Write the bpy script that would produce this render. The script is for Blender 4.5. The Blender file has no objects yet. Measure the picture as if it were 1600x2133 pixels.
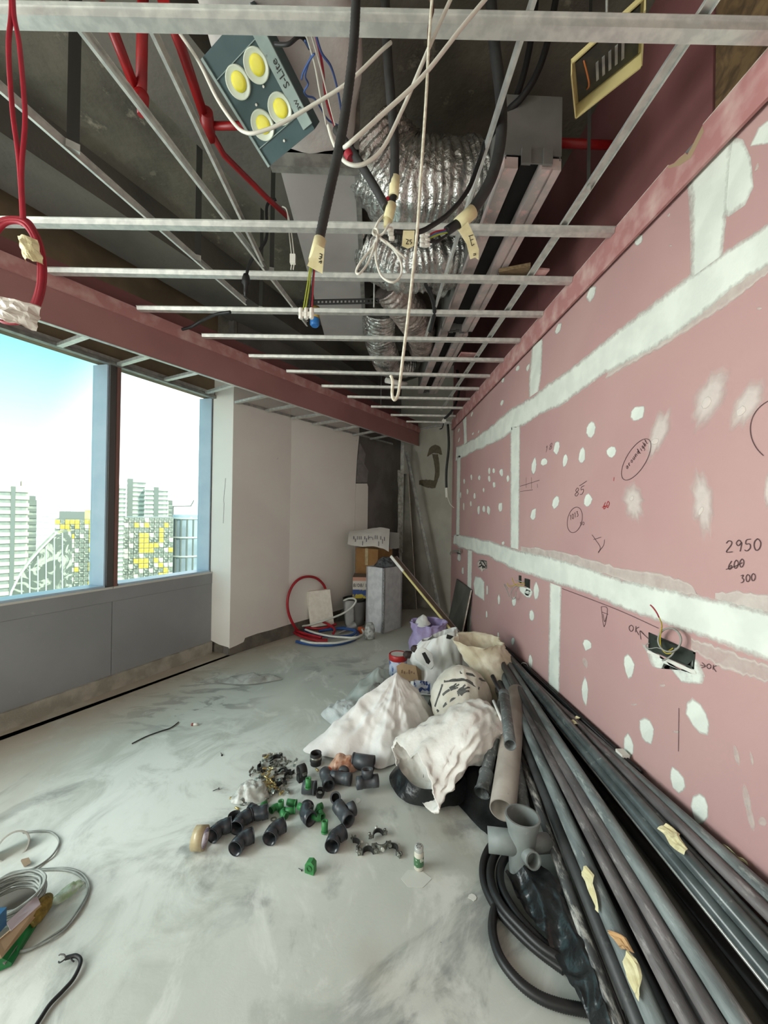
import bpy, bmesh, math, random
from math import sin, cos, pi, radians, atan
from mathutils import Vector, Matrix, Euler, noise

V = Vector
scn = bpy.context.scene
COL = scn.collection
rnd = random.Random(11)

# ------------------------------------------------------------------ camera
H, FPX = 1.53, 810.0
_psi, _th, _rho = atan(25 / 810), radians(0.3), 0.015
_f = V((sin(_psi) * cos(_th), cos(_psi) * cos(_th), sin(_th)))
_r0 = V((cos(_psi), -sin(_psi), 0))
_u0 = _r0.cross(_f)
_r = _r0 * cos(_rho) + _u0 * sin(_rho)
_u = _u0 * cos(_rho) - _r0 * sin(_rho)
cd = bpy.data.cameras.new('camera')
cam = bpy.data.objects.new('camera', cd)
COL.objects.link(cam)
cd.sensor_fit = 'HORIZONTAL'
cd.sensor_width = 36.0
cd.lens = FPX / 1600 * 36
cd.clip_start, cd.clip_end = 0.05, 9000
m = Matrix((_r, _u, -_f)).transposed().to_4x4()
m.translation = V((0, 0, H))
cam.matrix_world = m
scn.camera = cam

# ------------------------------------------------------------------ sky, sun, added window fill, exposure
scn.view_settings.view_transform = 'Standard'
scn.view_settings.look = 'None'
scn.view_settings.gamma = 1.0
scn.view_settings.use_curve_mapping = False
scn.view_settings.exposure = 0.36


def sr(r, g, b):
    def c(x):
        x /= 255.0
        return x / 12.92 if x <= 0.04045 else ((x + 0.055) / 1.055) ** 2.4
    return (c(r), c(g), c(b), 1.0)


w = bpy.data.worlds.new('sky')
scn.world = w
w.use_nodes = True
nt = w.node_tree
nt.nodes.clear()
out = nt.nodes.new('ShaderNodeOutputWorld')
bg = nt.nodes.new('ShaderNodeBackground')
tc = nt.nodes.new('ShaderNodeTexCoord')
sep = nt.nodes.new('ShaderNodeSeparateXYZ')
ramp = nt.nodes.new('ShaderNodeValToRGB')
nz = nt.nodes.new('ShaderNodeTexNoise')
mx = nt.nodes.new('ShaderNodeMix')
mx.data_type = 'RGBA'
nt.links.new(tc.outputs['Generated'], sep.inputs[0])
nt.links.new(sep.outputs['Z'], ramp.inputs[0])
e = ramp.color_ramp.elements
e[0].position, e[0].color = 0.0, (1.0, 1.0, 0.95, 1)
e[1].position, e[1].color = 0.30, (0.15, 0.34, 0.37, 1)
e2 = ramp.color_ramp.elements.new(0.09)
e2.color = (0.42, 0.60, 0.62, 1)
nz.inputs['Scale'].default_value = 2.2
nz.inputs['Detail'].default_value = 3
nt.links.new(tc.outputs['Generated'], nz.inputs['Vector'])
cr = nt.nodes.new('ShaderNodeValToRGB')
cr.color_ramp.elements[0].position = 0.56
cr.color_ramp.elements[1].position = 0.75
nt.links.new(nz.outputs['Fac'], cr.inputs[0])
# bright haze towards the end of the street, where the sky goes white
hz = nt.nodes.new('ShaderNodeVectorMath')
hz.operation = 'DOT_PRODUCT'
hz.inputs[1].default_value = (-0.10, 0.995, 0.0)
nt.links.new(tc.outputs['Generated'], hz.inputs[0])
hr = nt.nodes.new('ShaderNodeMapRange')
hr.interpolation_type = 'SMOOTHSTEP'
hr.inputs[1].default_value, hr.inputs[2].default_value = 0.81, 0.94
nt.links.new(hz.outputs['Value'], hr.inputs[0])
mxx = nt.nodes.new('ShaderNodeMath')
mxx.operation = 'MAXIMUM'
nt.links.new(cr.outputs[0], mxx.inputs[0])
nt.links.new(hr.outputs[0], mxx.inputs[1])
nt.links.new(mxx.outputs[0], mx.inputs[0])
nt.links.new(ramp.outputs[0], mx.inputs[6])
mx.inputs[7].default_value = (1.0, 1.0, 1.0, 1)
nt.links.new(mx.outputs[2], bg.inputs['Color'])
bg.inputs['Strength'].default_value = 2.5
nt.links.new(bg.outputs[0], out.inputs[0])

sd = bpy.data.lights.new('sun', 'SUN')
sd.energy = 3.3
sd.angle = radians(3)
sd.color = (1.0, 0.97, 0.88)
so = bpy.data.objects.new('sun', sd)
COL.objects.link(so)
so.rotation_euler = V((-0.75, 0.62, -0.62)).to_track_quat('-Z', 'Y').to_euler()

# plan of the room (camera at the origin, +Y runs along the pink wall)
XR = 1.233
WE = V((-1.735, 4.284, 0))           # end of the window wall
WD = V((0.466, 0.885, 0)).normalized()   # direction of the window wall
WN = V((WD.y, -WD.x, 0))             # its normal into the room
WA = V((-1.494, 4.19, 0))            # outer corner of the plastered wall
CB = V((0.50, 6.82, 0))              # far corner
RB = V((XR, 5.98, 0))                # back wall meets the pink wall
BH0, BH1 = V((-2.007, 2.445, 0)), V((0.79, 6.50, 0))
BD = (BH1 - BH0).normalized()
BN = V((BD.y, -BD.x, 0))
YB = -1.9                            # wall behind the camera


def wp(t, z=0.0, o=0.0):             # t metres back along the window wall, o metres into the room
    return WE - WD * t + WN * o + V((0, 0, z))


# added fill lamp in the unseen window bays beside and behind the photographer
def daylight_fill(name, t0, t1, z0, z1, energy, o):
    ld = bpy.data.lights.new(name, 'AREA')
    ld.shape = 'RECTANGLE'
    ld.size, ld.size_y = t1 - t0, z1 - z0
    ld.energy = energy
    ld.color = (0.97, 1.0, 0.97)
    ob = bpy.data.objects.new(name, ld)
    COL.objects.link(ob)
    c = wp((t0 + t1) / 2, (z0 + z1) / 2, o)
    z = -WN
    x = WD
    y = z.cross(x)
    mm = Matrix((x, y, z)).transposed().to_4x4()
    mm.translation = c
    ob.matrix_world = mm
    return ob


daylight_fill('daylight_fill', 2.75, 6.9, 0.95, 2.68, 195, 0.06)


# ------------------------------------------------------------------ pixel rays onto real planes
def ray(px, py):
    return _f + _r * ((px - 800) / FPX) - _u * ((py - 1066.5) / FPX)


O = V((0, 0, H))


def onz(px, py, z=0.0):
    d = ray(px, py)
    return O + d * ((z - H) / d.z)


def onx(px, py, x=XR):
    d = ray(px, py)
    return O + d * (x / d.x)


def aty(px, py, y):
    d = ray(px, py)
    return O + d * (y / d.y)


def onpl(px, py, p0, n):
    d = ray(px, py)
    return O + d * ((p0 - O).dot(n) / d.dot(n))


# ------------------------------------------------------------------ mesh builder
class MB:
    def __init__(self):
        self.v, self.f, self.a, self.sm = [], [], [], []

    def add(self, vs, fs, smooth=False, a=1.0):
        k = len(self.v)
        self.v += [V(p) for p in vs]
        self.a += (a if isinstance(a, list) else [a] * len(vs))
        self.f += [[i + k for i in q] for q in fs]
        self.sm += [smooth] * len(fs)
        return self

    def box(self, c, s, ax=None):
        c = V(c)
        ax = ax or (V((1, 0, 0)), V((0, 1, 0)), V((0, 0, 1)))
        x, y, z = ax[0] * s[0] / 2, ax[1] * s[1] / 2, ax[2] * s[2] / 2
        p = [c - x - y - z, c + x - y - z, c + x + y - z, c - x + y - z,
             c - x - y + z, c + x - y + z, c + x + y + z, c - x + y + z]
        return self.add(p, [(0, 3, 2, 1), (4, 5, 6, 7), (0, 1, 5, 4), (1, 2, 6, 5), (2, 3, 7, 6), (3, 0, 4, 7)])

    def bar(self, p0, p1, w_, h_, up=(0, 0, 1)):
        p0, p1 = V(p0), V(p1)
        d = (p1 - p0)
        L = d.length
        d = d / L
        s = d.cross(V(up))
        if s.length < 1e-4:
            s = d.cross(V((1, 0, 0)))
        s.normalize()
        return self.box((p0 + p1) / 2, (L, w_, h_), (d, s, s.cross(d)))

    def extrude(self, prof, p0, p1, up=(0, 0, 1), close=True):
        """profile (side, up) swept straight from p0 to p1"""
        p0, p1 = V(p0), V(p1)
        d = (p1 - p0).normalized()
        s = d.cross(V(up)).normalized()
        uu = s.cross(d)
        n = len(prof)
        vs = [p + s * a + uu * b for p in (p0, p1) for a, b in prof]
        fs = [(i, (i + 1) % n, n + (i + 1) % n, n + i) for i in range(n if close else n - 1)]
        if close:
            fs += [tuple(range(n))[::-1], tuple(range(n, 2 * n))]
        return self.add(vs, fs)

    def tube(self, pts, r, n=8, closed=False, smooth=True, cap=True):
        pts = [V(p) for p in pts]
        N = len(pts)
        rr = r if isinstance(r, (list, tuple)) else [r] * N
        T = []
        for i in range(N):
            a = pts[(i - 1) % N] if (closed or i > 0) else pts[i]
            b = pts[(i + 1) % N] if (closed or i < N - 1) else pts[i]
            T.append((b - a).normalized())
        ref = T[0].orthogonal().normalized()
        vs = []
        for i in range(N):
            ref = (ref - T[i] * ref.dot(T[i]))
            if ref.length < 1e-6:
                ref = T[i].orthogonal()
            ref.normalize()
            q = T[i].cross(ref)
            for k in range(n):
                t = 2 * pi * k / n
                vs.append(pts[i] + (ref * cos(t) + q * sin(t)) * rr[i])
        fs = []
        for i in range(N if closed else N - 1):
            j = (i + 1) % N
            for k in range(n):
                fs.append((i * n + k, i * n + (k + 1) % n, j * n + (k + 1) % n, j * n + k))
        self.add(vs, fs, smooth)
        if cap and not closed:
            k0 = len(self.v) - N * n
            self.f += [[k0 + i for i in range(n)][::-1], [k0 + (N - 1) * n + i for i in range(n)]]
            self.sm += [False, False]
        return self

    def hollow(self, p0, p1, ro, ri, n=20, rings=1):
        """open pipe with a wall thickness"""
        p0, p1 = V(p0), V(p1)
        d = (p1 - p0).normalized()
        a = d.orthogonal().normalized()
        b = d.cross(a)
        vs = []
        for p, r in ((p0, ri), (p0, ro), (p1, ro), (p1, ri)):
            vs += [p + (a * cos(2 * pi * k / n) + b * sin(2 * pi * k / n)) * r for k in range(n)]
        fs = []
        for j in range(4):
            jj = (j + 1) % 4
            fs += [(j * n + k, j * n + (k + 1) % n, jj * n + (k + 1) % n, jj * n + k) for k in range(n)]
        k0 = len(self.f)
        self.add(vs, fs)
        for j in (1, 3):
            for k in range(n):
                self.sm[k0 + j * n + k] = True
        return self

    def lathe(self, prof, base=(0, 0, 0), axis=(0, 0, 1), n=24, smooth=True, capb=True, capt=True):
        base, d = V(base), V(axis).normalized()
        a = d.orthogonal().normalized()
        b = d.cross(a)
        vs = [base + d * z + (a * cos(2 * pi * k / n) + b * sin(2 * pi * k / n)) * r for r, z in prof for k in range(n)]
        m_ = len(prof)
        fs = [(j * n + k, j * n + (k + 1) % n, (j + 1) * n + (k + 1) % n, (j + 1) * n + k) for j in range(m_ - 1) for k in range(n)]
        self.add(vs, fs, smooth)
        k0 = len(self.v) - m_ * n
        if capb:
            self.f.append([k0 + i for i in range(n)][::-1]); self.sm.append(False)
        if capt:
            self.f.append([k0 + (m_ - 1) * n + i for i in range(n)]); self.sm.append(False)
        return self

    def grid(self, fn, nu, nv, smooth=True, closeu=False, alpha=None):
        vs, al = [], []
        for j in range(nv):
            for i in range(nu):
                uu, vv = (i / nu if closeu else i / (nu - 1)), j / (nv - 1)
                vs.append(fn(uu, vv))
                al.append(alpha(uu, vv) if alpha else 1.0)
        fs = []
        for j in range(nv - 1):
            for i in range(nu if closeu else nu - 1):
                i2 = (i + 1) % nu
                fs.append((j * nu + i, j * nu + i2, (j + 1) * nu + i2, (j + 1) * nu + i))
        return self.add(vs, fs, smooth, al)

    def prism(self, poly, d):
        poly = [V(p) for p in poly]
        d = V(d)
        n = len(poly)
        fs = [tuple(range(n))[::-1], tuple(range(n, 2 * n))] + [(i, (i + 1) % n, n + (i + 1) % n, n + i) for i in range(n)]
        return self.add(poly + [p + d for p in poly], fs)

    def build(self, name, mat, parent=None, mods=None, origin=None):
        lo = V((min(p[i] for p in self.v) for i in range(3)))
        hi = V((max(p[i] for p in self.v) for i in range(3)))
        org = V(origin) if origin is not None else V(((lo.x + hi.x) / 2, (lo.y + hi.y) / 2, lo.z if parent is None else (lo.z + hi.z) / 2))
        me = bpy.data.meshes.new(name)
        me.from_pydata([p - org for p in self.v], [], self.f)
        me.update()
        me.polygons.foreach_set('use_smooth', self.sm)
        if any(x != 1.0 for x in self.a):
            at = me.attributes.new('a', 'FLOAT', 'POINT')
            at.data.foreach_set('value', self.a)
        bm = bmesh.new()
        bm.from_mesh(me)
        bmesh.ops.recalc_face_normals(bm, faces=bm.faces)
        bm.to_mesh(me)
        bm.free()
        ob = bpy.data.objects.new(name, me)
        me.materials.append(mat)
        COL.objects.link(ob)
        if parent is not None:
            ob.parent = parent
            ob.location = org - wloc(parent)
        else:
            ob.location = org
        return ob


def wloc(o):
    p = V(o.location)
    while o.parent:
        o = o.parent
        p = p + V(o.location)
    return p


def tag(o, label=None, cat=None, group=None, kind=None):
    if label: o['label'] = label
    if cat: o['category'] = cat
    if group: o['group'] = group
    if kind: o['kind'] = kind
    return o


def thing(name, loc, label, cat, group=None, kind=None):
    o = bpy.data.objects.new(name, None)
    o.empty_display_size = 0.05
    COL.objects.link(o)
    o.location = V(loc)
    return tag(o, label, cat, group, kind)


def copy_tree(o, parent=None):
    c = o.copy()
    COL.objects.link(c)
    if parent is not None:
        c.parent = parent
    for ch in list(o.children):
        copy_tree(ch, c)
    return c


def spline(pts, per=8, closed=False):
    pts = [V(p) for p in pts]
    n = len(pts)
    o = []
    for i in range(n if closed else n - 1):
        def g(k):
            return pts[k % n] if closed else pts[max(0, min(n - 1, k))]
        p0, p1, p2, p3 = g(i - 1), g(i), g(i + 1), g(i + 2)
        for k in range(per):
            t = k / per
            o.append(0.5 * ((2 * p1) + (p2 - p0) * t + (2 * p0 - 5 * p1 + 4 * p2 - p3) * t * t + (3 * p1 - p0 - 3 * p2 + p3) * t ** 3))
    if not closed:
        o.append(pts[-1])
    return o


# ------------------------------------------------------------------ materials
def mat(name, col, rough=0.6, metal=0.0, col2=None, scale=6.0, lo=0.4, hi=0.6, bump=0.0, bscale=60.0, det=4, dist=0.0, spec=0.5, alpha=None, wear=None, stretch=None, mid=None):
    m_ = bpy.data.materials.new(name)
    m_.use_nodes = True
    t = m_.node_tree
    b = t.nodes['Principled BSDF']
    b.inputs['Roughness'].default_value = rough
    b.inputs['Metallic'].default_value = metal
    b.inputs['Specular IOR Level'].default_value = spec
    b.inputs['Base Color'].default_value = col
    co = t.nodes.new('ShaderNodeTexCoord')
    vec = co.outputs['Object']
    if stretch:
        mp = t.nodes.new('ShaderNodeMapping')
        mp.inputs['Scale'].default_value = stretch
        t.links.new(vec, mp.inputs[0])
        vec = mp.outputs[0]
    last = None
    if col2:
        n_ = t.nodes.new('ShaderNodeTexNoise')
        n_.inputs['Scale'].default_value = scale
        n_.inputs['Detail'].default_value = det
        n_.inputs['Distortion'].default_value = dist
        t.links.new(vec, n_.inputs['Vector'])
        r_ = t.nodes.new('ShaderNodeValToRGB')
        r_.color_ramp.elements[0].position = lo
        r_.color_ramp.elements[0].color = col
        r_.color_ramp.elements[1].position = hi
        r_.color_ramp.elements[1].color = col2
        if mid:
            r_.color_ramp.elements.new((lo + hi) / 2).color = mid
        t.links.new(n_.outputs['Fac'], r_.inputs[0])
        last = r_.outputs[0]
        t.links.new(last, b.inputs['Base Color'])
    if wear:
        wc, ws, wlo, whi = wear
        n2 = t.nodes.new('ShaderNodeTexNoise')
        n2.inputs['Scale'].default_value = ws
        n2.inputs['Detail'].default_value = 6
        n2.inputs['Roughness'].default_value = 0.7
        t.links.new(vec, n2.inputs['Vector'])
        r2 = t.nodes.new('ShaderNodeMapRange')
        r2.inputs[1].default_value, r2.inputs[2].default_value = wlo, whi
        t.links.new(n2.outputs['Fac'], r2.inputs[0])
        mx_ = t.nodes.new('ShaderNodeMix')
        mx_.data_type = 'RGBA'
        t.links.new(r2.outputs[0], mx_.inputs[0])
        if last is not None: t.links.new(last, mx_.inputs[6])
        else: mx_.inputs[6].default_value = col
        mx_.inputs[7].default_value = wc
        t.links.new(mx_.outputs[2], b.inputs['Base Color'])
    if bump:
        n3 = t.nodes.new('ShaderNodeTexNoise')
        n3.inputs['Scale'].default_value = bscale
        n3.inputs['Detail'].default_value = 5
        t.links.new(vec, n3.inputs['Vector'])
        bp = t.nodes.new('ShaderNodeBump')
        bp.inputs['Strength'].default_value = bump
        bp.inputs['Distance'].default_value = 0.02
        t.links.new(n3.outputs['Fac'], bp.inputs['Height'])
        t.links.new(bp.outputs[0], b.inputs['Normal'])
    if alpha is not None:
        if alpha in ('attr', 'smear'):
            at = t.nodes.new('ShaderNodeAttribute')
            at.attribute_name = 'a'
            n4 = t.nodes.new('ShaderNodeTexNoise')
            n4.inputs['Scale'].default_value = 38 if alpha == 'attr' else 11
            n4.inputs['Detail'].default_value = 5
            n4.inputs['Roughness'].default_value = 0.65
            t.links.new(vec, n4.inputs['Vector'])
            ma = t.nodes.new('ShaderNodeMath')
            ma.operation = 'ADD'
            t.links.new(at.outputs['Fac'], ma.inputs[0])
            mr = t.nodes.new('ShaderNodeMapRange')
            mr.inputs[1].default_value, mr.inputs[2].default_value = 0.25, 0.75
            mr.inputs[3].default_value, mr.inputs[4].default_value = (-0.30, 0.30) if alpha == 'attr' else (-0.20, 0.20)
            t.links.new(n4.outputs['Fac'], mr.inputs[0])
            t.links.new(mr.outputs[0], ma.inputs[1])
            cl = t.nodes.new('ShaderNodeClamp')
            t.links.new(ma.outputs[0], cl.inputs[0])
            t.links.new(cl.outputs[0], b.inputs['Alpha'])
        else:
            b.inputs['Alpha'].default_value = alpha
    return m_


def glassy(name, tint, gloss=0.06, rough=0.02, opac=0.0, opcol=(0.8, 0.85, 0.85, 1)):
    m_ = bpy.data.materials.new(name)
    m_.use_nodes = True
    t = m_.node_tree
    t.nodes.clear()
    o = t.nodes.new('ShaderNodeOutputMaterial')
    tr = t.nodes.new('ShaderNodeBsdfTransparent')
    tr.inputs[0].default_value = tint
    gl = t.nodes.new('ShaderNodeBsdfGlossy')
    gl.inputs['Roughness'].default_value = rough
    lw = t.nodes.new('ShaderNodeLayerWeight')
    lw.inputs[0].default_value = 0.3
    mr = t.nodes.new('ShaderNodeMapRange')
    mr.inputs[3].default_value, mr.inputs[4].default_value = gloss, min(1, gloss * 6)
    t.links.new(lw.outputs['Facing'], mr.inputs[0])
    mi = t.nodes.new('ShaderNodeMixShader')
    t.links.new(mr.outputs[0], mi.inputs[0])
    t.links.new(tr.outputs[0], mi.inputs[1])
    t.links.new(gl.outputs[0], mi.inputs[2])
    last = mi
    if opac:
        df = t.nodes.new('ShaderNodeBsdfDiffuse')
        df.inputs[0].default_value = opcol
        m2 = t.nodes.new('ShaderNodeMixShader')
        m2.inputs[0].default_value = opac
        t.links.new(mi.outputs[0], m2.inputs[1])
        t.links.new(df.outputs[0], m2.inputs[2])
        last = m2
    t.links.new(last.outputs[0], o.inputs[0])
    return m_


M = {}
M['pink'] = mat('pink_gypsum', sr(187, 151, 147), 0.85, col2=sr(181, 142, 141), scale=1.3, lo=0.35, hi=0.7, bump=0.05, bscale=300)
M['pinkdark'] = mat('pink_gypsum_shaded', sr(118, 72, 72), 0.85, col2=sr(132, 86, 84), scale=2, lo=0.4, hi=0.75, bump=0.05, bscale=300)  # shade of the ceiling void put into a darker board colour
M['pinkdust'] = mat('pink_gypsum_dusty', sr(178, 124, 122), 0.9, col2=sr(206, 172, 166), scale=9, lo=0.45, hi=0.75, stretch=(1, 1, 1))
M['gypedge'] = mat('gypsum_core', sr(214, 206, 196), 0.9, col2=sr(190, 176, 160), scale=30)
M['filler'] = mat('joint_compound', sr(226, 230, 220), 0.8, col2=sr(214, 218, 209), scale=7, bump=0.06, bscale=90, alpha='attr')
M['screed'] = None
M['panel'] = mat('grey_spandrel_panel', sr(150, 152, 154), 0.5, col2=sr(142, 144, 146), scale=1.5, bump=0.02, bscale=200, wear=(sr(160, 160, 158), 7, 0.66, 0.72))
M['curb'] = mat('cement_curb', sr(176, 172, 160), 0.9, col2=sr(150, 146, 134), scale=7, bump=0.2, bscale=60)
M['plaster'] = mat('off_white_plaster', sr(243, 240, 234), 0.85, col2=sr(238, 234, 228), scale=1.0, bump=0.04, bscale=90, wear=(sr(170, 165, 160), 14, 0.70, 0.76))
M['substrate'] = mat('grey_render', sr(120, 114, 110), 0.9, col2=sr(104, 99, 95), scale=3, bump=0.15, bscale=40)
M['cement'] = mat('dark_cement', sr(116, 110, 100), 0.95, col2=sr(96, 92, 84), scale=8, bump=0.3, bscale=50)
M['backwall'] = mat('grey_green_render', sr(172, 168, 156), 0.9, col2=sr(158, 154, 142), scale=2, bump=0.08, bscale=60)
M['stain'] = mat('brown_paint_mark', sr(98, 88, 70), 0.9, col2=sr(86, 78, 62), scale=20, alpha='attr')
M['slab'] = mat('concrete_soffit', sr(118, 113, 100), 0.95, col2=sr(84, 81, 73), scale=2.4, lo=0.35, hi=0.68, bump=0.5, bscale=14, wear=(sr(160, 153, 136), 5, 0.60, 0.72))
M['beam'] = mat('concrete_beam', sr(104, 100, 92), 0.95, col2=sr(88, 85, 79), scale=1.5, bump=0.2, bscale=20)
M['steel'] = mat('galvanised_steel', sr(214, 215, 209), 0.36, 0.55, col2=sr(194, 196, 192), scale=25, bump=0.02, bscale=120)
M['steeldull'] = mat('dull_galvanised_steel', sr(168, 168, 162), 0.5, 0.6, col2=sr(140, 140, 136), scale=18)
M['alum'] = mat('window_frame_blue_film', sr(186, 206, 222), 0.4, 0.0, col2=sr(176, 198, 216), scale=4)
M['mull'] = mat('dark_mullion', sr(88, 84, 82), 0.45, 0.3)
M['mullred'] = mat('mullion_brown_edge', sr(128, 92, 84), 0.5)
M['sill'] = mat('window_sill_aluminium', sr(150, 152, 154), 0.4, 0.3)
M['silledge'] = mat('sill_bright_lip', sr(206, 204, 198), 0.5)
M['glass'] = glassy('window_glass', (0.97, 0.99, 0.985, 1), 0.02)
M['osb'] = mat('brown_strand_board', sr(112, 88, 58), 0.9, col2=sr(74, 56, 36), scale=16, lo=0.4, hi=0.62, dist=1.0)
M['white'] = mat('white_matt', sr(228, 226, 220), 0.7)

# ================================================================== SETTING
def floor_material():
    m_ = bpy.data.materials.new('dusty_concrete_floor')
    m_.use_nodes = True
    t = m_.node_tree
    b = t.nodes['Principled BSDF']
    b.inputs['Roughness'].default_value = 0.62
    b.inputs['Specular IOR Level'].default_value = 0.3
    co = t.nodes.new('ShaderNodeTexCoord').outputs['Object']

    def noi(scale, det=5, dist=0.0, rough=0.55, st=None, rz=0):
        v = co
        if st:
            mp = t.nodes.new('ShaderNodeMapping')
            mp.inputs['Scale'].default_value = st
            mp.inputs['Rotation'].default_value = (0, 0, rz)
            t.links.new(co, mp.inputs[0])
            v = mp.outputs[0]
        n_ = t.nodes.new('ShaderNodeTexNoise')
        n_.inputs['Scale'].default_value = scale
        n_.inputs['Detail'].default_value = det
        n_.inputs['Distortion'].default_value = dist
        n_.inputs['Roughness'].default_value = rough
        t.links.new(v, n_.inputs['Vector'])
        return n_.outputs['Fac']

    def rng(x, lo, hi):
        r_ = t.nodes.new('ShaderNodeMapRange')
        r_.interpolation_type = 'SMOOTHSTEP'
        r_.inputs[1].default_value, r_.inputs[2].default_value = lo, hi
        t.links.new(x, r_.inputs[0])
        return r_.outputs[0]

    def mul(a, k):
        q = t.nodes.new('ShaderNodeMath')
        q.operation = 'MULTIPLY'
        t.links.new(a, q.inputs[0])
        if isinstance(k, float): q.inputs[1].default_value = k
        else: t.links.new(k, q.inputs[1])
        return q.outputs[0]

    def mixc(fac, a, c):
        q = t.nodes.new('ShaderNodeMix')
        q.data_type = 'RGBA'
        t.links.new(fac, q.inputs[0])
        if isinstance(a, tuple): q.inputs[6].default_value = a
        else: t.links.new(a, q.inputs[6])
        q.inputs[7].default_value = c
        return q.outputs[2]

    base = mixc(rng(noi(0.9, 4, 0.6), 0.35, 0.65), sr(184, 190, 181), sr(202, 206, 198))
    # swept swirls of dust and bare grey
    sw = mul(rng(noi(1.6, 6, 2.6, 0.6, (1.0, 0.45, 1), 0.5), 0.50, 0.62), rng(noi(0.55, 2), 0.46, 0.60))
    base = mixc(mul(sw, 0.95), base, sr(146, 150, 146))
    base = mixc(mul(rng(noi(2.3, 7, 1.6, 0.65, (1, 0.6, 1), 0.3), 0.53, 0.66), 0.7), base, sr(222, 225, 218))
    base = mixc(mul(rng(noi(1.1, 5, 0.4), 0.56, 0.74), 0.5), base, sr(160, 150, 134))
    base = mixc(rng(noi(26, 6, 0.3, 0.7), 0.70, 0.74), base, sr(222, 223, 216))
    base = mixc(rng(noi(44, 4, 0.2, 0.6), 0.735, 0.76), base, sr(110, 106, 98))
    # white plaster dust mid-floor, with window brightness painted in; swept arcs near the window wall
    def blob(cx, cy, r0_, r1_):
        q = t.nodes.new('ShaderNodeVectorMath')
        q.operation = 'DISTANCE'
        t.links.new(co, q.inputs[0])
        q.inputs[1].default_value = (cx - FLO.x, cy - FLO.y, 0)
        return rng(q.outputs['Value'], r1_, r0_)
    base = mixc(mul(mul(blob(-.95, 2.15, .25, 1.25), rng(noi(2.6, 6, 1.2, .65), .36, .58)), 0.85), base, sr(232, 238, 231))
    arcs = mul(blob(-1.5, 3.3, .3, .8), rng(noi(2.2, 6, 1.8, .6, (1.0, 2.4, 1), .45), .50, .60))
    base = mixc(mul(arcs, 0.85), base, sr(136, 140, 138))
    # brownish tint along the window wall and towards the far corner
    sx = t.nodes.new('ShaderNodeSeparateXYZ')
    t.links.new(co, sx.inputs[0])

    def lin(ax, ay, c):
        q = t.nodes.new('ShaderNodeVectorMath')
        q.operation = 'DOT_PRODUCT'
        t.links.new(co, q.inputs[0])
        q.inputs[1].default_value = (ax, ay, 0)
        s_ = t.nodes.new('ShaderNodeMath')
        s_.operation = 'ADD'
        t.links.new(q.outputs['Value'], s_.inputs[0])
        s_.inputs[1].default_value = c
        return s_.outputs[0]
    d = lin(WN.x, WN.y, -WE.dot(WN) + FLO.dot(WN))
    edge = rng(d, 1.15, 0.15)
    base = mixc(mul(mul(edge, rng(noi(1.4, 4, 0.5), 0.25, 0.5)), 0.9), base, sr(170, 157, 140))
    far = rng(lin(0.2, 0.98, FLO.y * 0.98 + FLO.x * 0.2), 3.9, 5.6)
    base = mixc(mul(far, 0.5), base, sr(168, 162, 148))
    t.links.new(base, b.inputs['Base Color'])
    bp = t.nodes.new('ShaderNodeBump')
    bp.inputs['Strength'].default_value = 0.12
    bp.inputs['Distance'].default_value = 0.01
    t.links.new(noi(18, 8, 0.4, 0.7), bp.inputs['Height'])
    t.links.new(bp.outputs[0], b.inputs['Normal'])
    return m_


plan = [V((XR + .25, YB - .2, 0)), V((XR + .25, 6.1, 0)), V((0.62, 7.2, 0)), V((0.3, 7.1, 0)), V((-1.62, 4.5, 0)), V((-1.95, 4.45, 0)),
        wp(7.6, 0, -.22), V((wp(7.6).x - .2, YB - .2, 0))]
FLO = V((0, 0, 0))
o = MB().prism([p + V((0, 0, -.25)) for p in plan], (0, 0, .25))
xs = [p.x for p in plan]; ys = [p.y for p in plan]
FLO = V(((min(xs) + max(xs)) / 2, (min(ys) + max(ys)) / 2, 0))
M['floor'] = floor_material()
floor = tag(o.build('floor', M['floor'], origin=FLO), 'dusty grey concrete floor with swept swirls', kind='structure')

ZS = 3.85
ceiling = tag(MB().prism([p + V((0, 0, ZS)) for p in plan], (0, 0, .25)).build('ceiling', M['slab']), 'bare concrete soffit above the open ceiling frame', kind='structure')
# downstand beams, parallel to the window wall
for off, z0, wd in ((0.45, 3.58, .5), (1.75, 3.66, .42)):
    a, b_ = wp(6.5, 0, off), wp(-2.5 + (off - .55) * .35, 0, off)
    MB().bar(a + V((0, 0, (z0 + ZS) / 2)), b_ + V((0, 0, (z0 + ZS) / 2)), wd, ZS - z0).build('beam', M['beam'], ceiling)

# ---- pink right wall
wall_r = tag(MB().box((XR + .1, (YB + 6.05) / 2, ZS / 2), (.16, 6.05 - YB + .3, ZS)).build('wall_right', M['cement']), 'pink gypsum board wall with white taped joints', kind='structure')
TB = .018
TX = XR + TB / 2


def board(y0, y1, z0, z1, m_=None, nm='gypsum_board'):
    g = .0015
    return MB().box((TX, (y0 + y1) / 2, (z0 + z1) / 2), (TB, y1 - y0 - 2 * g, z1 - z0 - 2 * g)).build(nm, m_ or M['pink'], wall_r)


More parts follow.
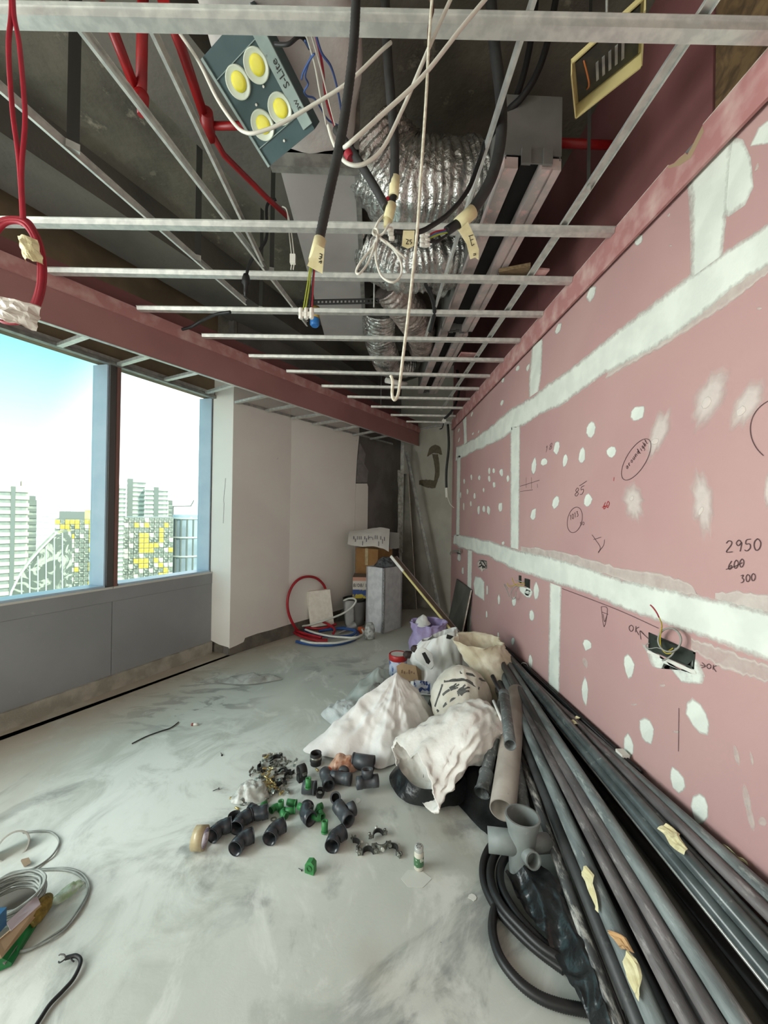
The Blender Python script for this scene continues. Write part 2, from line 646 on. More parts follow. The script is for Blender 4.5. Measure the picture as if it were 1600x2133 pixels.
y1a, y1b = onx(1157, 1330).y, onx(979, 1220).y
y2a, y2b = onx(1074, 1020).y, onx(954, 1040).y
y3a, y3b, y3n = onx(1119, 740).y, onx(969, 905).y, onx(1478, 480).y
for row, ys_ in ((0, [YB, y1a - 2.4, y1a, y1b, 5.98]), (1, [YB, y2a - 2.4, y2a, y2b, 5.98])):
    for a, b_ in zip(ys_[:-1], ys_[1:]):
        if b_ - a > .02: board(a, b_, 1.2 * row, 1.2 * row + 1.2)
for a, b_ in ((YB, y3n), (y3n, y3a), (y3a, y3b), (y3b, 5.98)):
    board(a, b_, 2.4, 2.97)
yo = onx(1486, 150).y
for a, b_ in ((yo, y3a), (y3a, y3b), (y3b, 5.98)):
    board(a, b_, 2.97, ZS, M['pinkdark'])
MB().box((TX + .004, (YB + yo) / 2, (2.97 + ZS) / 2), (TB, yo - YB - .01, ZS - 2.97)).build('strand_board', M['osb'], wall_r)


def uvx(px, py, lift=0.0):
    return onx(px, py, XR - lift)


def patch(px, parent, m_, pl=None, lift=.0015, edge=0.15, core=1.45, inner=.72, nm='filler_patch', ctr=None):
    """thin plaster dab: outline in picture points laid on a real plane, raised in the middle"""
    fn = (lambda a, b_, l: onx(a, b_, XR - l)) if pl is None else (lambda a, b_, l: onpl(a, b_, pl[0] + pl[1] * l, pl[1]))
    n = len(px)
    c = ctr or (sum(p[0] for p in px) / n, sum(p[1] for p in px) / n)
    ring0 = [fn(p[0], p[1], .0004) for p in px]
    ring1 = [fn(c[0] + (p[0] - c[0]) * inner, c[1] + (p[1] - c[1]) * inner, lift) for p in px]
    mid = fn(c[0], c[1], lift)
    mb = MB()
    fs = [(i, (i + 1) % n, n + (i + 1) % n, n + i) for i in range(n)] + [(n + i, n + (i + 1) % n, 2 * n) for i in range(n)]
    mb.add(ring0 + ring1 + [mid], fs, True, [edge] * n + [core] * n + [core])
    return mb.build(nm, m_, parent)


def band(up, lo, parent, m_, n=60, lift=.0022, nm='joint_compound', fe=.12, jit=2.0, core=1.45, pl=None, seed=0):
    """filled board joint between an upper and a lower outline"""
    fn = (lambda a, b_, l: onx(a, b_, XR - l)) if pl is None else (lambda a, b_, l: onpl(a, b_, pl[0] + pl[1] * l, pl[1]))
    def samp(pl_, t):
        L = [0]
        for p, q in zip(pl_[:-1], pl_[1:]):
            L.append(L[-1] + math.hypot(q[0] - p[0], q[1] - p[1]))
        s = t * L[-1]
        for i in range(len(pl_) - 1):
            if s <= L[i + 1] + 1e-6:
                k = (s - L[i]) / max(1e-6, L[i + 1] - L[i])
                return (pl_[i][0] + (pl_[i + 1][0] - pl_[i][0]) * k, pl_[i][1] + (pl_[i + 1][1] - pl_[i][1]) * k)
        return pl_[-1]
    rr = random.Random(seed)
    cols = [0, .10, .22, .5, .78, .90, 1]
    vs, al = [], []
    for i in range(n):
        t = i / (n - 1)
        a, b_ = samp(up, t), samp(lo, t)
        ja, jb = rr.uniform(-jit, jit), rr.uniform(-jit, jit)
        for c in cols:
            x = a[0] + (b_[0] - a[0]) * c
            y = a[1] + ja * (1 - c) + (b_[1] + jb - a[1] - ja * (1 - c)) * c
            vs.append(fn(x, y, .0004 if c in (0, 1) else lift))
            al.append(fe if c in (0, 1) else (.75 if c in (.10, .90) else core))
    k = len(cols)
    fs = [(i * k + j, i * k + j + 1, (i + 1) * k + j + 1, (i + 1) * k + j) for i in range(n - 1) for j in range(k - 1)]
    return MB().add(vs, fs, True, al).build(nm, m_, parent)


F_ = M['filler']
FT = mat('thin_joint_compound', sr(216, 206, 197), 0.85, alpha='smear')
FS = mat('smeared_compound', sr(224, 214, 206), 0.85, alpha='smear', col2=sr(214, 200, 193), scale=9)
# upper and lower horizontal joints
band([(951, 930), (984, 915), (1018, 891), (1069, 847), (1108, 826), (1136, 803), (1181, 772), (1209, 750), (1269, 700), (1352, 636), (1431, 576), (1507, 524), (1600, 464), (1760, 350)],
     [(949, 962), (998, 937), (1046, 917), (1069, 899), (1097, 884), (1125, 864), (1167, 848), (1209, 817), (1252, 785), (1344, 739), (1410, 700), (1470, 652), (1530, 600), (1600, 556), (1760, 450)], wall_r, F_, 120, seed=1)
band([(1285, 735), (1350, 690), (1434, 640), (1520, 580), (1600, 545)], [(1260, 790), (1344, 744), (1434, 690), (1510, 640), (1600, 570)], wall_r, FT, 50, lift=.0012, core=.6, seed=5, nm='thin_compound_coat')
band([(946, 1112), (962, 1113), (1012, 1124), (1063, 1140), (1108, 1150), (1153, 1160), (1209, 1176), (1300, 1208), (1371, 1222), (1443, 1236), (1520, 1252), (1600, 1270), (1760, 1320)],
     [(944, 1132), (956, 1141), (1018, 1161), (1069, 1187), (1142, 1211), (1171, 1222), (1223, 1237), (1266, 1257), (1300, 1270), (1374, 1297), (1430, 1318), (1495, 1341), (1600, 1380), (1760, 1450)], wall_r, F_, 110, seed=2)
band([(1085, 1139), (1108, 1141), (1153, 1144), (1209, 1158), (1300, 1185), (1371, 1190), (1443, 1218), (1450, 1235)], [(1085, 1150), (1108, 1156), (1153, 1168), (1209, 1182), (1300, 1210), (1371, 1232), (1440, 1240), (1460, 1246)], wall_r, FT, 40, lift=.001, core=.62, jit=3, seed=3, nm='thin_compound_coat')
band([(1490, 1236), (1530, 1230), (1600, 1238)], [(1490, 1250), (1530, 1262), (1600, 1280)], wall_r, FT, 16, lift=.001, core=.7, jit=3, seed=4, nm='thin_compound_coat')
band([(1440, 1330), (1500, 1348), (1600, 1385)], [(1440, 1352), (1500, 1392), (1600, 1424)], wall_r, FT, 24, lift=.001, core=.42, jit=4, seed=14, nm='thin_compound_coat')
# vertical joints
for u_, l_, n_, sd_ in (([(1063, 890), (1063, 1140)], [(1084, 888), (1081, 1145)], 24, 6),
                        ([(952, 950), (950, 1116)], [(960, 950), (957, 1116)], 16, 7),
                        ([(1145, 1214), (1143, 1330), (1141, 1460)], [(1170, 1222), (1167, 1350), (1165, 1480)], 24, 8),
                        ([(974, 1146), (973, 1225), (972, 1330)], [(984, 1148), (982, 1232), (981, 1330)], 12, 9),
                        ([(1108, 722), (1102, 790), (1102, 828)], [(1131, 705), (1128, 780), (1122, 815)], 16, 10),
                        ([(964, 876), (966, 900), (966, 926)], [(972, 866), (972, 890), (973, 922)], 8, 11),
                        ([(1431, 378), (1436, 440), (1438, 520), (1438, 580)], [(1530, 280), (1520, 400), (1512, 470), (1506, 530)], 26, 12)):
    band(u_, l_, wall_r, F_, n_, seed=sd_, fe=.3, jit=.8)
patch([(1525, 285), (1548, 290), (1565, 330), (1570, 390), (1552, 428), (1517, 452), (1505, 440), (1510, 340)], wall_r, F_, edge=.5, core=1.3)
patch([(1580, 265), (1600, 250), (1625, 240), (1630, 290), (1600, 300), (1562, 305)], wall_r, F_, edge=.3)


def dab(cx, cy, w_, h_, sl=0.0, m_=None, core=1.45, edge=.2, k=9, nm='filler_patch', lift=.0015, inner=.72):
    pts = []
    for i in range(k):
        t = 2 * pi * i / k
        q = rnd.uniform(.78, 1.12)
        yy = -cos(t) * h_ / 2 * q
        pts.append((cx + sin(t) * w_ / 2 * q - yy * sl, cy + yy))
    return patch(pts, wall_r, m_ or F_, edge=edge, core=core, nm=nm, lift=lift, inner=inner)


Z4 = lambda x, y, w_, h_: (900 + x / 3.555, 750 + y / 3.555, w_ / 3.555, h_ / 3.555)
for q in ((238, 898, 15, 45), (292, 868, 15, 48), (350, 873, 24, 44), (424, 820, 18, 60), (456, 822, 22, 42), (513, 833, 30, 66), (424, 880, 22, 52),
          (563, 878, 26, 58), (460, 925, 24, 52), (263, 975, 16, 48), (382, 963, 14, 44), (315, 1005, 18, 54), (212, 1000, 12, 50), (235, 1085, 13, 66), (288, 1065, 15, 52),
          (345, 1112, 24, 80), (384, 1100, 24, 56), (418, 1110, 26, 80), (507, 1088, 34, 74)):
    dab(*Z4(*q))
for q in ((755, 785, 36, 130), (832, 755, 52, 62), (922, 650, 48, 112), (985, 740, 42, 104), (1112, 705, 54, 130), (1175, 510, 72, 140), (1325, 680, 78, 92), (917, 1050, 54, 112), (750, 1140, 46, 104), (1155, 1040, 66, 120)):
    dab(*Z4(*q), sl=.12)
for q in ((633, 62, 30, 50), (712, 55, 26, 66), (525, 150, 22, 45), (518, 315, 24, 52), (296, 400, 15, 42), (198, 520, 12, 42), (200, 590, 12, 52), (303, 545, 14, 26), (345, 530, 10, 30)):
    dab(*Z4(*q), core=1.0, sl=.3)
for q in ((200, 1462, 30, 60), (228, 1560, 18, 64), (495, 1770, 20, 84), (607, 1790, 32, 84), (712, 1720, 80, 90), (772, 1712, 48, 150), (740, 1890, 42, 92), (408, 1705, 12, 90), (405, 1885, 15, 64), (600, 2080, 26, 72), (490, 2040, 14, 60), (528, 1355, 24, 30)):
    dab(*Z4(*q), core=1.2)
patch([(990, 1200), (1002, 1203), (1009, 1212), (1009, 1252), (1001, 1246), (989, 1238), (986, 1215)], wall_r, F_, edge=.6)
Z5 = lambda x, y, w_, h_: (1200 + x / 3.0475, 700 + y / 3.0475, w_ / 3.0475, h_ / 3.0475)
dab(*Z5(390, 490, 95, 112), sl=.25)
for q, s_ in (((530, 610, 160, 420), .3), ((840, 400, 250, 500), .42), ((1080, 430, 240, 430), .5), ((365, 1060, 170, 340), -.12), ((810, 1060, 190, 560), -.12), ((1225, 990, 90, 330), 0)):
    dab(*Z5(*q), sl=s_, m_=FS, core=.80, edge=-.22, k=22, nm='smeared_filler', inner=.38)
for q in ((500, 670, 50, 50), (828, 420, 70, 100), (1045, 480, 70, 80), (355, 1030, 34, 40), (792, 1110, 34, 70)):
    dab(*Z5(*q), sl=.3, core=.9, edge=-.1, lift=.0035, m_=FS)
Z6 = lambda x, y, w_, h_: (1000 + x / 2.667, 1340 + y / 2.667, w_ / 2.667, h_ / 2.667)
for q, s_ in (((280, 105, 24, 100), 0), ((583, 270, 42, 165), 0), ((828, 130, 66, 150), -.1), ((1212, 410, 130, 215), -.3), ((925, 490, 84, 150), -.15), ((825, 575, 66, 150), -.05), ((1095, 762, 84, 155), -.35), ((1218, 920, 105, 185), 0), ((595, 8, 50, 76), 0)):
    dab(*Z6(*q), sl=s_)
for q in ((1090, 492, 44, 16), (1425, 620, 30, 120), (1480, 860, 40, 160), (1500, 960, 40, 200), (1510, 640, 22, 80), (1015, 235, 40, 20), (585, 105, 30, 70), (855, 340, 40, 14), (1570, 990, 50, 60)):
    dab(*Z6(*q), core=.45, sl=-.2, m_=FT)
Z7 = lambda x, y, w_, h_: (1070 + x / 3.019, 0 + y / 3.019, w_ / 3.019, h_ / 3.019)
for q in ((785, 1505, 60, 84), (487, 1845, 58, 110), (280, 2066, 34, 92)):
    dab(*Z7(*q), core=1.0, sl=.3)
for q in ((975, 1352, 20, 26), (1530, 1050, 24, 60), (1545, 1940, 40, 20), (985, 1545, 30, 10)):
    dab(*Z7(*q), core=.5, sl=.3, m_=FT)

# ---- pencil writing on the pink wall: strokes are thin flat ribbons
PENCIL = mat('pencil_line', sr(84, 62, 62), 0.8)
REDP = mat('red_pencil_line', sr(176, 40, 44), 0.8)
GL = {'0': [[(.5, 1), (.15, .8), (.05, .45), (.25, .05), (.6, 0), (.9, .3), (.9, .7), (.5, 1)]],
      '1': [[(.3, .85), (.55, 1), (.5, 0)]],
      '2': [[(.05, .8), (.35, 1), (.75, .9), (.7, .6), (.1, .05), (.95, .02)]],
      '3': [[(.1, .95), (.7, 1), (.4, .6), (.8, .4), (.6, .05), (.1, 0)]],
      '5': [[(.85, 1), (.25, .95), (.2, .6), (.7, .6), (.8, .25), (.4, 0), (.05, .1)]],
      '6': [[(.7, 1), (.2, .55), (.1, .2), (.4, 0), (.8, .15), (.75, .45), (.2, .35)]],
      '8': [[(.5, .5), (.15, .75), (.5, 1), (.85, .75), (.5, .5), (.1, .25), (.5, 0), (.9, .25), (.5, .5)]],
      '9': [[(.85, .75), (.5, 1), (.15, .75), (.45, .5), (.85, .75), (.8, .3), (.7, 0)]],
      'O': [[(.5, 1), (.1, .7), (.1, .3), (.5, 0), (.9, .3), (.9, .75), (.5, 1)]],
      'K': [[(.2, 1), (.2, 0)], [(.85, .95), (.25, .5), (.95, -.3)]],
      'a': [[(.7, .55), (.3, .6), (.1, .25), (.4, 0), (.7, .3), (.72, .6), (.75, .05)]],
      'r': [[(.2, .6), (.25, 0), (.25, .35), (.5, .6), (.75, .5)]],
      'o': [[(.5, .6), (.15, .3), (.5, 0), (.85, .3), (.5, .6)]],
      'u': [[(.15, .6), (.2, .1), (.5, 0), (.75, .3), (.78, .6), (.85, 0)]],
      'n': [[(.15, .6), (.15, 0), (.2, .4), (.55, .6), (.75, .4), (.8, 0)]],
      'd': [[(.7, .3), (.35, .55), (.1, .25), (.4, 0), (.7, .3), (.75, 1), (.78, 0)]],
      'l': [[(.3, 1), (.35, .05), (.6, 0)]], 'i': [[(.4, .6), (.42, 0)], [(.42, .85), (.45, .8)]],
      'g': [[(.7, .5), (.3, .6), (.15, .25), (.45, .05), (.7, .4), (.7, -.3), (.2, -.4)]],
      'h': [[(.2, 1), (.2, 0), (.3, .4), (.6, .55), (.75, .3), (.75, 0)]], 't': [[(.4, 1), (.4, .1), (.7, 0)], [(.1, .65), (.7, .65)]]}


def strokes(lines, m_, nm, wpx=1.7):
    wpx *= .82
    mb = MB()
    for ln in lines:
        P = [onx(a, b_, XR - .0031) for a, b_ in ln]
        if len(P) > 2: P = spline(P, 4)
        for p, q in zip(P[:-1], P[1:]):
            if (q - p).length < 1e-5: continue
            hw = wpx * p.y / FPX / 2 * 1.1
            mb.bar(p, q + (q - p).normalized() * hw * .6, .0006, 2 * hw, up=(1, 0, 0)) if False else None
            d = (q - p).normalized()
            s_ = d.cross(V((1, 0, 0))) * hw
            k = V((.0005, 0, 0))
            mb.add([p - s_, p + s_, q + s_, q - s_, p - s_ + k, p + s_ + k, q + s_ + k, q - s_ + k],
                   [(0, 1, 2, 3), (7, 6, 5, 4), (0, 3, 7, 4), (1, 5, 6, 2)])
    return mb.build(nm, m_, wall_r)


def write(txt, x, y, wx, wy, hx, hy, gap=.25):
    """text at picture point x,y; (wx,wy) = one letter's width vector, (hx,hy) = its height vector"""
    o_ = []
    for i, ch in enumerate(txt):
        for st in GL.get(ch, []):
            o_.append([(x + wx * (i * (1 + gap) + a) + hx * b_, y + wy * (i * (1 + gap) + a) + hy * b_) for a, b_ in st])
    return o_


def oval(cx, cy, a, b_, rot, t0=0, t1=2 * pi, n=22):
    return [(cx + a * cos(t) * cos(rot) - b_ * sin(t) * sin(rot), cy + a * cos(t) * sin(rot) + b_ * sin(t) * cos(rot)) for t in [t0 + (t1 - t0) * i / n for i in range(n + 1)]]


strokes(write('2950', 1511, 1151, 15.5, -1.2, 1, -24), PENCIL, 'handwriting', 2.0)
strokes(write('600', 1516, 1187, 9.5, -2.0, 1, -17) + [[(1512, 1186), (1530, 1180), (1546, 1172)]], PENCIL, 'handwriting')
strokes(write('300', 1542, 1214, 9, -1.5, 0, -15), PENCIL, 'handwriting')
strokes([oval(1325, 957, 49, 20, -1.02)], PENCIL, 'handwriting', 1.3)
strokes(write('around', 1306, 978, 3.6, -5.0, -4, -8) + write('light', 1332, 946, 2.9, -4.0, -5, -9), PENCIL, 'handwriting', 1.2)
strokes([oval(1197, 1083, 15, 27, .22)], PENCIL, 'handwriting', 1.2)
strokes(write('1013', 1187, 1084, 3.8, -2.0, -1, -10), PENCIL, 'handwriting', 1.2)
strokes(write('85', 1196, 1035, 9, -3, 2, -17) + [[(1207, 1012), (1222, 1002)]], PENCIL, 'handwriting', 1.2)
strokes(write('50', 1208, 1094, 4, -.5, 0, -6), PENCIL, 'handwriting', 1.0)
strokes(write('60', 1256, 1061, 5.5, -2.2, 1, -13) + [[(1254, 1057), (1266, 1053)], [(1278, 1002), (1279, 994)]], REDP, 'handwriting', 1.4)
strokes([[(1233, 1114), (1240, 1124), (1250, 1140), (1246, 1152)], [(1259, 1124), (1257, 1136), (1246, 1150)], [(1236, 1124), (1252, 1119)]], PENCIL, 'handwriting', 1.1)
strokes([oval(1640, 898, 78, 70, .3, 2.0, 4.4)], PENCIL, 'handwriting', 1.6)
strokes(write('OK', 1309, 1314, 10, 2.2, 1, -13) + [[(1335, 1332), (1333, 1314), (1341, 1321)], [(1334, 1315), (1350, 1330)]], PENCIL, 'handwriting', 1.5)
strokes(write('OK', 1471, 1392, 9.5, 2.0, 1, -10) + [[(1458, 1385), (1469, 1388)], [(1462, 1380), (1469, 1388), (1461, 1391)]], PENCIL, 'handwriting', 1.5)
strokes([[(1252, 1264), (1265, 1268), (1258, 1306), (1252, 1264)], [(1254, 1275), (1267, 1280)], [(1256, 1279), (1259, 1295), (1264, 1281)]], PENCIL, 'handwriting', 1.2)
strokes([[(1171, 1226), (1240, 1252)], [(1240, 1252), (1300, 1276), (1372, 1309)]], PENCIL, 'handwriting', 1.3)
strokes([[(1083, 1013), (1124, 1000)], [(1096, 995), (1096, 1016)], [(1107, 994), (1107, 1018)], [(1119, 1008), (1120, 1016)], [(1083, 1024), (1110, 1020)]], PENCIL, 'handwriting', .8)
strokes(write('18', 1134, 945, 7, -5, 2, -13), PENCIL, 'handwriting', .9)
strokes([[(1414, 1475), (1413, 1565)]], PENCIL, 'handwriting', 1.2)

# ---- perimeter strip at the foot of the open ceiling
zt = onx(1282, 474, XR - .03).z
zb = onx(1300, 517, XR - .03).z
def yz(px, py): p = onx(px, py, XR - .03); return (p.y, p.z)
NY = [onx(*q_, XR - .03).y for q_ in ((1392, 345), (1404, 333), (1416, 318), (1428, 304), (1432, 298), (1440, 288), (1452, 272), (1464, 258))]
notch = list(zip(NY, [zt, zt - .018, zt - .022, zt - .030, zt - .046, zt - .036, zt - .016, zt]))
poly = [(5.95, zb), (5.95, zt)] + notch + [(YB, zt), (YB, zb)]
t1 = tag(MB().prism([V((XR - .03, a, b_)) for a, b_ in poly], (.012, 0, 0)).build('trim_1', M['pinkdust']), 'dusty pink board strip along the top of the pink wall', kind='structure')
MB().box((XR - .009, (YB + 5.95) / 2, (zt + zb) / 2 + .012), (.018, 5.95 - YB, zt - zb - .05)).build('backing_strip', M['steeldull'], t1)
MB().box((XR - .024, (YB + notch[-1][0]) / 2, zt + .001), (.013, notch[-1][0] - YB, .003)).build('top_edge', M['gypedge'], t1)
MB().box((XR - .024, (notch[0][0] + 5.95) / 2, zt + .001), (.013, 5.95 - notch[0][0], .003)).build('top_edge', M['gypedge'], t1)
MB().prism([V((XR - .0305, a, b_)) for a, b_ in [(n_[0], n_[1] - .003) for n_ in notch] + [(NY[7] - .005, zt - .03), (NY[5], zt - .075), (NY[2], zt - .055), (NY[0], zt - .012)]], (.0005, 0, 0)).build('torn_paper', mat('torn_board_paper', sr(170, 146, 116), .9), t1)
print('TRIM z', zb, zt, 'yo', yo, 'seams', y1a, y1b, y2a, y2b, y3a, y3b, y3n)

# ---- back wall
bd = (CB - RB).normalized()
bn = V((-bd.y, bd.x, 0))
if bn.y > 0: bn = -bn
wall_b = tag(MB().prism([RB - bd * .2, CB + bd * .1, CB + bd * .1 - bn * .15, RB - bd * .2 - bn * .15], (0, 0, ZS)).build('wall_back', M['backwall']), 'dim grey rendered end wall with brown arrow mark', kind='structure')
pb = (RB, bn)
Z3 = lambda x, y: (700 + x / 4.267, 850 + y / 4.267)
band([Z3(*p) for p in ((738, 640), (800, 632), (872, 640), (880, 560), (868, 470), (852, 410))], [Z3(*p) for p in ((738, 680), (800, 708), (880, 718), (922, 600), (922, 500), (908, 410))], wall_b, M['stain'], 24, pl=pb, nm='painted_arrow', fe=.3, jit=1)
band([Z3(*p) for p in ((808, 430), (830, 350), (885, 318), (930, 345), (946, 415))], [Z3(*p) for p in ((825, 425), (865, 400), (885, 400), (900, 405), (930, 412))], wall_b, M['stain'], 16, pl=pb, nm='painted_arrow', fe=.3, jit=1)
MB().bar(RB + V((0, 0, 2.955)) + bn * .012 - bd * .02, CB + V((0, 0, 2.955)) + bn * .012 - bd * .3, .024, .03).build('wall_angle', M['steel'], wall_b)
print('back top', 2.955)

# ---- plastered left wall beyond the window
wd = (CB - WA).normalized()
wn = V((wd.y, -wd.x, 0))
pw = (WA, wn)
wall_l = tag(MB().prism([WA - wd * .0 - wn * .02, CB + wd * .1 - wn * .02, CB + wd * .1 - wn * .25, WA - wn * .25 - wd * .0], (0, 0, ZS)).build('wall_left', M['substrate']), 'off-white plastered wall beside the window', kind='structure')


def wallpoly(pts, pl, th, nm, m_, parent):
    P = [onpl(a, b_, *pl) if not isinstance(a, V) else a for a, b_ in pts]
    return MB().prism([p - pl[1] * th for p in P], pl[1] * th).build(nm, m_, parent)


def W(px, z):      # point of the left wall plane under picture column px at height z
    d = ray(px, 1070)
    t = (WA - O).dot(wn) / V((d.x, d.y, 0)).dot(wn)
    return V((d.x * t, d.y * t, z))


def prismw(pts, th, nm, m_, parent):
    P = [W(a, z) for a, z in pts]
    return MB().prism([p - wn * th for p in P], wn * th).build(nm, m_, parent)


M['plaster2'] = mat('off_white_plaster_left', sr(228, 223, 216), 0.85, col2=sr(222, 216, 210), scale=1.2, bump=0.04, bscale=90, wear=(sr(160, 156, 150), 12, 0.70, 0.76))
rag = [(483, .075), (497, .085), (512, .10), (515, .14), (540, .15), (570, .145), (604, .15)]
prismw([(484, 3.2)] + rag + [(604, 3.2)], .022, 'plaster_panel', M['plaster2'], wall_l)
prismw([(604.2, .15), (660, .15), (738, .15), (739, 1.2), (740, 2.0), (742, 2.35), (746, 2.72), (746, 3.2), (604.2, 3.2)], .022, 'plaster_panel', M['plaster'], wall_l)
prismw([(738.5, .15), (766, .15), (766, 1.95), (764, 2.0), (741, 1.98)], .020, 'plaster_panel', M['plaster'], wall_l)
prismw([(742, 2.0), (764, 2.02), (766, 2.2), (757, 2.3), (760, 2.45), (748, 2.6), (745, 2.35)], .0195, 'torn_plaster', mat('grey_torn_plaster', sr(140, 134, 132), .9, col2=sr(126, 121, 119), scale=12), wall_l)
MB().prism([W(484, 0) - wn * .02, W(830, 0) - wn * .02, W(830, 0) - wn * .004, W(484, 0) - wn * .004], (0, 0, .15)).build('baseboard_left', M['cement'])
bpy.data.objects['baseboard_left']['kind'] = 'structure'
# bright return of that wall, facing the window
rd = (WA - WE).normalized()
rn = V((rd.y, -rd.x, 0))
if rn.y > 0: rn = -rn
ret = tag(MB().prism([WE - rd * .05 - rn * .03, WA - rn * .03 - rd * .005, WA - rn * .2 - rd * .005, WE - rn * .2 - rd * .05], (0, 0, ZS)).build('wall_return', M['cement']), 'bright plastered return at the window end', kind='structure')
MB().prism([WE - rd * .02 - rn * .03 + V((0, 0, .14)), WE + rd * .12 - rn * .03 + V((0, 0, .10)), WA - rn * .03 + V((0, 0, .085)), WA - rn * .03 + V((0, 0, 3.2)), WE - rd * .02 - rn * .03 + V((0, 0, 3.2))], rn * .03).build('plaster_panel', M['plaster'], ret)
CRK = mat('crack', sr(96, 90, 86), .9)
mb = MB()
P = [onpl(a, b_, WA + rn * .0008, rn) for a, b_ in ((470, 996), (468, 1020), (466, 1042), (467, 1050), (465, 1090))]
for p, q in zip(P[:-1], P[1:]): mb.bar(p, q, .004, .001, up=rn)
mb.build('crack', CRK, ret)

# ---- window wall: curb, grey spandrel panels, sill, mullions, panes
TE = 7.1
curb = MB()
curb.prism([wp(0, 0, .0), wp(TE, 0, .0), wp(TE, 0, .035), wp(0, 0, .035)], (0, 0, .125))
tag(curb.build('baseboard_window', M['curb']), 'pale cement curb under the grey window panels', kind='structure')
wall_w = tag(MB().prism([wp(-.12, 0, -.14), wp(TE, 0, -.14), wp(TE, 0, -.02), wp(-.12, 0, -.02)], (0, 0, .87)).build('wall_window', M['cement']), 'window wall with grey spandrel panels', kind='structure')
SZ = .873
for i, (a, b_) in enumerate(((0, 1.012), (1.016, 2.6), (2.604, 4.2), (4.204, 5.8), (5.804, TE))):
    MB().prism([wp(a, .125, -.02), wp(b_, .125, -.02), wp(b_, .125, .012), wp(a, .125, .012)], (0, 0, .625)).build('spandrel_panel', M['panel'], wall_w)
MB().prism([wp(0, .752, -.02), wp(TE, .752, -.02), wp(TE, .752, .016), wp(0, .752, .016)], (0, 0, .115)).build('sill_board', M['panel'], wall_w)
tag(MB().prism([wp(-.05, 2.77, -.14), wp(TE, 2.77, -.14), wp(TE, 2.77, -.0), wp(-.05, 2.77, -.0)], (0, 0, ZS - 2.77)).build('wall_window_head', mat('brown_fire_board', sr(130, 112, 88), .9, col2=sr(112, 98, 78), scale=3)), 'brown board above the window head', kind='structure')
tag(MB().prism([wp(0, 2.755, -.02), wp(TE, 2.755, -.02), wp(TE, 2.755, .03), wp(0, 2.755, .03)], (0, 0, .03)).build('trim_2', M['steeldull']), 'thin steel angle along the window head', kind='structure')
mul = [(-.02, .055), (1.014, .085), (2.6, .085), (4.2, .085), (5.8, .085)]
for i in range(4):
    t0 = mul[i][0] + mul[i][1] / 2 + .0
    t1_ = mul[i + 1][0] - mul[i + 1][1] / 2
    wn_ = thing('window_%d' % (i + 1), wp((t0 + t1_) / 2, SZ, -.06), ('narrow window beside the plastered wall with city view', 'wide left window with towers and pale blue sky', 'window bay beside the photographer', 'window bay behind the photographer')[i], None, kind='structure')
    # film-covered deep frame reveals, sill and glass
    MB().prism([wp(t0 + .045, SZ, -.14), wp(t1_ - .045, SZ, -.14), wp(t1_ - .045, SZ, -.132), wp(t0 + .045, SZ, -.132)], (0, 0, 2.77 - SZ)).build('pane', M['glass'], wn_)
    MB().prism([wp(t0, SZ, -.16), wp(t0 + .05, SZ, -.16), wp(t0 + .012, SZ, -.02), wp(t0, SZ, -.02)], (0, 0, 2.76 - SZ)).build('window_frame', M['alum'], wn_)
    MB().prism([wp(t1_, SZ, -.16), wp(t1_ - .05, SZ, -.16), wp(t1_ - .012, SZ, -.02), wp(t1_, SZ, -.02)], (0, 0, 2.76 - SZ)).build('window_frame', M['alum'], wn_)
    MB().prism([wp(t0 + .05, SZ - .01, -.16), wp(t1_ - .05, SZ - .01, -.16), wp(t1_ - .012, SZ - .01, .0), wp(t0 + .012, SZ - .01, .0)], (0, 0, .03)).build('window_ledge', M['alum'], wn_)
    MB().prism([wp(t0 - .04, SZ - .012, -.0), wp(t1_ + .04, SZ - .012, -.0), wp(t1_ + .04, SZ - .012, .02), wp(t0 - .04, SZ - .012, .02)], (0, 0, .016)).build('sill_lip', M['silledge'], wn_)
for i, (t, wd_) in enumerate(mul):
    q = tag(MB().prism([wp(t - wd_ / 2, SZ, -.16), wp(t + wd_ / 2, SZ, -.16), wp(t + wd_ / 2, SZ, -.012), wp(t - wd_ / 2, SZ, -.012)], (0, 0, 2.77 - SZ)).build('trim_%d' % (i + 3), M['mull']), 'dark window mullion', kind='structure')
    if 0 < i:
        MB().prism([wp(t - wd_ / 2, SZ, -.012), wp(t - .012, SZ, -.012), wp(t - .012, SZ, .006), wp(t - wd_ / 2, SZ, .006)], (0, 0, 2.76 - SZ)).build('mullion_edge', M['mullred'], q)
        MB().prism([wp(t - .008, SZ, -.012), wp(t + wd_ / 2, SZ, -.012), wp(t + wd_ / 2, SZ, .004), wp(t - .008, SZ, .004)], (0, 0, 2.76 - SZ)).build('mullion_edge', M['mull'], q)
# walls behind the photographer
xl = wp(TE).x
tag(MB().box(((xl + XR) / 2, YB - .1, ZS / 2), (XR - xl + .6, .2, ZS)).build('wall_rear', M['plaster']), 'plain wall behind the photographer', kind='structure')
tag(MB().box((xl - .1, (YB + wp(TE).y) / 2, ZS / 2), (.2, abs(wp(TE).y - YB) + .4, ZS)).build('wall_rear_left', M['plaster']), 'short wall behind the photographer', kind='structure')

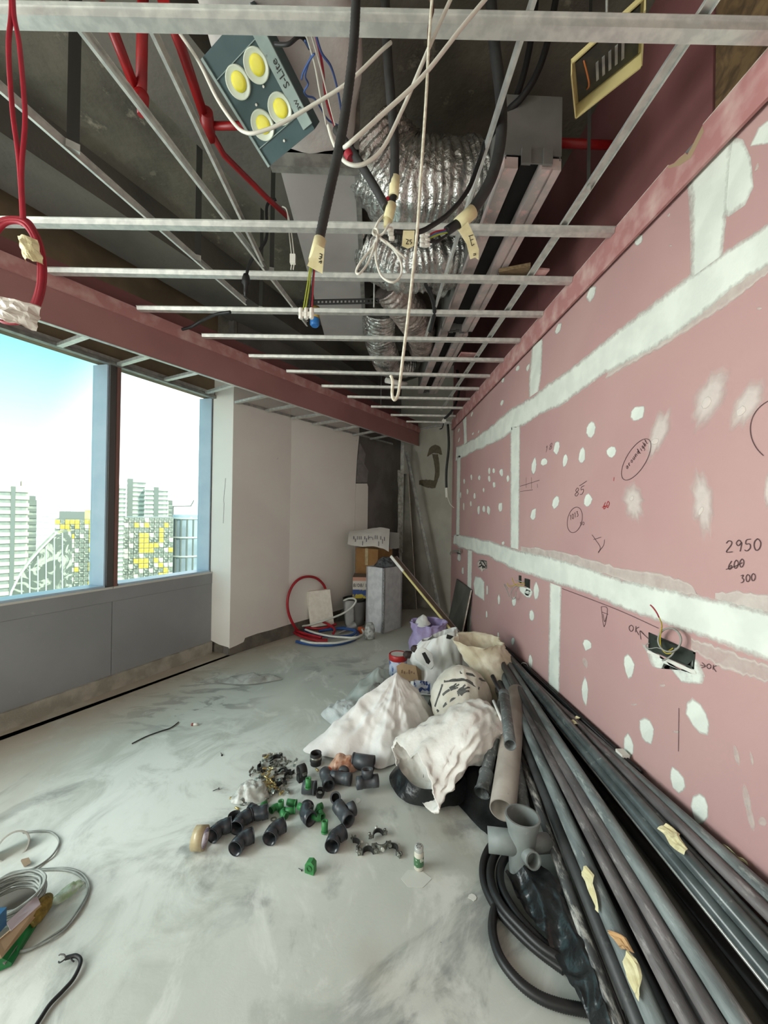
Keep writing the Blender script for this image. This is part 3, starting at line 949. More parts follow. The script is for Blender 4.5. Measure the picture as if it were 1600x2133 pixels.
# ---- bulkhead: pink fascia hanging in front of the window head
zbh = onpl(182.8, 700, BH0, BN).z
bs, be = BH0 - BD * 4.4, BH1 - BD * .05
fas = tag(MB().prism([bs + V((0, 0, zbh)), be + V((0, 0, zbh)), be - BN * .014 + V((0, 0, zbh)), bs - BN * .014 + V((0, 0, zbh))], (0, 0, 2.99 - zbh)).build('wall_bulkhead', mat('pink_fascia_board', sr(162, 116, 113), .85, col2=sr(154, 108, 106), scale=2)), 'pink fascia of the ceiling bulkhead along the window', kind='structure')
zq = onpl(228, 645, BH0 + BN * .02, BN).z
MB().prism([p + V((0, 0, zq)) for p in (bs + BN * .004, be + BN * .004, be + BN * .022, bs + BN * .022)], (0, 0, 2.985 - zq)).build('fascia_strip', M['pinkdust'], fas)
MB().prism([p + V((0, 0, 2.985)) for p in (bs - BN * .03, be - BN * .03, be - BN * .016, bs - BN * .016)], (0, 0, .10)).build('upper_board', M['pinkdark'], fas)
MB().prism([p + V((0, 0, zbh - .003)) for p in (bs + BN * .003, be + BN * .003, be - BN * .03, bs - BN * .03)], (0, 0, .003)).build('edge_bead', M['steel'], fas)
print('bulkhead bottom', zbh, 'strip bottom', zq)

# ================================================================== OPEN CEILING
ZB = 2.965
BLK = mat('black_conduit', sr(46, 46, 46), 0.55, col2=sr(38, 38, 38), scale=30)
BLK2 = mat('black_cable', sr(24, 24, 25), 0.5)
WHC = mat('white_cable', sr(206, 204, 192), 0.55)
ROPE = mat('cream_rope', sr(214, 210, 192), 0.8, col2=sr(190, 184, 164), scale=80)
MASK = mat('masking_tape', sr(226, 218, 176), 0.75, col2=sr(214, 204, 158), scale=20, bump=.1, bscale=60)
INK = mat('black_marker', sr(40, 38, 36), 0.7)
REDC = mat('red_cable', sr(164, 28, 48), 0.5, col2=sr(148, 24, 42), scale=12)
BLUEC = mat('blue_wire', sr(58, 84, 140), 0.5)
GRNY = mat('green_yellow_wire', sr(150, 160, 52), 0.5)
CLRW = mat('white_connector', sr(222, 220, 210), 0.4)
REDP_ = mat('red_sprinkler_paint', sr(150, 20, 22), 0.4, col2=sr(128, 14, 18), scale=6)

HAT = [(-.034, .022), (-.025, .022), (-.019, 0), (.019, 0), (.025, .022), (.034, .022), (.034, .0235), (.0235, .0235), (.0175, .0015), (-.0175, .0015), (-.0235, .0235), (-.034, .0235)]
CUP = [(-.006, 0), (.006, 0), (.006, .0015), (-.0045, .0015), (-.0045, .0365), (.006, .0365), (.006, .038), (-.006, .038)]
CFL = [(-.019, 0), (-.0165, 0), (-.0165, .010), (.0165, .010), (.0165, 0), (.019, 0), (.019, .012), (-.019, .012)]


def bh_x(y):      # bulkhead face at depth y
    return BH0.x + (y - BH0.y) / BD.y * BD.x


ordn = ['nearest', 'second', 'third', 'fourth', 'fifth', 'sixth', 'seventh', 'eighth', 'ninth', 'tenth', 'eleventh', 'last and farthest']
bat = [(63, 0, 96, 1600), (476, 60, 496, 1277), (574.7, 110, 594.6, 1191), (650.7, 292, 662.5, 1131), (706, 430, 716, 1082), (750, 700, 755.5, 1047),
       (780.5, 700, 788, 1020), (808.7, 700, 813.7, 997), (830, 720, 835, 979), (850, 755, 853, 962), (867, 800, 869.5, 950), (880.5, 832, 882.5, 937)]
BY = []
for i, (ya, xa, yb_, xb) in enumerate(bat):
    a, b_ = onz(xa, ya, ZB), onz(xb, yb_, ZB)
    d = (b_ - a) / (b_.x - a.x)
    a = a + V((0, -.019, 0)); b_ = b_ + V((0, -.019, 0))
    xl_, xr_ = bh_x(a.y) + .028, XR - .032
    p, q = a + d * (xl_ - a.x), a + d * (xr_ - a.x)
    BY.append((a, d))
    lab = '%s galvanised ceiling batten from the camera%s' % (ordn[i], (', crossing the top of the picture', ', behind the taped cables')[i] if i < 2 else ', spanning pink bulkhead to pink wall')
    ob = MB().extrude(HAT, p, q).build('ceiling_batten', M['steel'])
    tag(ob, lab, 'batten', 'galvanised ceiling battens')

ZC = ZB + .0245


def chan(p, q, prof, lab, z=None):
    a, b_ = onz(p[0], p[1], z or ZC), onz(q[0], q[1], z or ZC)
    d = (b_ - a).normalized()
    return tag(MB().extrude(prof, a, b_).build('carrying_channel', M['steel']), lab, 'channel', 'steel carrying channels'), a, b_


c1, A1, A2 = chan((-200, 19), (513, 636), CUP, 'leftmost steel carrying channel running diagonally above the battens')
c2, B1, B2 = chan((130, 21), (640, 680), CUP, 'steel carrying channel second from the left, below the red pipes')
c3, C1_, C2_ = chan((300, 38), (548, 556), CUP, 'steel carrying channel left of the spotlight box')
c4, D1, D2 = chan((1500, -20), (918, 857), CFL, 'wide steel carrying channel close to the pink wall')
c5, E1, E2 = chan((1118, -10), (885, 712), CUP, 'steel carrying channel beside the slot diffuser')


def hang(px, py, w_, lab, z=ZC + .038, t=.003, m_=None, top=ZS):
    p = onz(px, py, z)
    d = V((p.x, p.y, 0)).normalized()
    s_ = V((d.y, -d.x, 0))
    r_ = thing('ceiling_hanger', p, lab, 'hanger', 'ceiling hangers')
    MB().box(p + V((0, 0, (top - z) / 2)), (w_, t, top - z), (s_, d, V((0, 0, 1)))).build('strap', m_ or HANG, r_)
    MB().box(p + V((0, 0, -.012)), (w_ * 1.1, .022, .03), (s_, d, V((0, 0, 1)))).build('clip', M['steel'], r_)
    return r_


HANG = mat('dark_steel_strap', sr(66, 66, 62), .5, .4)
hang(152, 300, .042, 'broad dark hanger strap on the leftmost channel')
hang(412, 534, .032, 'dark hanger strap on the leftmost channel, farther one')
hang(566, 560, .026, 'thin hanger beside the left edge of the grey duct')
hang(543, 640, .024, 'thin hanger under the black plug cable')
hang(1226, 385, .014, 'thin hanger rod above the wide channel by the pink wall', z=ZC + .012)
for px, py, lab in ((793, 868, 'threaded rod hanging left of the far foil ducts'), (779, 640, 'threaded rod beside the end of the perforated bar')):
    p = onz(px, py, ZC)
    tag(MB().tube([p, p + V((0, 0, ZS - ZC))], .006, 6).build('threaded_rod', M['steeldull']), lab, 'rod')

# bulkhead ladder frame between fascia and window wall
lad = thing('bulkhead_frame', BH0 + V((0, 0, zbh)), 'steel ladder framing under the window bulkhead', 'frame')
pairs = [((182.8, 698), (123.7, 723)), ((310.7, 744), (247.5, 762.6)), ((412, 778), (344.5, 793.6)), ((489, 802.6), (430, 820)), ((558, 825.5), (492, 841)), ((618.6, 846), (554.7, 858)),
         ((672.8, 861.6), (608.8, 874)), ((712, 876), (653, 886)), ((750, 890), (697, 898)), ((782, 901), (737, 908)), ((810, 911), (772, 916))]
UP = [(-.02, 0), (.02, 0), (.02, .024), (.0185, .024), (.0185, .0015), (-.0185, .0015), (-.0185, .024), (-.02, .024)]
RR = []
for (a, b_), (c, d) in pairs:
    p = onpl(a, b_, BH0 - BN * .03, BN)
    q = onpl(c, d, *((WE + WN * .02, WN) if c < 440 else (WA + wn * .02, wn)))
    RR.append((p, q))
p0, q0 = RR[0]
RR = [(p0 - BD * .62 * k, V((0, 0, 0)) + q0 - WD * .62 * k) for k in (3, 2, 1)] + RR
for p, q in RR:
    p.z = zbh + .005
    MB().extrude(UP, p, q).build('rung', M['steel'], lad)
MB().bar(RR[0][0] - BD * .3 + V((0, 0, .04)) - BN * .002, BH1 - BD * .12 - BN * .032 + V((0, 0, zbh + .045)), .002, .035).build('rail', M['steeldull'], lad)
zw = RR[5][1].z
MB().bar(wp(3, zw + .03, .018), wp(.02, RR[6][1].z + .03, .018), .002, .03).build('rail', M['steel'], lad)
MB().bar(W(494, RR[7][1].z + .03) + wn * .014, W(815, 2.72) + wn * .014, .002, .03).build('rail', M['steel'], lad)

# ---- rectangular duct with wrapped near section
DUCT = mat('grey_duct_panel', sr(176, 172, 170), 0.6, col2=sr(164, 160, 158), scale=3, bump=.02)
WRAP = mat('white_duct_wrap', sr(204, 198, 194), 0.5, col2=sr(184, 178, 174), scale=5, bump=.5, bscale=9)
zd = 3.24
xa_, xb_ = onz(579, 335, zd).x, onz(738, 345, zd).x
yn, yf = onz(620, 318, zd).y, onz(720, 700, zd).y
du = thing('air_duct', ((xa_ + xb_) / 2, (yn + yf) / 2, zd), 'grey rectangular air duct behind the four-lamp spotlight', 'duct')
MB().box(((xa_ + xb_) / 2, (yn + yf) / 2, zd + .12), (xb_ - xa_, yf - yn, .24)).build('duct_body', DUCT, du)
MB().box(((xa_ + xb_) / 2, yn + .02, zd + .12), (xb_ - xa_ + .05, .04, .37)).build('flange', M['steeldull'], du)
MB().box((xb_ + .015, (yn + yf) / 2, zd + .012), (.03, yf - yn, .03)).build('edge_angle', M['steeldull'], du)


def wrapf(u, v):
    t = 2 * pi * u
    hw, hh = .36 + .03 * sin(9 * v), .14
    c_, s_ = cos(t), sin(t)
    k = (abs(c_) ** 5 + abs(s_) ** 5) ** (-1 / 5)
    p = V((-.36 + c_ * k * hw * (1 - .35 * v), .72 + v * (yn - .72), zd + .17 + s_ * k * hh))
    nn = noise.noise(p * 4.0) * .03 + abs(noise.noise(p * 9.0)) * .02
    return p + V((c_ * nn, 0, s_ * nn))


MB().grid(wrapf, 48, 30, closeu=True).build('insulation_wrap', WRAP, du)

# ---- foil flexible ducts
FOIL = mat('crinkled_foil', sr(208, 208, 204), 0.22, 0.85, col2=sr(168, 166, 162), scale=9, bump=.9, bscale=26)
FOILP = mat('dusty_crinkled_foil', sr(196, 182, 176), 0.35, 0.75, col2=sr(160, 148, 142), scale=8, bump=.9, bscale=30)


def flex(path, r, lab, m_=None, pitch=.035):
    P = spline(path, 10)
    L = sum((q - p).length for p, q in zip(P[:-1], P[1:]))
    n = max(24, int(L / pitch * 5))
    # resample
    cum = [0]
    for p, q in zip(P[:-1], P[1:]): cum.append(cum[-1] + (q - p).length)
    S, k = [], 0
    for i in range(n + 1):
        s_ = L * i / n
        while k < len(P) - 2 and cum[k + 1] < s_: k += 1
        t = (s_ - cum[k]) / max(1e-6, cum[k + 1] - cum[k])
        S.append(P[k].lerp(P[k + 1], t))
    mb = MB()
    nn = 40
    rad = [r for i in range(n + 1)]
    mb.tube(S, rad, nn)
    for i, v in enumerate(mb.v):
        c = S[min(i // nn, n)]
        d = (v - c)
        f_ = 1 + .040 * sin(2 * pi * (i // nn) / 5 + 5.0 * noise.noise(v * 7)) + noise.noise(v * 9) * .07 + abs(noise.noise(v * 26)) * .07 + noise.noise(v * 60) * .03
        mb.v[i] = c + d * f_
    return tag(mb.build('flexible_duct', m_ or FOIL), lab, 'duct', 'foil flexible ducts')


ZF = 3.24
flex([V((-.02, 2.02, ZF + .2)), V((.12, 2.05, ZF + .05)), V((.34, 2.06, ZF + .03)), V((.52, 2.1, ZF + .08))], .20, 'big foil duct nearest the camera, above the cable ends')
flex([V((-.03, 2.62, ZF + .12)), V((.15, 2.60, ZF + .0)), V((.36, 2.58, ZF)), V((.54, 2.6, ZF + .05))], .185, 'second foil duct behind the taped cables')
flex([V((.10, 2.95, ZF + .03)), V((.24, 3.1, ZF - .05)), V((.36, 3.35, ZF - .06)), V((.46, 3.7, ZF - .03)), V((.50, 4.1, ZF + .05))], .13, 'dusty foil duct slanting towards the slot diffuser', FOILP)
flex([V((.04, 3.3, ZF + .05)), V((.05, 3.6, ZF - .05)), V((.10, 4.0, ZF - .06)), V((.18, 4.35, ZF - .03)), V((.38, 4.55, ZF + .05))], .14, 'far foil duct curving round at the back')
flex([V((.40, 2.86, ZF + .14)), V((.48, 2.88, ZF + .05)), V((.54, 2.9, ZF + .03))], .10, 'short foil duct stub beside the slot diffuser')

# ---- linear slot diffusers
PLEN = mat('grey_plenum_box', sr(120, 118, 114), 0.7, .2, col2=sr(104, 102, 99), scale=4)
SLOT = mat('dusty_pink_channel', sr(196, 178, 174), 0.55, .3, col2=sr(170, 162, 158), scale=10, wear=(sr(214, 180, 176), 16, .55, .66))
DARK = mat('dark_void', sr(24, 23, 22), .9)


def slotd(x0, x1, y0, y1, z, lab):
    r_ = thing('slot_diffuser', ((x0 + x1) / 2, (y0 + y1) / 2, z), lab, 'diffuser', 'linear slot diffusers')
    w_ = x1 - x0
    yc, ln = (y0 + y1) / 2, y1 - y0
    MB().box((x0 + .006, yc, z + .18), (.004, ln, .28)).box((x1 - .006, yc, z + .18), (.004, ln, .28)).box(((x0 + x1) / 2, yc, z + .318), (w_ - .008, ln, .004)).build('plenum_box', PLEN, r_)
    for y_ in (y0, y1):
        e = MB()
        e.box(((x0 + x1) / 2, y_, z + .19), (w_, .006, .26))
        e.box((x0 + w_ * .36, y_ - .012, z + .045), (w_ * .16, .012, .07)).box((x0 + w_ * .74, y_ - .012, z + .045), (w_ * .16, .012, .07))
        e.box((x0 + w_ * .55, y_ - .004, z + .05), (w_ * .3, .006, .06))
        e.build('end_plate', PLEN, r_)
    MB().extrude([(-w_ / 2 + .0, 0), (-w_ / 2 + .034, 0), (-w_ / 2 + .034, .008), (-w_ / 2 + .046, .008), (-w_ / 2 + .046, .0), (-w_ / 2 + .088, 0), (-w_ / 2 + .088, .05), (-w_ / 2, .05)],
                 ((x0 + x1) / 2, y1, z), ((x0 + x1) / 2, y0, z)).build('slot_channel', SLOT, r_)
    MB().extrude([(w_ / 2 - .06, 0), (w_ / 2, 0), (w_ / 2, .05), (w_ / 2 - .06, .05)], ((x0 + x1) / 2, y1, z), ((x0 + x1) / 2, y0, z)).build('slot_channel', SLOT, r_)
    # underside carriers seen between: channel runs on the camera's left side
    MB().box(((x0 + x1) / 2 + .012, yc, z + .06), (w_ - .15, ln - .02, .004)).build('slot_shade', DARK, r_)  # near-black sheet painting the shade inside the open slot
    return r_


zs_ = 3.045
sx0, sx1 = onz(1048, 357, zs_).x, onz(1168, 357, zs_).x
sy0 = onz(1100, 352, zs_).y
slotd(sx0, sx1, sy0, 3.18, zs_, 'long slot diffuser box with dark end plate above the taped cable')
slotd(sx0, sx1 - .02, 3.24, 4.85, zs_, 'farther slot diffuser box lined up behind the first')

# ---- spotlight box with four lamps
LB = mat('dark_green_grey_lamp_box', sr(60, 82, 84), 0.5, col2=sr(52, 74, 76), scale=8, wear=(sr(150, 160, 158), 30, .70, .73))
LR = mat('pale_green_lamp_rim', sr(150, 166, 160), 0.5, col2=sr(136, 152, 148), scale=12)
LO = mat('lamp_reflector', sr(206, 214, 196), 0.35)
LY = mat('yellow_lamp_chip', sr(232, 222, 40), 0.5, col2=sr(238, 228, 96), scale=20)
CA, CB_, CC, CD = (O + ray(423, 118) * 1.0, O + ray(522, 4) * .91224, O + ray(655, 270) * 1.0896, O + ray(561, 347) * 1.17736)
kk = 1.48 / (CD.z - H)
CA, CB_, CC, CD = [O + (p - O) * kk for p in (CA, CB_, CC, CD)]
lx = (CC - CD).normalized()
ly = (CA - CD)
ly = (ly - lx * ly.dot(lx)).normalized()
nz_ = lx.cross(ly)
if nz_.z < 0: nz_ = -nz_
lwid, llen = ((CC - CD).length + (CB_ - CA).length) / 2, ((CA - CD).length + (CB_ - CC).length) / 2
org = CD
sp = thing('spotlight_box', org + lx * lwid / 2 + ly * llen / 2, 'dark green four-lamp spotlight box tilted above the ceiling frame', 'lamp')


def LP(u, v, w_=0.0): return org + lx * u + ly * v + nz_ * w_


def lbox(u0, u1, v0, v1, w0, w1): return MB().box(LP((u0 + u1) / 2, (v0 + v1) / 2, (w0 + w1) / 2), (u1 - u0, v1 - v0, w1 - w0), (lx, ly, nz_))


def onl(px, py, off=0.0): return onpl(px, py, org - nz_ * off, nz_)


lbox(0, lwid, 0, llen, .004, .09).build('lamp_housing', LB, sp)
lbox(-.006, .004, 0, llen, -.003, .092).build('side_rim', LR, sp)
lbox(lwid - .040, lwid + .004, .02, llen, -.003, .005).build('side_rim', LR, sp)
lbox(0.004, lwid - .040, .062, .0645, -.001, .006).build('seam_strip', LR, sp)
lbox(0.004, lwid - .040, llen - .066, llen - .0635, -.001, .006).build('seam_strip', LR, sp)
rl = .135 * llen
for (px, py) in ((534, 137), (496, 172), (583, 227), (547, 261)):
    c = onl(px, py)
    ob = MB().lathe([(.001, .003), (rl * .5, .002), (rl * .9, -.003), (rl * .98, -.005), (rl, 0), (rl, .010)], c, nz_, 32, capt=False).build('lamp_reflector', LO, sp)
    MB().lathe([(.0001, -.007), (rl * .35, -.0065), (rl * .58, -.004), (rl * .62, .001)], c + lx * .004, nz_, 24, capb=False).build('lamp_chip', LY, ob)
for (px, py) in ((556, 116), (602, 177), (625, 223), (592, 293), (549, 180), (534, 218)):
    MB().lathe([(.004, -.003), (.004, .004)], onl(px, py), nz_, 10).build('paint_spot', CLRW, sp)


def text3d(txt, size, origin, xd, yd, m_, parent, nm='lettering', depth=.0004):
    cu = bpy.data.curves.new(nm, 'FONT')
    cu.body = txt
    cu.size = size
    cu.extrude = depth
    cu.resolution_u = 2
    ob = bpy.data.objects.new(nm, cu)
    COL.objects.link(ob)
    xd, yd = V(xd).normalized(), V(yd)
    zd_ = xd.cross(yd).normalized()
    yd = zd_.cross(xd)
    mm = Matrix((xd, yd, zd_)).transposed().to_4x4()
    mm.translation = V(origin)
    dg = bpy.context.evaluated_depsgraph_get()
    me = bpy.data.meshes.new_from_object(ob.evaluated_get(dg))
    bpy.data.objects.remove(ob)
    me.transform(mm.to_3x3().to_4x4())
    c = V(origin)
    o2 = bpy.data.objects.new(nm, me)
    me.materials.clear()
    me.materials.append(m_)
    COL.objects.link(o2)
    if parent is not None:
        o2.parent = parent
        o2.location = c - wloc(parent)
    else:
        o2.location = c
    return o2


tdir = ly
text3d('S-Lite', .034, onl(604, 178, .004), tdir, -lx, INK, sp)
text3d('3W', .020, onl(628, 226, .004), tdir, -lx, INK, sp)

# ---- cream control box hung near the pink wall
CRM = mat('cream_box_plastic', sr(206, 190, 134), 0.6, col2=sr(194, 178, 122), scale=6)
PCB = mat('dark_circuit_board', sr(40, 40, 36), .6, col2=sr(60, 56, 44), scale=20)
zc = 3.14
A_, B_, C_ = onz(1198, 250, zc), onz(1338, 140, zc), onz(1189, 158, zc)
ex, ey = (B_ - A_), (C_ - A_)
D_ = A_ + ex + ey
cb = thing('control_box', (A_ + D_) / 2, 'cream open control box with dark circuit board near the pink wall', 'box')
hh = V((0, 0, .055))
MB().prism([A_, B_, B_ + ey * .03, A_ + ey * .03], hh).prism([A_, C_, C_ + ex * .02, A_ + ex * .02], hh).prism([p + V((0, 0, .043)) for p in (C_, D_, D_ - ey * .03, C_ - ey * .03)], (0, 0, .012)).prism([B_, D_, D_ - ex * .02, B_ - ex * .02], hh).prism([p + hh for p in (A_, B_, D_, C_)], (0, 0, .006)).build('box_shell', CRM, cb)
MB().prism([p + V((0, 0, .046)) for p in (A_ + ex * .06 + ey * .08, B_ - ex * .06 + ey * .08, D_ - ex * .06 - ey * .08, C_ + ex * .06 - ey * .08)], (0, 0, .006)).build('circuit_board', PCB, cb)
fin = MB()
for k in range(5):
    p = A_ + ex * (.35 + .09 * k) + ey * .25 + V((0, 0, .04))
    fin.prism([p, p + ex * .04, p + ex * .04 + ey * .35, p + ey * .35], (0, 0, .02))
fin.build('heat_sink', M['steeldull'], cb)
MB().tube(spline([A_ + ex * .2 + ey * .2 + V((0, 0, .05)), A_ + ex * .25 + ey * .5 + V((0, 0, .01)), A_ + ex * .18 + ey * .85 + V((0, 0, .05))], 6), .003, 6).build('orange_wire', mat('orange_wire', sr(170, 96, 40), .5), cb)
MB().tube([(A_ + D_) / 2 + hh, (A_ + D_) / 2 + V((0, 0, ZS - zc))], .005, 6).build('hanging_rod', M['steeldull'], cb)

# ---- red sprinkler pipes
zr = 3.30
P2 = [onz(340, 0, zr), onz(378, 100, zr), onz(432, 262, zr), onz(466, 322, zr), onz(556, 412, zr), onz(600, 452, zr)]
sprk = thing('sprinkler_pipe', P2[2], 'red sprinkler pipe bending past the spotlight box', 'pipe')
MB().tube(P2[:3], .020, 12).build('pipe_run', REDP_, sprk)
MB().tube(P2[2:], .014, 12).build('pipe_run', REDP_, sprk)
MB().tube([onz(430, 232, zr), onz(432, 262, zr), onz(440, 290, zr)], [.027, .032, .022], 14).build('pipe_fitting', REDP_, sprk)
MB().tube([P2[2], onz(560, 262, zr)], .016, 12).build('pipe_branch', REDP_, sprk)
zq_ = 3.12
q0_ = onz(294, 208, zq_)
sp2 = thing('sprinkler_drop', q0_, 'red sprinkler drop with two joined pipes at upper left', 'pipe')
MB().tube([q0_, V((q0_.x, q0_.y, ZS))], .020, 12).build('drop_pipe', REDP_, sp2)
MB().tube([onz(215, 10, 3.2), onz(286, 196, 3.16)], .018, 12).build('pipe_arm', REDP_, sp2)
MB().lathe([(.012, -.06), (.015, -.03), (.026, -.02), (.028, .02), (.021, .03)], q0_, (0, 0, 1), 14).build('sprinkler_head', REDP_, sp2)
yy = onz(1215, 300, 3.42)
tag(MB().tube([V((.9, yy.y, 3.42)), V((XR, yy.y, 3.42))], .02, 12).build('sprinkler_pipe', REDP_), 'short red pipe entering the pink wall behind the slot diffuser', 'pipe')

# ---- hanging conduits and cables


def cpath(pts, per=8):
    return spline([aty(a, b_, y) for a, b_, y in pts], per)


def wrapmb(p, q, r, n=14):
    return MB().hollow(p, q, r, r * .72, n)


def flag(px, y, nm, parent, m_=None, th=.0012, off=0):
    P = [aty(a, b_, y) for a, b_ in px]
    return MB().prism(P, V((.0, th, 0))).build(nm, m_ or MASK, parent)


def inkmarks(lines, y, parent, w_=.0022):
    mb = MB()
    for ln in lines:
        for p, q in zip(ln[:-1], ln[1:]):
            a, b_ = aty(p[0], p[1], y), aty(q[0], q[1], y)
            mb.bar(a, b_, w_, .0006, up=(0, 1, 0))
    return mb.build('marker_writing', INK, parent)


Y1 = 1.06
c1p = cpath([(745, -140, Y1), (742, -10, Y1), (736, 100, Y1), (722, 215, Y1), (706, 310, Y1), (682, 420, Y1), (664, 505, Y1)])
k1 = thing('black_conduit', c1p[-1], 'thick black corrugated cable hanging in front with tape flag', 'cable')
rad = [.0125 + (.0008 if i % 2 else 0) for i in range(len(c1p) * 3)]
dens = spline(c1p, 3)
MB().tube(dens, [.0125 + (.0010 if i % 2 else 0) for i in range(len(dens))], 12).build('conduit', BLK, k1)
wrapmb(aty(667, 498, Y1), aty(655, 545, Y1), .0165).build('tape_wrap', MASK, k1)
flag([(658, 508), (676, 518), (672, 570), (640, 553), (650, 530)], Y1 - .018, 'tape_flag', k1)
inkmarks([[(666, 528), (671, 530), (668, 540), (664, 538)], [(666, 534), (671, 536)], [(664, 546), (670, 543), (668, 549)]], Y1 - .0195, k1)
for pts, m_ in ((((648, 545), (641, 590), (632, 645)), GRNY), (((650, 548), (644, 600), (636, 648)), GRNY), (((654, 550), (650, 600), (644, 648)), BLK2), (((656, 550), (652, 600), (650, 648)), REDC)):
    MB().tube(cpath([(a, b_, Y1) for a, b_ in pts]), .0022, 6).build('wire', m_, k1)
cn = MB()
for i in range(3):
    for j in range(2):
        p = aty(627 + i * 11, 648 + j * 10, Y1)
        cn.lathe([(.005, -.008), (.0065, -.006), (.0065, .006), (.005, .008)], p, (0, 0, 1), 8)
cn.box(aty(637, 656, Y1), (.036, .010, .012)).build('connector_block', CLRW, k1)

Y2 = 1.35
c2p = cpath([(800, -60, Y2), (806, 90, Y2), (814, 200, Y2), (822, 300, Y2), (821, 385, Y2)])
k2 = thing('black_conduit', c2p[-1], 'black conduit ending in two yellowed tape wraps and a white bow', 'cable')
MB().tube(c2p, .0165, 12).build('conduit', BLK, k2)
wrapmb(aty(823, 370, Y2), aty(820, 410, Y2), .0175).build('tape_wrap', MASK, k2)
MB().tube(cpath([(820, 405, Y2), (816, 430, Y2)]), .012, 10).build('cable_core', BLK2, k2)
MB().tube(cpath([(806, 424, Y2), (808, 412, Y2), (810, 420, Y2)]), .006, 8).build('red_tape', REDC, k2)
wrapmb(aty(816, 426, Y2), aty(808, 458, Y2), .0175).build('tape_wrap', MASK, k2)
MB().lathe([(.015, 0), (.008, .03)], aty(808, 456, Y2), aty(803, 476, Y2) - aty(808, 456, Y2), 10).build('tape_wrap', MASK, k2)
Yb = Y2
bow = [(806, 460), (795, 480), (784, 497), (776, 484), (784, 470), (800, 450)]
for pts in ([(800, 448), (788, 462), (781, 480), (786, 497), (776, 515), (752, 545), (742, 565), (749, 570), (765, 550), (778, 520), (784, 500), (783, 540), (795, 575), (818, 588), (834, 575), (836, 550), (822, 522), (800, 503), (786, 494)],
            [(812, 462), (803, 480), (792, 490), (778, 488), (779, 478), (786, 478), (790, 494), (810, 508), (844, 538)], [(788, 494), (815, 512), (846, 541)]):
    MB().tube(cpath([(a, b_, Yb - .01 * (i % 2)) for i, (a, b_) in enumerate(pts)], 6), .0042, 8).build('white_bow_cable', WHC, k2)
c5 = cpath([(700, 270, 1.45), (738, 322, 1.42), (775, 380, 1.38), (805, 432, Y2)])
k5 = thing('black_conduit', c5[-1], 'slanting black conduit joining the white bow from the left', 'cable')
MB().tube(c5, .0145, 12).build('conduit', BLK, k5)
MB().tube(cpath([(724, 318, 1.42), (731, 330, 1.42)]), .017, 10).build('red_tape', REDC, k5)

Y3 = 1.45
c3p = cpath([(1018, -60, Y3), (1030, 90, Y3), (1043, 200, Y3), (1043, 290, Y3), (1024, 370, Y3), (990, 430, Y3), (960, 462, Y3)])
k3 = thing('black_conduit', c3p[-1], 'thickest black conduit curving down to a long yellow tape tag', 'cable')
MB().tube(c3p, .021, 14).build('conduit', BLK, k3)
MB().tube(cpath([(965, 458, Y3), (930, 482, Y3)]), .017, 12).build('cable_core', BLK2, k3)
wrapmb(aty(985, 440, Y3), aty(954, 468, Y3), .0245).build('tape_wrap', MASK, k3)
flag([(955, 480), (975, 462), (990, 495), (998, 520), (997, 541), (990, 536), (980, 540), (972, 508)], Y3 - .026, 'tape_flag', k3)
inkmarks([[(976, 492), (986, 489)], [(978, 491), (983, 512), (988, 508)], [(980, 500), (986, 498)], [(986, 529), (991, 528), (991, 531), (986, 532)]], Y3 - .0275, k3)
for pts, m_ in ((((935, 478), (910, 482), (893, 490)), REDC), (((935, 480), (912, 486), (893, 494)), BLUEC), (((935, 484), (915, 488), (895, 496)), GRNY), (((932, 488), (915, 498), (895, 506)), BLK2), (((930, 490), (912, 504), (897, 502)), BLK2)):
    MB().tube(cpath([(a, b_, Y3) for a, b_ in pts]), .0032, 6).build('wire', m_, k3)
cn = MB()
for i in range(3):
    for j in range(2):
        cn.lathe([(.006, -.01), (.008, -.007), (.008, .007), (.006, .01)], aty(880 + j * 10, 490 + i * 10, Y3), (1, 0, 0), 8)
cn.box(aty(885, 500, Y3), (.02, .012, .05)).build('connector_block', CLRW, k3)

c4p = cpath([(1010, 300, 1.55), (995, 345, 1.5), (975, 395, 1.45), (940, 440, 1.42), (900, 470, 1.4), (868, 484, 1.38), (822, 483, 1.36)])
k4 = thing('black_cable', c4p[-1], 'thin black cable with small tape flag marked in pen', 'cable')
MB().tube(c4p, .0085, 10).build('cable', BLK2, k4)
flag([(840, 480), (864, 480), (862, 512), (850, 518), (837, 512)], 1.355, 'tape_flag', k4)
inkmarks([[(846, 498), (851, 500), (846, 508), (852, 508)], [(858, 499), (854, 500), (854, 503), (858, 505), (855, 509)]], 1.353, k4)
cn = MB()
for i in range(3): cn.lathe([(.006, -.01), (.008, -.007), (.008, .007), (.006, .01)], aty(812 + i * 2, 478 + i * 9, 1.36), (1, 0, 0), 8)
cn.box(aty(816, 488, 1.36), (.012, .010, .04)).build('connector_block', CLRW, k4)

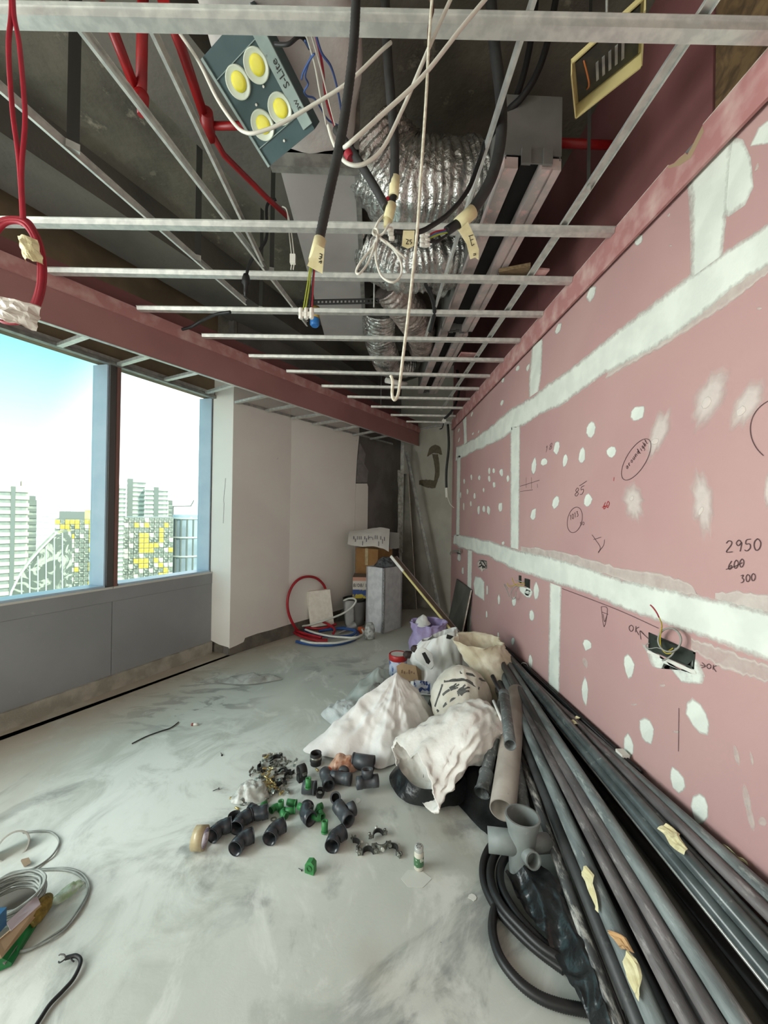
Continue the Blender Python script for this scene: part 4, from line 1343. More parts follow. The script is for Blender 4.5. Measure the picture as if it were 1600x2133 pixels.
tag(MB().tube(cpath([(1165, -40, 1.6), (1140, 90, 1.6), (1115, 160, 1.62), (1085, 205, 1.65), (1052, 238, 1.68), (1010, 300, 1.7)]), .014, 10).build('black_cable', BLK2), 'black cable arching over the slot diffuser end plate', 'cable')
tag(MB().tube(cpath([(1120, -40, 1.66), (1105, 90, 1.66), (1080, 190, 1.68), (1045, 250, 1.7)]), .014, 10).build('black_cable', BLK2), 'second black cable close beside the arching one', 'cable')
tag(MB().tube(cpath([(797, 586, 2.52), (812, 572, 2.52), (838, 560, 2.52), (865, 566, 2.52), (886, 590, 2.56), (900, 620, 2.66), (905, 650, 2.76), (896, 690, 2.92)]), .015, 10).build('black_cable', BLK2), 'black cable looping over the foil ducts', 'cable')
k8 = thing('black_cable', aty(510, 600, 2.3), 'dark cable with hanging plug left of the grey duct', 'cable')
MB().tube(cpath([(575, 415, 2.3), (556, 430, 2.3), (556, 490, 2.3), (545, 515, 2.3), (522, 545, 2.3), (513, 575, 2.3)]), .009, 8).build('cable', BLK2, k8)
MB().lathe([(.016, 0), (.022, .02), (.024, .05), (.012, .07), (.012, .1), (.006, .13)], aty(513, 572, 2.3), aty(511, 620, 2.3) - aty(513, 572, 2.3), 12).build('plug', BLK2, k8)
k9 = thing('white_wires', aty(605, 500, 2.2), 'pair of pale wires hanging down the left side of the duct', 'wire')
for dx in (0, 5): MB().tube(cpath([(588, 430, 2.2), (598, 440, 2.2), (603 + dx, 490, 2.2), (608 + dx, 540, 2.2), (606 + dx, 562, 2.2)]), .0035, 6).build('wire', WHC, k9)
MB().box(aty(610, 540, 2.19), (.03, .02, .05)).build('connector_block', CLRW, k9)
tag(MB().tube(cpath([(380, 686, 3.0), (400, 680, 2.95), (420, 668, 2.9), (450, 655, 2.8), (480, 650, 2.75)]), .011, 8).build('black_cable', BLK2), 'short black cable lying above the bulkhead edge', 'cable')

# white cables in front
YW = 1.02
tag(MB().tube(cpath([(1070, -70, YW), (1010, 0, YW), (960, 60, YW), (880, 160, YW), (800, 235, YW), (727, 300, YW), (716, 306, YW + .08)]), .0055, 8).build('white_cable', WHC), 'taut white cable descending leftwards across the nearest batten', 'cable')
tag(MB().tube(cpath([(975, -80, YW), (938, 0, YW + .02), (900, 85, YW + .02), (868, 160, YW + .03), (840, 225, YW + .05), (800, 305, YW + .06), (765, 338, YW + .06), (735, 344, YW + .07), (712, 330, YW + .1), (694, 295, YW + .12), (684, 262, YW + .15)]), .0055, 8).build('white_cable', WHC), 'white cable looping low behind the black hanging conduit', 'cable')
tag(MB().tube(cpath([(375, 70, 1.3), (415, 130, 1.3), (452, 205, 1.28), (490, 260, 1.27), (512, 276, 1.26), (535, 276, 1.25), (580, 260, 1.24), (650, 220, 1.22), (725, 172, 1.2), (790, 110, 1.2), (815, 88, 1.2)]), .0055, 8).build('white_cable', WHC), 'white cable drooping across the front of the spotlight box', 'cable')
tag(MB().tube(cpath([(908, -80, YW), (900, 0, YW), (893, 100, YW), (888, 200, YW), (880, 320, YW), (870, 470, YW), (860, 570, YW), (850, 660, YW), (840, 740, YW), (834, 790, YW), (829, 822, YW), (822, 833, YW), (817, 822, YW), (818, 795, YW), (814, 782, YW)]), .0040, 8).build('pull_cord', ROPE), 'long cream cord hanging down centre with hooked end', 'cord')
tag(MB().tube(cpath([(894, 120, 1.03), (893, 60, 1.03), (902, 20, 1.03), (893, -10, 1.03), (880, -60, 1.03)]), .0035, 6).build('tie_wire', mat('rusty_wire', sr(80, 52, 40), .7)), 'rusty tie wire at the top of the cream cord', 'wire')

# ---- red cable hanging at the left
YR = 1.1
rc = thing('red_cable', aty(32, 690, YR), 'hanging red cable coil bound with tape at the left edge', 'cable')
for pts in ([(22, -90), (24, 20), (18, 100), (26, 230), (40, 340), (48, 470)], [(26, -90), (28, 20), (40, 90), (50, 200), (52, 260), (45, 360), (50, 470)]):
    MB().tube(cpath([(a, b_, YR) for a, b_ in pts]), .0058, 8).build('cable_run', REDC, rc)
for k in range(6):
    ox, oy, sx_, sy_ = rnd.uniform(-4, 4), rnd.uniform(-5, 5), rnd.uniform(.86, 1.04), rnd.uniform(.94, 1.04)
    pts = []
    for i in range(14):
        t = 2 * pi * i / 14
        pts.append((30 + ox + 56 * sx_ * cos(t) + (7 + 3 * k if cos(t) > 0 else 0) - 8, 563 + oy + 104 * sy_ * sin(t), YR + .012 * (k % 3) - .01))
    MB().tube(spline([aty(*p) for p in pts], 5, True), .0058, 8, closed=True).build('cable_loop', REDC, rc)


def crump(px, y, th, nm, parent, m_, amp=.008, seed=0, bulge=.02):
    """crumpled sheet wrapped about a bundle: a bulging grid inside a quad of picture points"""
    a, b_, c, d = [V((p[0], p[1], 0)) for p in px]

    def fn(u, v):
        p = a.lerp(b_, u).lerp(d.lerp(c, u), v)
        q = aty(p.x, p.y, y)
        k = noise.noise(V((u * 4 + seed, v * 4, seed))) * amp
        return q + V((noise.noise(V((u * 5, v * 5 + seed, 3))) * amp * .6, -bulge * sin(pi * u) + k, noise.noise(V((u * 5, v * 5 + seed, 9))) * amp * .6))
    return MB().grid(fn, 12, 12, smooth=False).build(nm, m_, parent)


crump([(38, 498), (78, 500), (92, 552), (52, 548)], YR - .022, .01, 'tape_wrap', rc, MASK, seed=2)
crump([(-10, 620), (88, 640), (76, 690), (-14, 664)], YR - .02, .01, 'tape_wrap', rc, mat('clear_packing_tape', sr(206, 198, 188), .3, col2=sr(186, 176, 166), scale=30), amp=.014, seed=5)

# ---- thin coloured wires right of the spotlight box
wz = thing('wire_bundle', onz(690, 190, 3.03), 'bundle of red, blue and white wires beside the spotlight box', 'wire')
for pts, r_, m_ in (([(648, 40), (662, 90), (672, 140), (680, 210), (700, 270), (712, 300)], .006, REDC), ([(655, 60), (670, 110), (690, 140), (704, 190), (712, 240), (712, 270)], .005, BLUEC),
                    ([(635, 85), (642, 95), (650, 110), (640, 140), (636, 160), (642, 175), (634, 190), (640, 200), (655, 205), (668, 225), (684, 250), (706, 262)], .004, BLUEC),
                    ([(655, 112), (645, 125), (632, 150), (628, 165)], .004, BLUEC), ([(634, 60), (655, 130), (668, 200), (680, 260)], .005, WHC), ([(642, 50), (668, 140), (690, 230), (706, 290)], .004, WHC)):
    MB().tube(spline([onz(a, b_, 3.03 + .01 * i) for i, (a, b_) in enumerate(pts)], 6), r_ * .8, 6).build('wire', m_, wz)
tag(MB().tube(spline([onz(572, 92, 3.05), onz(600, 92, 3.03), onz(622, 76, 3.05), onz(634, 82, 3.06), onz(645, 100, 3.07)], 6), .006, 8).build('black_cable', BLK2), 'short black lead plugged into the spotlight box', 'cable')

# ---- small ceiling odds
p, q = onz(620, 634, 3.03), onz(788, 631, 3.03)
pf = MB()
dx = (q - p)
up = V((0, 0, 1))
for s_ in (0, .028): pf.bar(p + up * s_, q + up * s_, .003, .012)
for k in range(22):
    c = p + dx * (k / 21)
    pf.bar(c - dx * .012 + up * .014, c + dx * .012 + up * .014, .003, .02)
tag(pf.build('perforated_bar', mat('black_steel', sr(40, 40, 40), .5)), 'black perforated steel bar below the grey duct end', 'bar')
pb_ = thing('capped_pipe', aty(656, 690, 2.85), 'yellow pipe stub with blue cap under the duct', 'pipe')
MB().tube([aty(658, 640, 2.85), aty(656, 668, 2.85)], .03, 14).build('pipe_stub', mat('yellow_pipe', sr(168, 140, 60), .5), pb_)
MB().lathe([(.0305, 0), (.034, .012), (.034, .045), (.024, .058)], aty(656, 664, 2.85), (0, -.1, -1), 16).build('pipe_cap', mat('blue_plastic_cap', sr(40, 110, 180), .4), pb_)
tag(MB().bar(onz(1040, 572, 3.02), onz(1105, 560, 3.02), .09, .022).build('timber_offcut', mat('timber_brown', sr(120, 100, 72), .8, col2=sr(96, 78, 54), scale=20, stretch=(1, 8, 8))), 'brown timber offcut lying on the third batten', 'timber')
tag(MB().bar(onz(1112, 570, 3.0), onz(1136, 572, 3.0), .1, .012).build('board_offcut', M['pinkdust']), 'small pink board scrap beside the timber offcut', 'scrap')
tag(MB().bar(onz(957, 740, 3.03), onz(996, 742, 3.03), .12, .014).build('board_offcut', M['pinkdust']), 'pink board scrap above the sixth batten', 'scrap')
tag(MB().tube([onz(804, 792, 3.02), onz(846, 801, 3.02)], .03, 12).build('white_tube', M['white']), 'short white tube lying near the far foil duct', 'tube')

# ---- cable with label at the far end of the pink wall
kl = thing('black_cable', V((1.1, 5.75, 2.0)), 'black cable with white label dropping at the far corner', 'cable')
MB().tube(cpath([(952, 770, 4.9), (957, 800, 5.0), (953, 830, 5.2), (940, 858, 5.4), (926, 872, 5.5)]), .017, 8).build('cable', BLK2, kl)
MB().tube(cpath([(926, 872, 5.5), (922, 890, 5.6), (916, 894, 5.6)]), .008, 8).build('cable', BLK2, kl)
MB().tube(cpath([(933, 884, 5.75), (935, 930, 5.75), (930, 980, 5.75), (930, 1018, 5.75)]), .018, 8).build('cable', BLK2, kl)
MB().tube([aty(930, 1016, 5.75), aty(931, 1036, 5.75)], [.024, .02], 8).build('tape_wrap', CLRW, kl)
MB().tube(cpath([(932, 1034, 5.75), (938, 1050, 5.75), (946, 1058, 5.75)]), .005, 6).build('wire', CLRW, kl)
MB().prism([aty(927, 868, 5.49), aty(930, 878, 5.49), aty(924, 882, 5.49), aty(920, 876, 5.49)], (0, .004, 0)).build('label', CLRW, kl)

# ================================================================== THINGS ON THE FLOOR
def holpath(pts, ro, ri, n=18):
    mb = MB()
    N = len(pts)
    ro = ro if isinstance(ro, list) else [ro] * N
    ri = ri if isinstance(ri, list) else [ri] * N
    mb.tube(pts, ro, n, cap=False)
    k = len(mb.v)
    mb.tube(pts, ri, n, cap=False)
    for e_ in (0, N - 1):
        for i in range(n):
            j = (i + 1) % n
            mb.f.append([e_ * n + i, e_ * n + j, k + e_ * n + j, k + e_ * n + i])
            mb.sm.append(False)
    return mb


PIPE = mat('dusty_grey_pipe', sr(128, 138, 137), 0.55, col2=sr(96, 104, 104), scale=5, lo=.38, hi=.62, stretch=(5, 1.2, 5), wear=(sr(172, 178, 174), 6, .56, .70), bump=.15, bscale=30)
PIPER = mat('brown_grey_pipe', sr(110, 105, 105), 0.55, col2=sr(80, 77, 77), scale=5, lo=.38, hi=.62, stretch=(5, 1.2, 5), wear=(sr(156, 152, 150), 7, .57, .72), bump=.15, bscale=30)
PIPED = mat('dark_pipe', sr(68, 70, 70), 0.5, col2=sr(56, 57, 57), scale=9, wear=(sr(92, 94, 92), 18, .60, .76))
PIPEO = mat('olive_pipe', sr(88, 90, 80), 0.6, col2=sr(72, 74, 66), scale=8, wear=(sr(110, 110, 98), 14, .6, .75))
PIPEW = mat('dust_streaked_pipe', sr(76, 78, 78), 0.5, col2=sr(60, 61, 61), scale=6, stretch=(5, 1.2, 5), wear=(sr(190, 188, 180), 5, .50, .64))
FILM = mat('pipe_in_film', sr(72, 80, 80), 0.22, col2=sr(90, 98, 98), scale=12, wear=(sr(150, 158, 156), 24, .62, .76))

# far end (X,Y,Z), near end (X,Y,Z), radius, material, label
PL = [((.98, 3.10, .27), (.71, 1.08, .10), .021, PIPEW, 'black pipe streaked with white dust, leftmost of the long pipes'),
      ((.86, 2.95, .24), (.66, 1.45, .05), .022, PIPED, 'dark pipe left of the dust-streaked one, passing behind the grey branch fitting'),
      ((1.02, 3.2, .14), (.74, .98, .03), .011, PIPER, 'thin grey-brown rod in the dark gap of the pipe pile'),
      ((1.06, 3.30, .36), (.772, 1.03, .20), .028, PIPE, 'pale grey-green pipe with two masking tape scraps'),
      ((1.08, 3.35, .37), (.82, .978, .26), .024, PIPER, 'brown-grey pipe right of the pale taped pipe'),
      ((1.10, 3.40, .37), (.852, .939, .31), .0235, PIPER, 'second brown-grey pipe in the middle of the pile'),
      ((1.115, 3.4, .385), (.886, .917, .345), .024, PIPE, 'grey pipe at the crest of the left half of the pile'),
      ((1.10, 3.0, .27), (.985, 1.00, .24), .036, PIPEO, 'wide olive pipe sunk in the middle of the pile'),
      ((1.12, 3.2, .335), (1.03, 1.01, .335), .006, M['steel'], 'thin bright metal rod between the olive pipe and the wrapped pipes'),
      ((1.118, 3.3, .38), (1.045, 1.01, .355), .022, FILM, 'glossy dark pipe wrapped in film, lowest of three'),
      ((1.128, 3.3, .40), (1.065, 1.03, .395), .022, FILM, 'glossy dark pipe wrapped in film, under a tape scrap'),
      ((1.145, 3.2, .37), (1.10, 1.063, .385), .022, FILM, 'glossy dark film-wrapped pipe, highest of three'),
      ((1.15, 3.05, .36), (1.13, 1.095, .425), .020, PIPER, 'brownish pipe just below the pipe nearest the wall'),
      ((1.158, 2.95, .325), (1.172, 1.145, .425), .029, PIPE, 'thick grey-green pipe resting along the pink wall'),
      ((1.04, 3.42, .42), (.93, 1.1, .28), .024, PIPED, 'dark pipe buried below the crest pipe'),
      ((1.00, 3.2, .33), (.77, 1.15, .14), .024, PIPED, 'dark pipe under the pale taped pipe'),
      ((1.02, 3.3, .2), (.86, 1.1, .10), .026, PIPED, 'dark pipe at the bottom of the pile'),
      ((1.06, 3.3, .2), (.94, 1.1, .16), .026, PIPED, 'dark pipe lying under the middle of the pile'),
      ((1.12, 3.3, .2), (1.06, 1.1, .20), .028, PIPED, 'dark pipe under the olive pipe'),
      ((1.17, 3.3, .2), (1.15, 1.1, .28), .028, PIPED, 'dark pipe low against the pink wall'),
      ((1.02, 3.3, .05), (.92, 1.1, .035), .03, PIPED, 'dark pipe on the floor under the pile'),
      ((1.12, 3.3, .05), (1.04, 1.1, .035), .03, PIPED, 'dark pipe on the floor right of another under the pile'),
      ((1.19, 3.3, .05), (1.17, 1.1, .035), .03, PIPED, 'dark pipe on the floor against the pink wall'),
      ((1.19, 3.3, .12), (1.18, 1.1, .13), .03, PIPED, 'dark pipe one layer up against the pink wall')]
PO = []
for i, (a, b_, r, m_, lab) in enumerate(PL):
    a, b_ = V(a), V(b_)
    d = b_ - a
    e_ = a + d * ((0.15 - a.y) / d.y) if i != 1 else b_
    e_.z = max(e_.z, r + .002)
    far = a + (a - b_).normalized() * rnd.uniform(-.05, .12)
    mb = MB()
    if r > .012: mb.hollow(far, e_, r, r * .86, 18)
    else: mb.tube([far, e_], r, 8)
    PO.append((tag(mb.build('long_pipe', m_), lab, 'pipe', 'long pipes along the pink wall'), a, b_, r))


def scrap(i, pts, lift=.004, m_=None, nm='tape_scrap'):
    """torn masking tape bent over pipe i: outline as (fraction along, angle around) pairs"""
    ob, a, b_, r = PO[i]
    d = (b_ - a)
    dn = d.normalized()
    s_ = dn.cross(V((0, 0, 1))).normalized()
    u = s_.cross(dn)
    # grid between two edge polylines
    (l0, l1), n = pts, 7

    def fn(uu, vv):
        k = vv * (len(l0) - 1)
        i0 = min(int(k), len(l0) - 2)
        t = k - i0
        A = (l0[i0][0] + (l0[i0 + 1][0] - l0[i0][0]) * t, l0[i0][1] + (l0[i0 + 1][1] - l0[i0][1]) * t)
        B = (l1[i0][0] + (l1[i0 + 1][0] - l1[i0][0]) * t, l1[i0][1] + (l1[i0 + 1][1] - l1[i0][1]) * t)
        f, g = A[0] + (B[0] - A[0]) * uu, A[1] + (B[1] - A[1]) * uu
        p = a + d * f
        rr = r + lift + .006 * abs(noise.noise(V((f * 90, g * 3, i))))
        if uu > .8 or vv > .85: rr += .008
        return p + (-s_ * sin(g) + u * cos(g)) * rr
    return MB().grid(fn, 7, 9, smooth=False).build(nm, m_ or MASK, ob)


scrap(3, ([(.835, -1.9), (.85, -1.5), (.87, -1.7), (.885, -1.6), (.90, -1.2)], [(.838, -.5), (.855, -.2), (.865, -.6), (.88, -.7), (.893, -.9)]))
scrap(3, ([(.958, -1.0), (.97, -1.2), (.985, -1.2), (1.0, -.9)], [(.952, -.2), (.965, .2), (.98, .0), (.99, -.5)]))
scrap(3, ([(.922, -1.3), (.935, -.9), (.95, -.6)], [(.924, -1.0), (.938, .1), (.955, .2)]), m_=mat('brown_paper_tape', sr(196, 158, 112), .8))
scrap(10, ([(.845, -1.2), (.86, -.9), (.875, -1.4), (.90, -.8)], [(.848, .3), (.862, .9), (.872, .2), (.895, -.1)]))
scrap(11, ([(.50, -1.8), (.505, -1.2), (.515, -1.5), (.525, -1.0)], [(.505, .6), (.512, .2), (.52, .6), (.53, 1.0)]))
scrap(13, ([(.925, .9), (.935, .7), (.95, 1.0), (.965, 1.1)], [(.92, 1.6), (.938, 1.4), (.95, 1.5), (.968, 1.4)]))
scrap(13, ([(.44, -.6), (.447, -.2), (.455, -.4)], [(.438, .2), (.45, .4), (.456, .1)]))

# bundle of thin black rods along the wall
rb = thing('rod_bundle', (1.19, 2.5, .34), 'taped bundle of thin black rods against the pink wall', 'rods')
for k in range(8):
    oz, ox = .008 + .013 * (k // 2), (k % 2) * .014
    MB().tube([V((1.186 + ox, 3.45, .325 + oz)), V((1.190 + ox, 1.70 - .02 * (k % 3), .365 + oz))], .0062, 8).build('thin_rod', BLK2, rb)
MB().box((1.196, 1.80, .395), (.036, .05, .066)).build('tape_band', CLRW, rb)
MB().tube(spline([V((1.17, 3.0, .35)), V((1.168, 2.96, .40)), V((1.195, 2.93, .405)), V((1.20, 2.92, .36))], 6), .003, 6).build('tie_wire', M['steeldull'], rb)

# shorter pipes on top of the heap
BEIGE = mat('beige_waste_pipe', sr(166, 158, 148), 0.6, col2=sr(146, 138, 128), scale=6, wear=(sr(120, 112, 104), 20, .64, .74))
GREYC = mat('dusty_dark_pipe', sr(96, 102, 102), 0.55, col2=sr(74, 78, 78), scale=10, wear=(sr(136, 140, 138), 40, .50, .66))
a, b_ = onz(1047, 1688, .155), onz(1072, 1490, .29)
tag(MB().hollow(a, b_ + (b_ - a) * .35, .060, .055, 28).build('short_pipe', BEIGE), 'wide beige pipe with open end facing the camera', 'pipe')
a, b_ = onz(1004, 1652, .13), onz(1036, 1508, .27)
dd = (b_ - a).normalized()
sp_ = thing('short_pipe', a, 'dark dusty pipe with end coupling left of the beige pipe', 'pipe')
MB().hollow(a + dd * .10, b_ + dd * .25, .030, .026, 20).build('pipe_tube', GREYC, sp_)
MB().tube([a, a + dd * .012, a + dd * .016, a + dd * .05, a + dd * .055, a + dd * .10, a + dd * .105, a + dd * .118], [.040, .040, .036, .034, .034, .034, .038, .038], 22, cap=False).tube([a + dd * .118, a + dd * .05, a], [.031, .031, .034], 22, cap=False).build('coupling', GREYC, sp_)
a, b_ = onz(1063, 1552, .405), onz(1050, 1449, .435)
dd = (b_ - a).normalized()
sp_ = thing('short_pipe', a, 'short speckled pipe offcut lying on top of the pile', 'pipe')
MB().hollow(a, b_, .029, .025, 22).build('pipe_tube', GREYC, sp_)
MB().hollow(b_ - dd * .02, b_ + dd * .03, .031, .026, 22).build('pipe_collar', GREYC, sp_)
tag(MB().hollow(onz(1046, 1502, .36), onz(1028, 1460, .39), .0085, .006, 12).build('white_tube', M['white']), 'thin white tube beside the speckled pipe offcut', 'tube')
tag(MB().hollow(onz(1026, 1408, .46), onz(1048, 1452, .40), .014, .011, 12).build('short_pipe', BLK2), 'small black pipe sticking out of the cream sack', 'pipe')
a, b_ = onz(1092, 1700, .12), onz(1072, 1560, .2)
tag(MB().hollow(a, b_, .034, .03, 18).build('short_pipe', GREYC), 'dark pipe between the beige pipe and the branch fitting', 'pipe')

# grey branch fitting
FITG = mat('grey_moulded_fitting', sr(134, 140, 138), 0.5, col2=sr(116, 122, 120), scale=7, wear=(sr(158, 160, 156), 18, .62, .74))
FITI = mat('fitting_inside', sr(70, 74, 74), .6)
bx = onz(1087, 1815, .045)
bf = thing('branch_fitting', bx, 'grey multi-branch drain fitting standing beside the hose coil', 'fitting')
tl = V((0.02, .05, 1)).normalized()
T_ = lambda z: bx + tl * z
MB().tube([T_(-.04), T_(.02), T_(.07), T_(.12), T_(.16), T_(.19), T_(.215), T_(.225)], [.045, .052, .054, .054, .058, .066, .071, .071], 32, cap=False).tube([T_(.225), T_(.19), T_(.12), T_(.08), T_(.075)], [.064, .060, .046, .044, .001], 32, cap=False).lathe([(.071, 0), (.064, .0005)], T_(.225), tl, 32, capb=False, capt=False).build('main_bore', FITG, bf)
c = T_(.11)
holpath([c, c + V((-.05, .01, 0)), c + V((-.135, .03, -.005))], .046, .040, 24).build('side_branch', FITG, bf)
holpath([c, c + V((.05, .0, 0)), c + V((.115, .01, -.005))], .036, .031, 22).build('side_branch', FITG, bf)
c = T_(.085)
holpath([c, c + V((.008, -.05, .02)), c + V((.012, -.088, .032))], [.032, .030, .032], .026, 22).build('front_outlet', FITG, bf)

# black corrugated hose coil
HOSE = mat('black_corrugated_hose', sr(32, 33, 33), 0.45)


def corr(pts, r, z=None, per=10, pitch=.007, n=12):
    P = spline(pts, per)
    cum = [0]
    for p, q in zip(P[:-1], P[1:]): cum.append(cum[-1] + (q - p).length)
    L = cum[-1]
    N = int(L / pitch * 2)
    S, k = [], 0
    for i in range(N + 1):
        s_ = L * i / N
        while k < len(P) - 2 and cum[k + 1] < s_: k += 1
        S.append(P[k].lerp(P[k + 1], (s_ - cum[k]) / max(1e-6, cum[k + 1] - cum[k])))
    return MB().tube(S, [r if i % 2 else r * .9 for i in range(N + 1)], n)


hc = thing('corrugated_hose', onz(1010, 1840, 0), 'coil of black corrugated hose on the floor by the pipe pile', 'hose')
for pts, z in (([(1060, 1728), (1030, 1752), (1009, 1790), (1008, 1835), (1030, 1885), (1072, 1935), (1118, 1978), (1175, 2020)], .018),
               ([(1068, 1745), (1042, 1765), (1024, 1800), (1024, 1842), (1046, 1888), (1085, 1932), (1128, 1972), (1180, 2005)], .046),
               ([(1075, 1765), (1054, 1785), (1042, 1812), (1046, 1850), (1070, 1895), (1105, 1938), (1145, 1975), (1190, 2000)], .040),
               ([(1040, 1868), (1029, 1900), (1026, 1940), (1040, 1990), (1072, 2036), (1115, 2072), (1165, 2093), (1230, 2106), (1300, 2120)], .018)):
    corr([onz(a, b_, z) for a, b_ in pts], .0165).build('hose_loop', HOSE, hc)

# ---- soft things: sheets, sacks and bags


def ridged(p, s, seed=0.0):
    q = p * s + V((seed, seed * 1.7, -seed))
    return 1 - 2 * abs(noise.noise(q))


def tent(peak, foot, name, m_, lab, cat, nr=26, prof=1.0, amp=.03, scale=6, seed=0, parent=None, group=None, hem=.02, smooth=True, sub=6, alpha=None, fold=0.0, nf=9):
    """draped heap: a peak falling to a footprint on the floor, with folds"""
    fp = spline([V(p) for p in foot], sub, True)
    n = len(fp)
    peak = V(peak)
    vs = [peak]
    for j in range(1, nr + 1):
        s_ = j / nr
        for p in fp:
            q = peak.lerp(p, s_)
            q.z = p.z + (peak.z - p.z) * (1 - s_ ** prof)
            f = ridged(q, scale, seed) * amp + ridged(q, scale * 2.7, seed + 5) * amp * .4
            if fold:
                ang = math.atan2(p.y - peak.y, p.x - peak.x)
                w3 = V((cos(ang) * nf * .32, sin(ang) * nf * .32, s_ * 1.3 + seed))
                f += ridged(w3, 1.0, seed) * fold * s_ + ridged(w3, 2.3, seed + 2) * fold * .45 * s_
            f *= (.25 + .75 * sin(pi * min(1, s_ * 1.0)))
            out_ = (q - peak)
            out_.z = 0
            if out_.length > 1e-5: out_.normalize()
            q = q + out_ * f * .5 + V((0, 0, f))
            q.z = max(q.z, .004 + (hem * .2 * (1 + noise.noise(q * 30)) if s_ > .9 else 0))
            vs.append(q)
    fs = [(0, 1 + (i + 1) % n, 1 + i) for i in range(n)]
    for j in range(nr - 1):
        a = 1 + j * n
        fs += [(a + i, a + (i + 1) % n, a + n + (i + 1) % n, a + n + i) for i in range(n)]
    ob = MB().add(vs, fs, smooth).build(name, m_, parent)
    if parent is None: tag(ob, lab, cat, group)
    return ob


def sackloft(secs, name, m_, lab, cat, n=44, amp=.012, scale=9, seed=0, open_end=True, parent=None, inner=None, per=6, ret=False, fold=0.0, nf=3.0):
    """sections: (centre, half-width vector, half-height vector)"""
    cs = spline([V(s_[0]) for s_ in secs], per)
    us = spline([V(s_[1]) for s_ in secs], per)
    ws = spline([V(s_[2]) for s_ in secs], per)

    def ring(c, u, w_, k, a_, sv=0.0):
        o_ = []
        for i in range(n):
            t = 2 * pi * i / n
            p = c + u * cos(t) * k + w_ * sin(t) * k
            q = ridged(p, scale, seed) * a_ + ridged(p, scale * 2.6, seed + 3) * a_ * .5
            if fold:
                w3 = V((cos(t) * nf * .5, sin(t) * nf * .5, sv * 1.6 + seed))
                q += (ridged(w3, 1.0, seed + 1) + .5 * ridged(w3, 2.4, seed + 4)) * fold * (.35 + .65 * sv)
            dr = (p - c)
            L = dr.length
            if L > 1e-5: p = p + dr / L * q
            p.z = max(p.z, .004)
            o_.append(p)
        return o_
    rings = [ring(c, u, w_, 1.0, amp, i_ / len(cs)) for i_, (c, u, w_) in enumerate(zip(cs, us, ws))]
    if open_end:
        m2 = len(cs)
        for j in range(m2 - 1, max(0, m2 - 1 - per * 2), -1):
            rings.append(ring(cs[j], us[j], ws[j], .93 - .02 * (m2 - 1 - j) / per, amp, j / m2))
        rings.append(ring(cs[max(0, m2 - 1 - per * 2)], us[-1] * .1, ws[-1] * .1, .3, 0))
    vs = [p for r_ in rings for p in r_]
    fs = [(j * n + i, j * n + (i + 1) % n, (j + 1) * n + (i + 1) % n, (j + 1) * n + i) for j in range(len(rings) - 1) for i in range(n)]
    fs.append(tuple(range(n))[::-1])
    ob = MB().add(vs, fs, True).build(name, m_, parent)
    if parent is None: tag(ob, lab, cat)
    return ob


WSH = mat('white_woven_sheet', sr(238, 236, 232), 0.55, col2=sr(228, 226, 222), scale=5, bump=.45, bscale=9)
WSK = mat('white_woven_sack', sr(240, 237, 230), 0.42, col2=sr(224, 220, 212), scale=6, bump=.5, bscale=11)
CRS = mat('cream_sack', sr(222, 215, 194), 0.7, col2=sr(200, 190, 164), scale=7, bump=.4, bscale=16)
PRS = mat('printed_woven_sack', sr(218, 214, 202), 0.65, col2=sr(196, 190, 174), scale=6, bump=.3, bscale=20)
CAR = mat('white_carrier_bag', sr(230, 231, 228), 0.35, col2=sr(216, 219, 215), scale=5, bump=.3, bscale=12)
LIL = mat('lilac_bag', sr(176, 162, 206), 0.45, col2=sr(160, 148, 194), scale=6, bump=.4, bscale=12)
BIN = mat('black_bin_bag', sr(24, 26, 27), 0.28, col2=sr(34, 37, 37), scale=8, bump=.5, bscale=12)
CLP = glassy('clear_plastic', (.86, .90, .89, 1), .05, .25, .45, sr(200, 208, 204))

tent((.20, 2.86, .37), [(-.415, 2.52, .004), (-.33, 2.46, .004), (-.16, 2.42, .004), (-.02, 2.42, .004), (.06, 2.33, .004), (.17, 2.38, .004), (.28, 2.46, .004), (.46, 2.66, .004), (.50, 2.86, .01), (.42, 3.05, .01), (.22, 3.12, .01), (.02, 3.02, .01), (-.16, 2.86, .01), (-.32, 2.64, .004)],
     'white_sheet', WSH, 'large white woven sheet draped into a peak at the front of the rubbish heap', 'sheet', nr=48, prof=.92, amp=.020, scale=6.5, seed=3.1, fold=.030, nf=9, sub=9)
tent((.93, 2.42, .16), [(.20, 2.24, .004), (.24, 2.14, .004), (.34, 2.07, .004), (.40, 2.12, .004), (.47, 2.05, .004), (.54, 1.90, .004), (.62, 1.80, .004), (.72, 1.84, .004), (.82, 1.98, .004), (.90, 2.3, .004), (.9, 2.6, .004), (.6, 2.62, .004), (.35, 2.5, .004)],
     'black_bin_bag', BIN, 'black bin bag spread under the white sack and pipes', 'bag', nr=24, prof=1.5, amp=.03, scale=7, seed=8)
lip = thing('black_bucket_bag', onz(870, 1660, 0), 'open black bag mouth gaping on the floor below the white sack', 'bag')


def lipf(u, v):
    t = pi * (.84 + 1.22 * u)
    c = V((.36, 2.20, .0))
    rx, ry = .235 - .05 * v, .20 - .02 * v
    p = c + V((cos(t) * rx, sin(t) * ry, .02 + v * .085))
    return p + V((0, 0, noise.noise(p * 14) * .014)) + V((1, .6, 0)) * noise.noise(p * 9 + V((3, 0, 0))) * .018


MB().grid(lipf, 40, 8).build('bag_side', BIN, lip)
MB().grid(lambda u, v: V((.36, 2.2, .012)) + V((cos(2 * pi * u) * .2 * v, sin(2 * pi * u) * .17 * v, 0)), 20, 4, closeu=True).build('bag_bottom', DARK, lip)

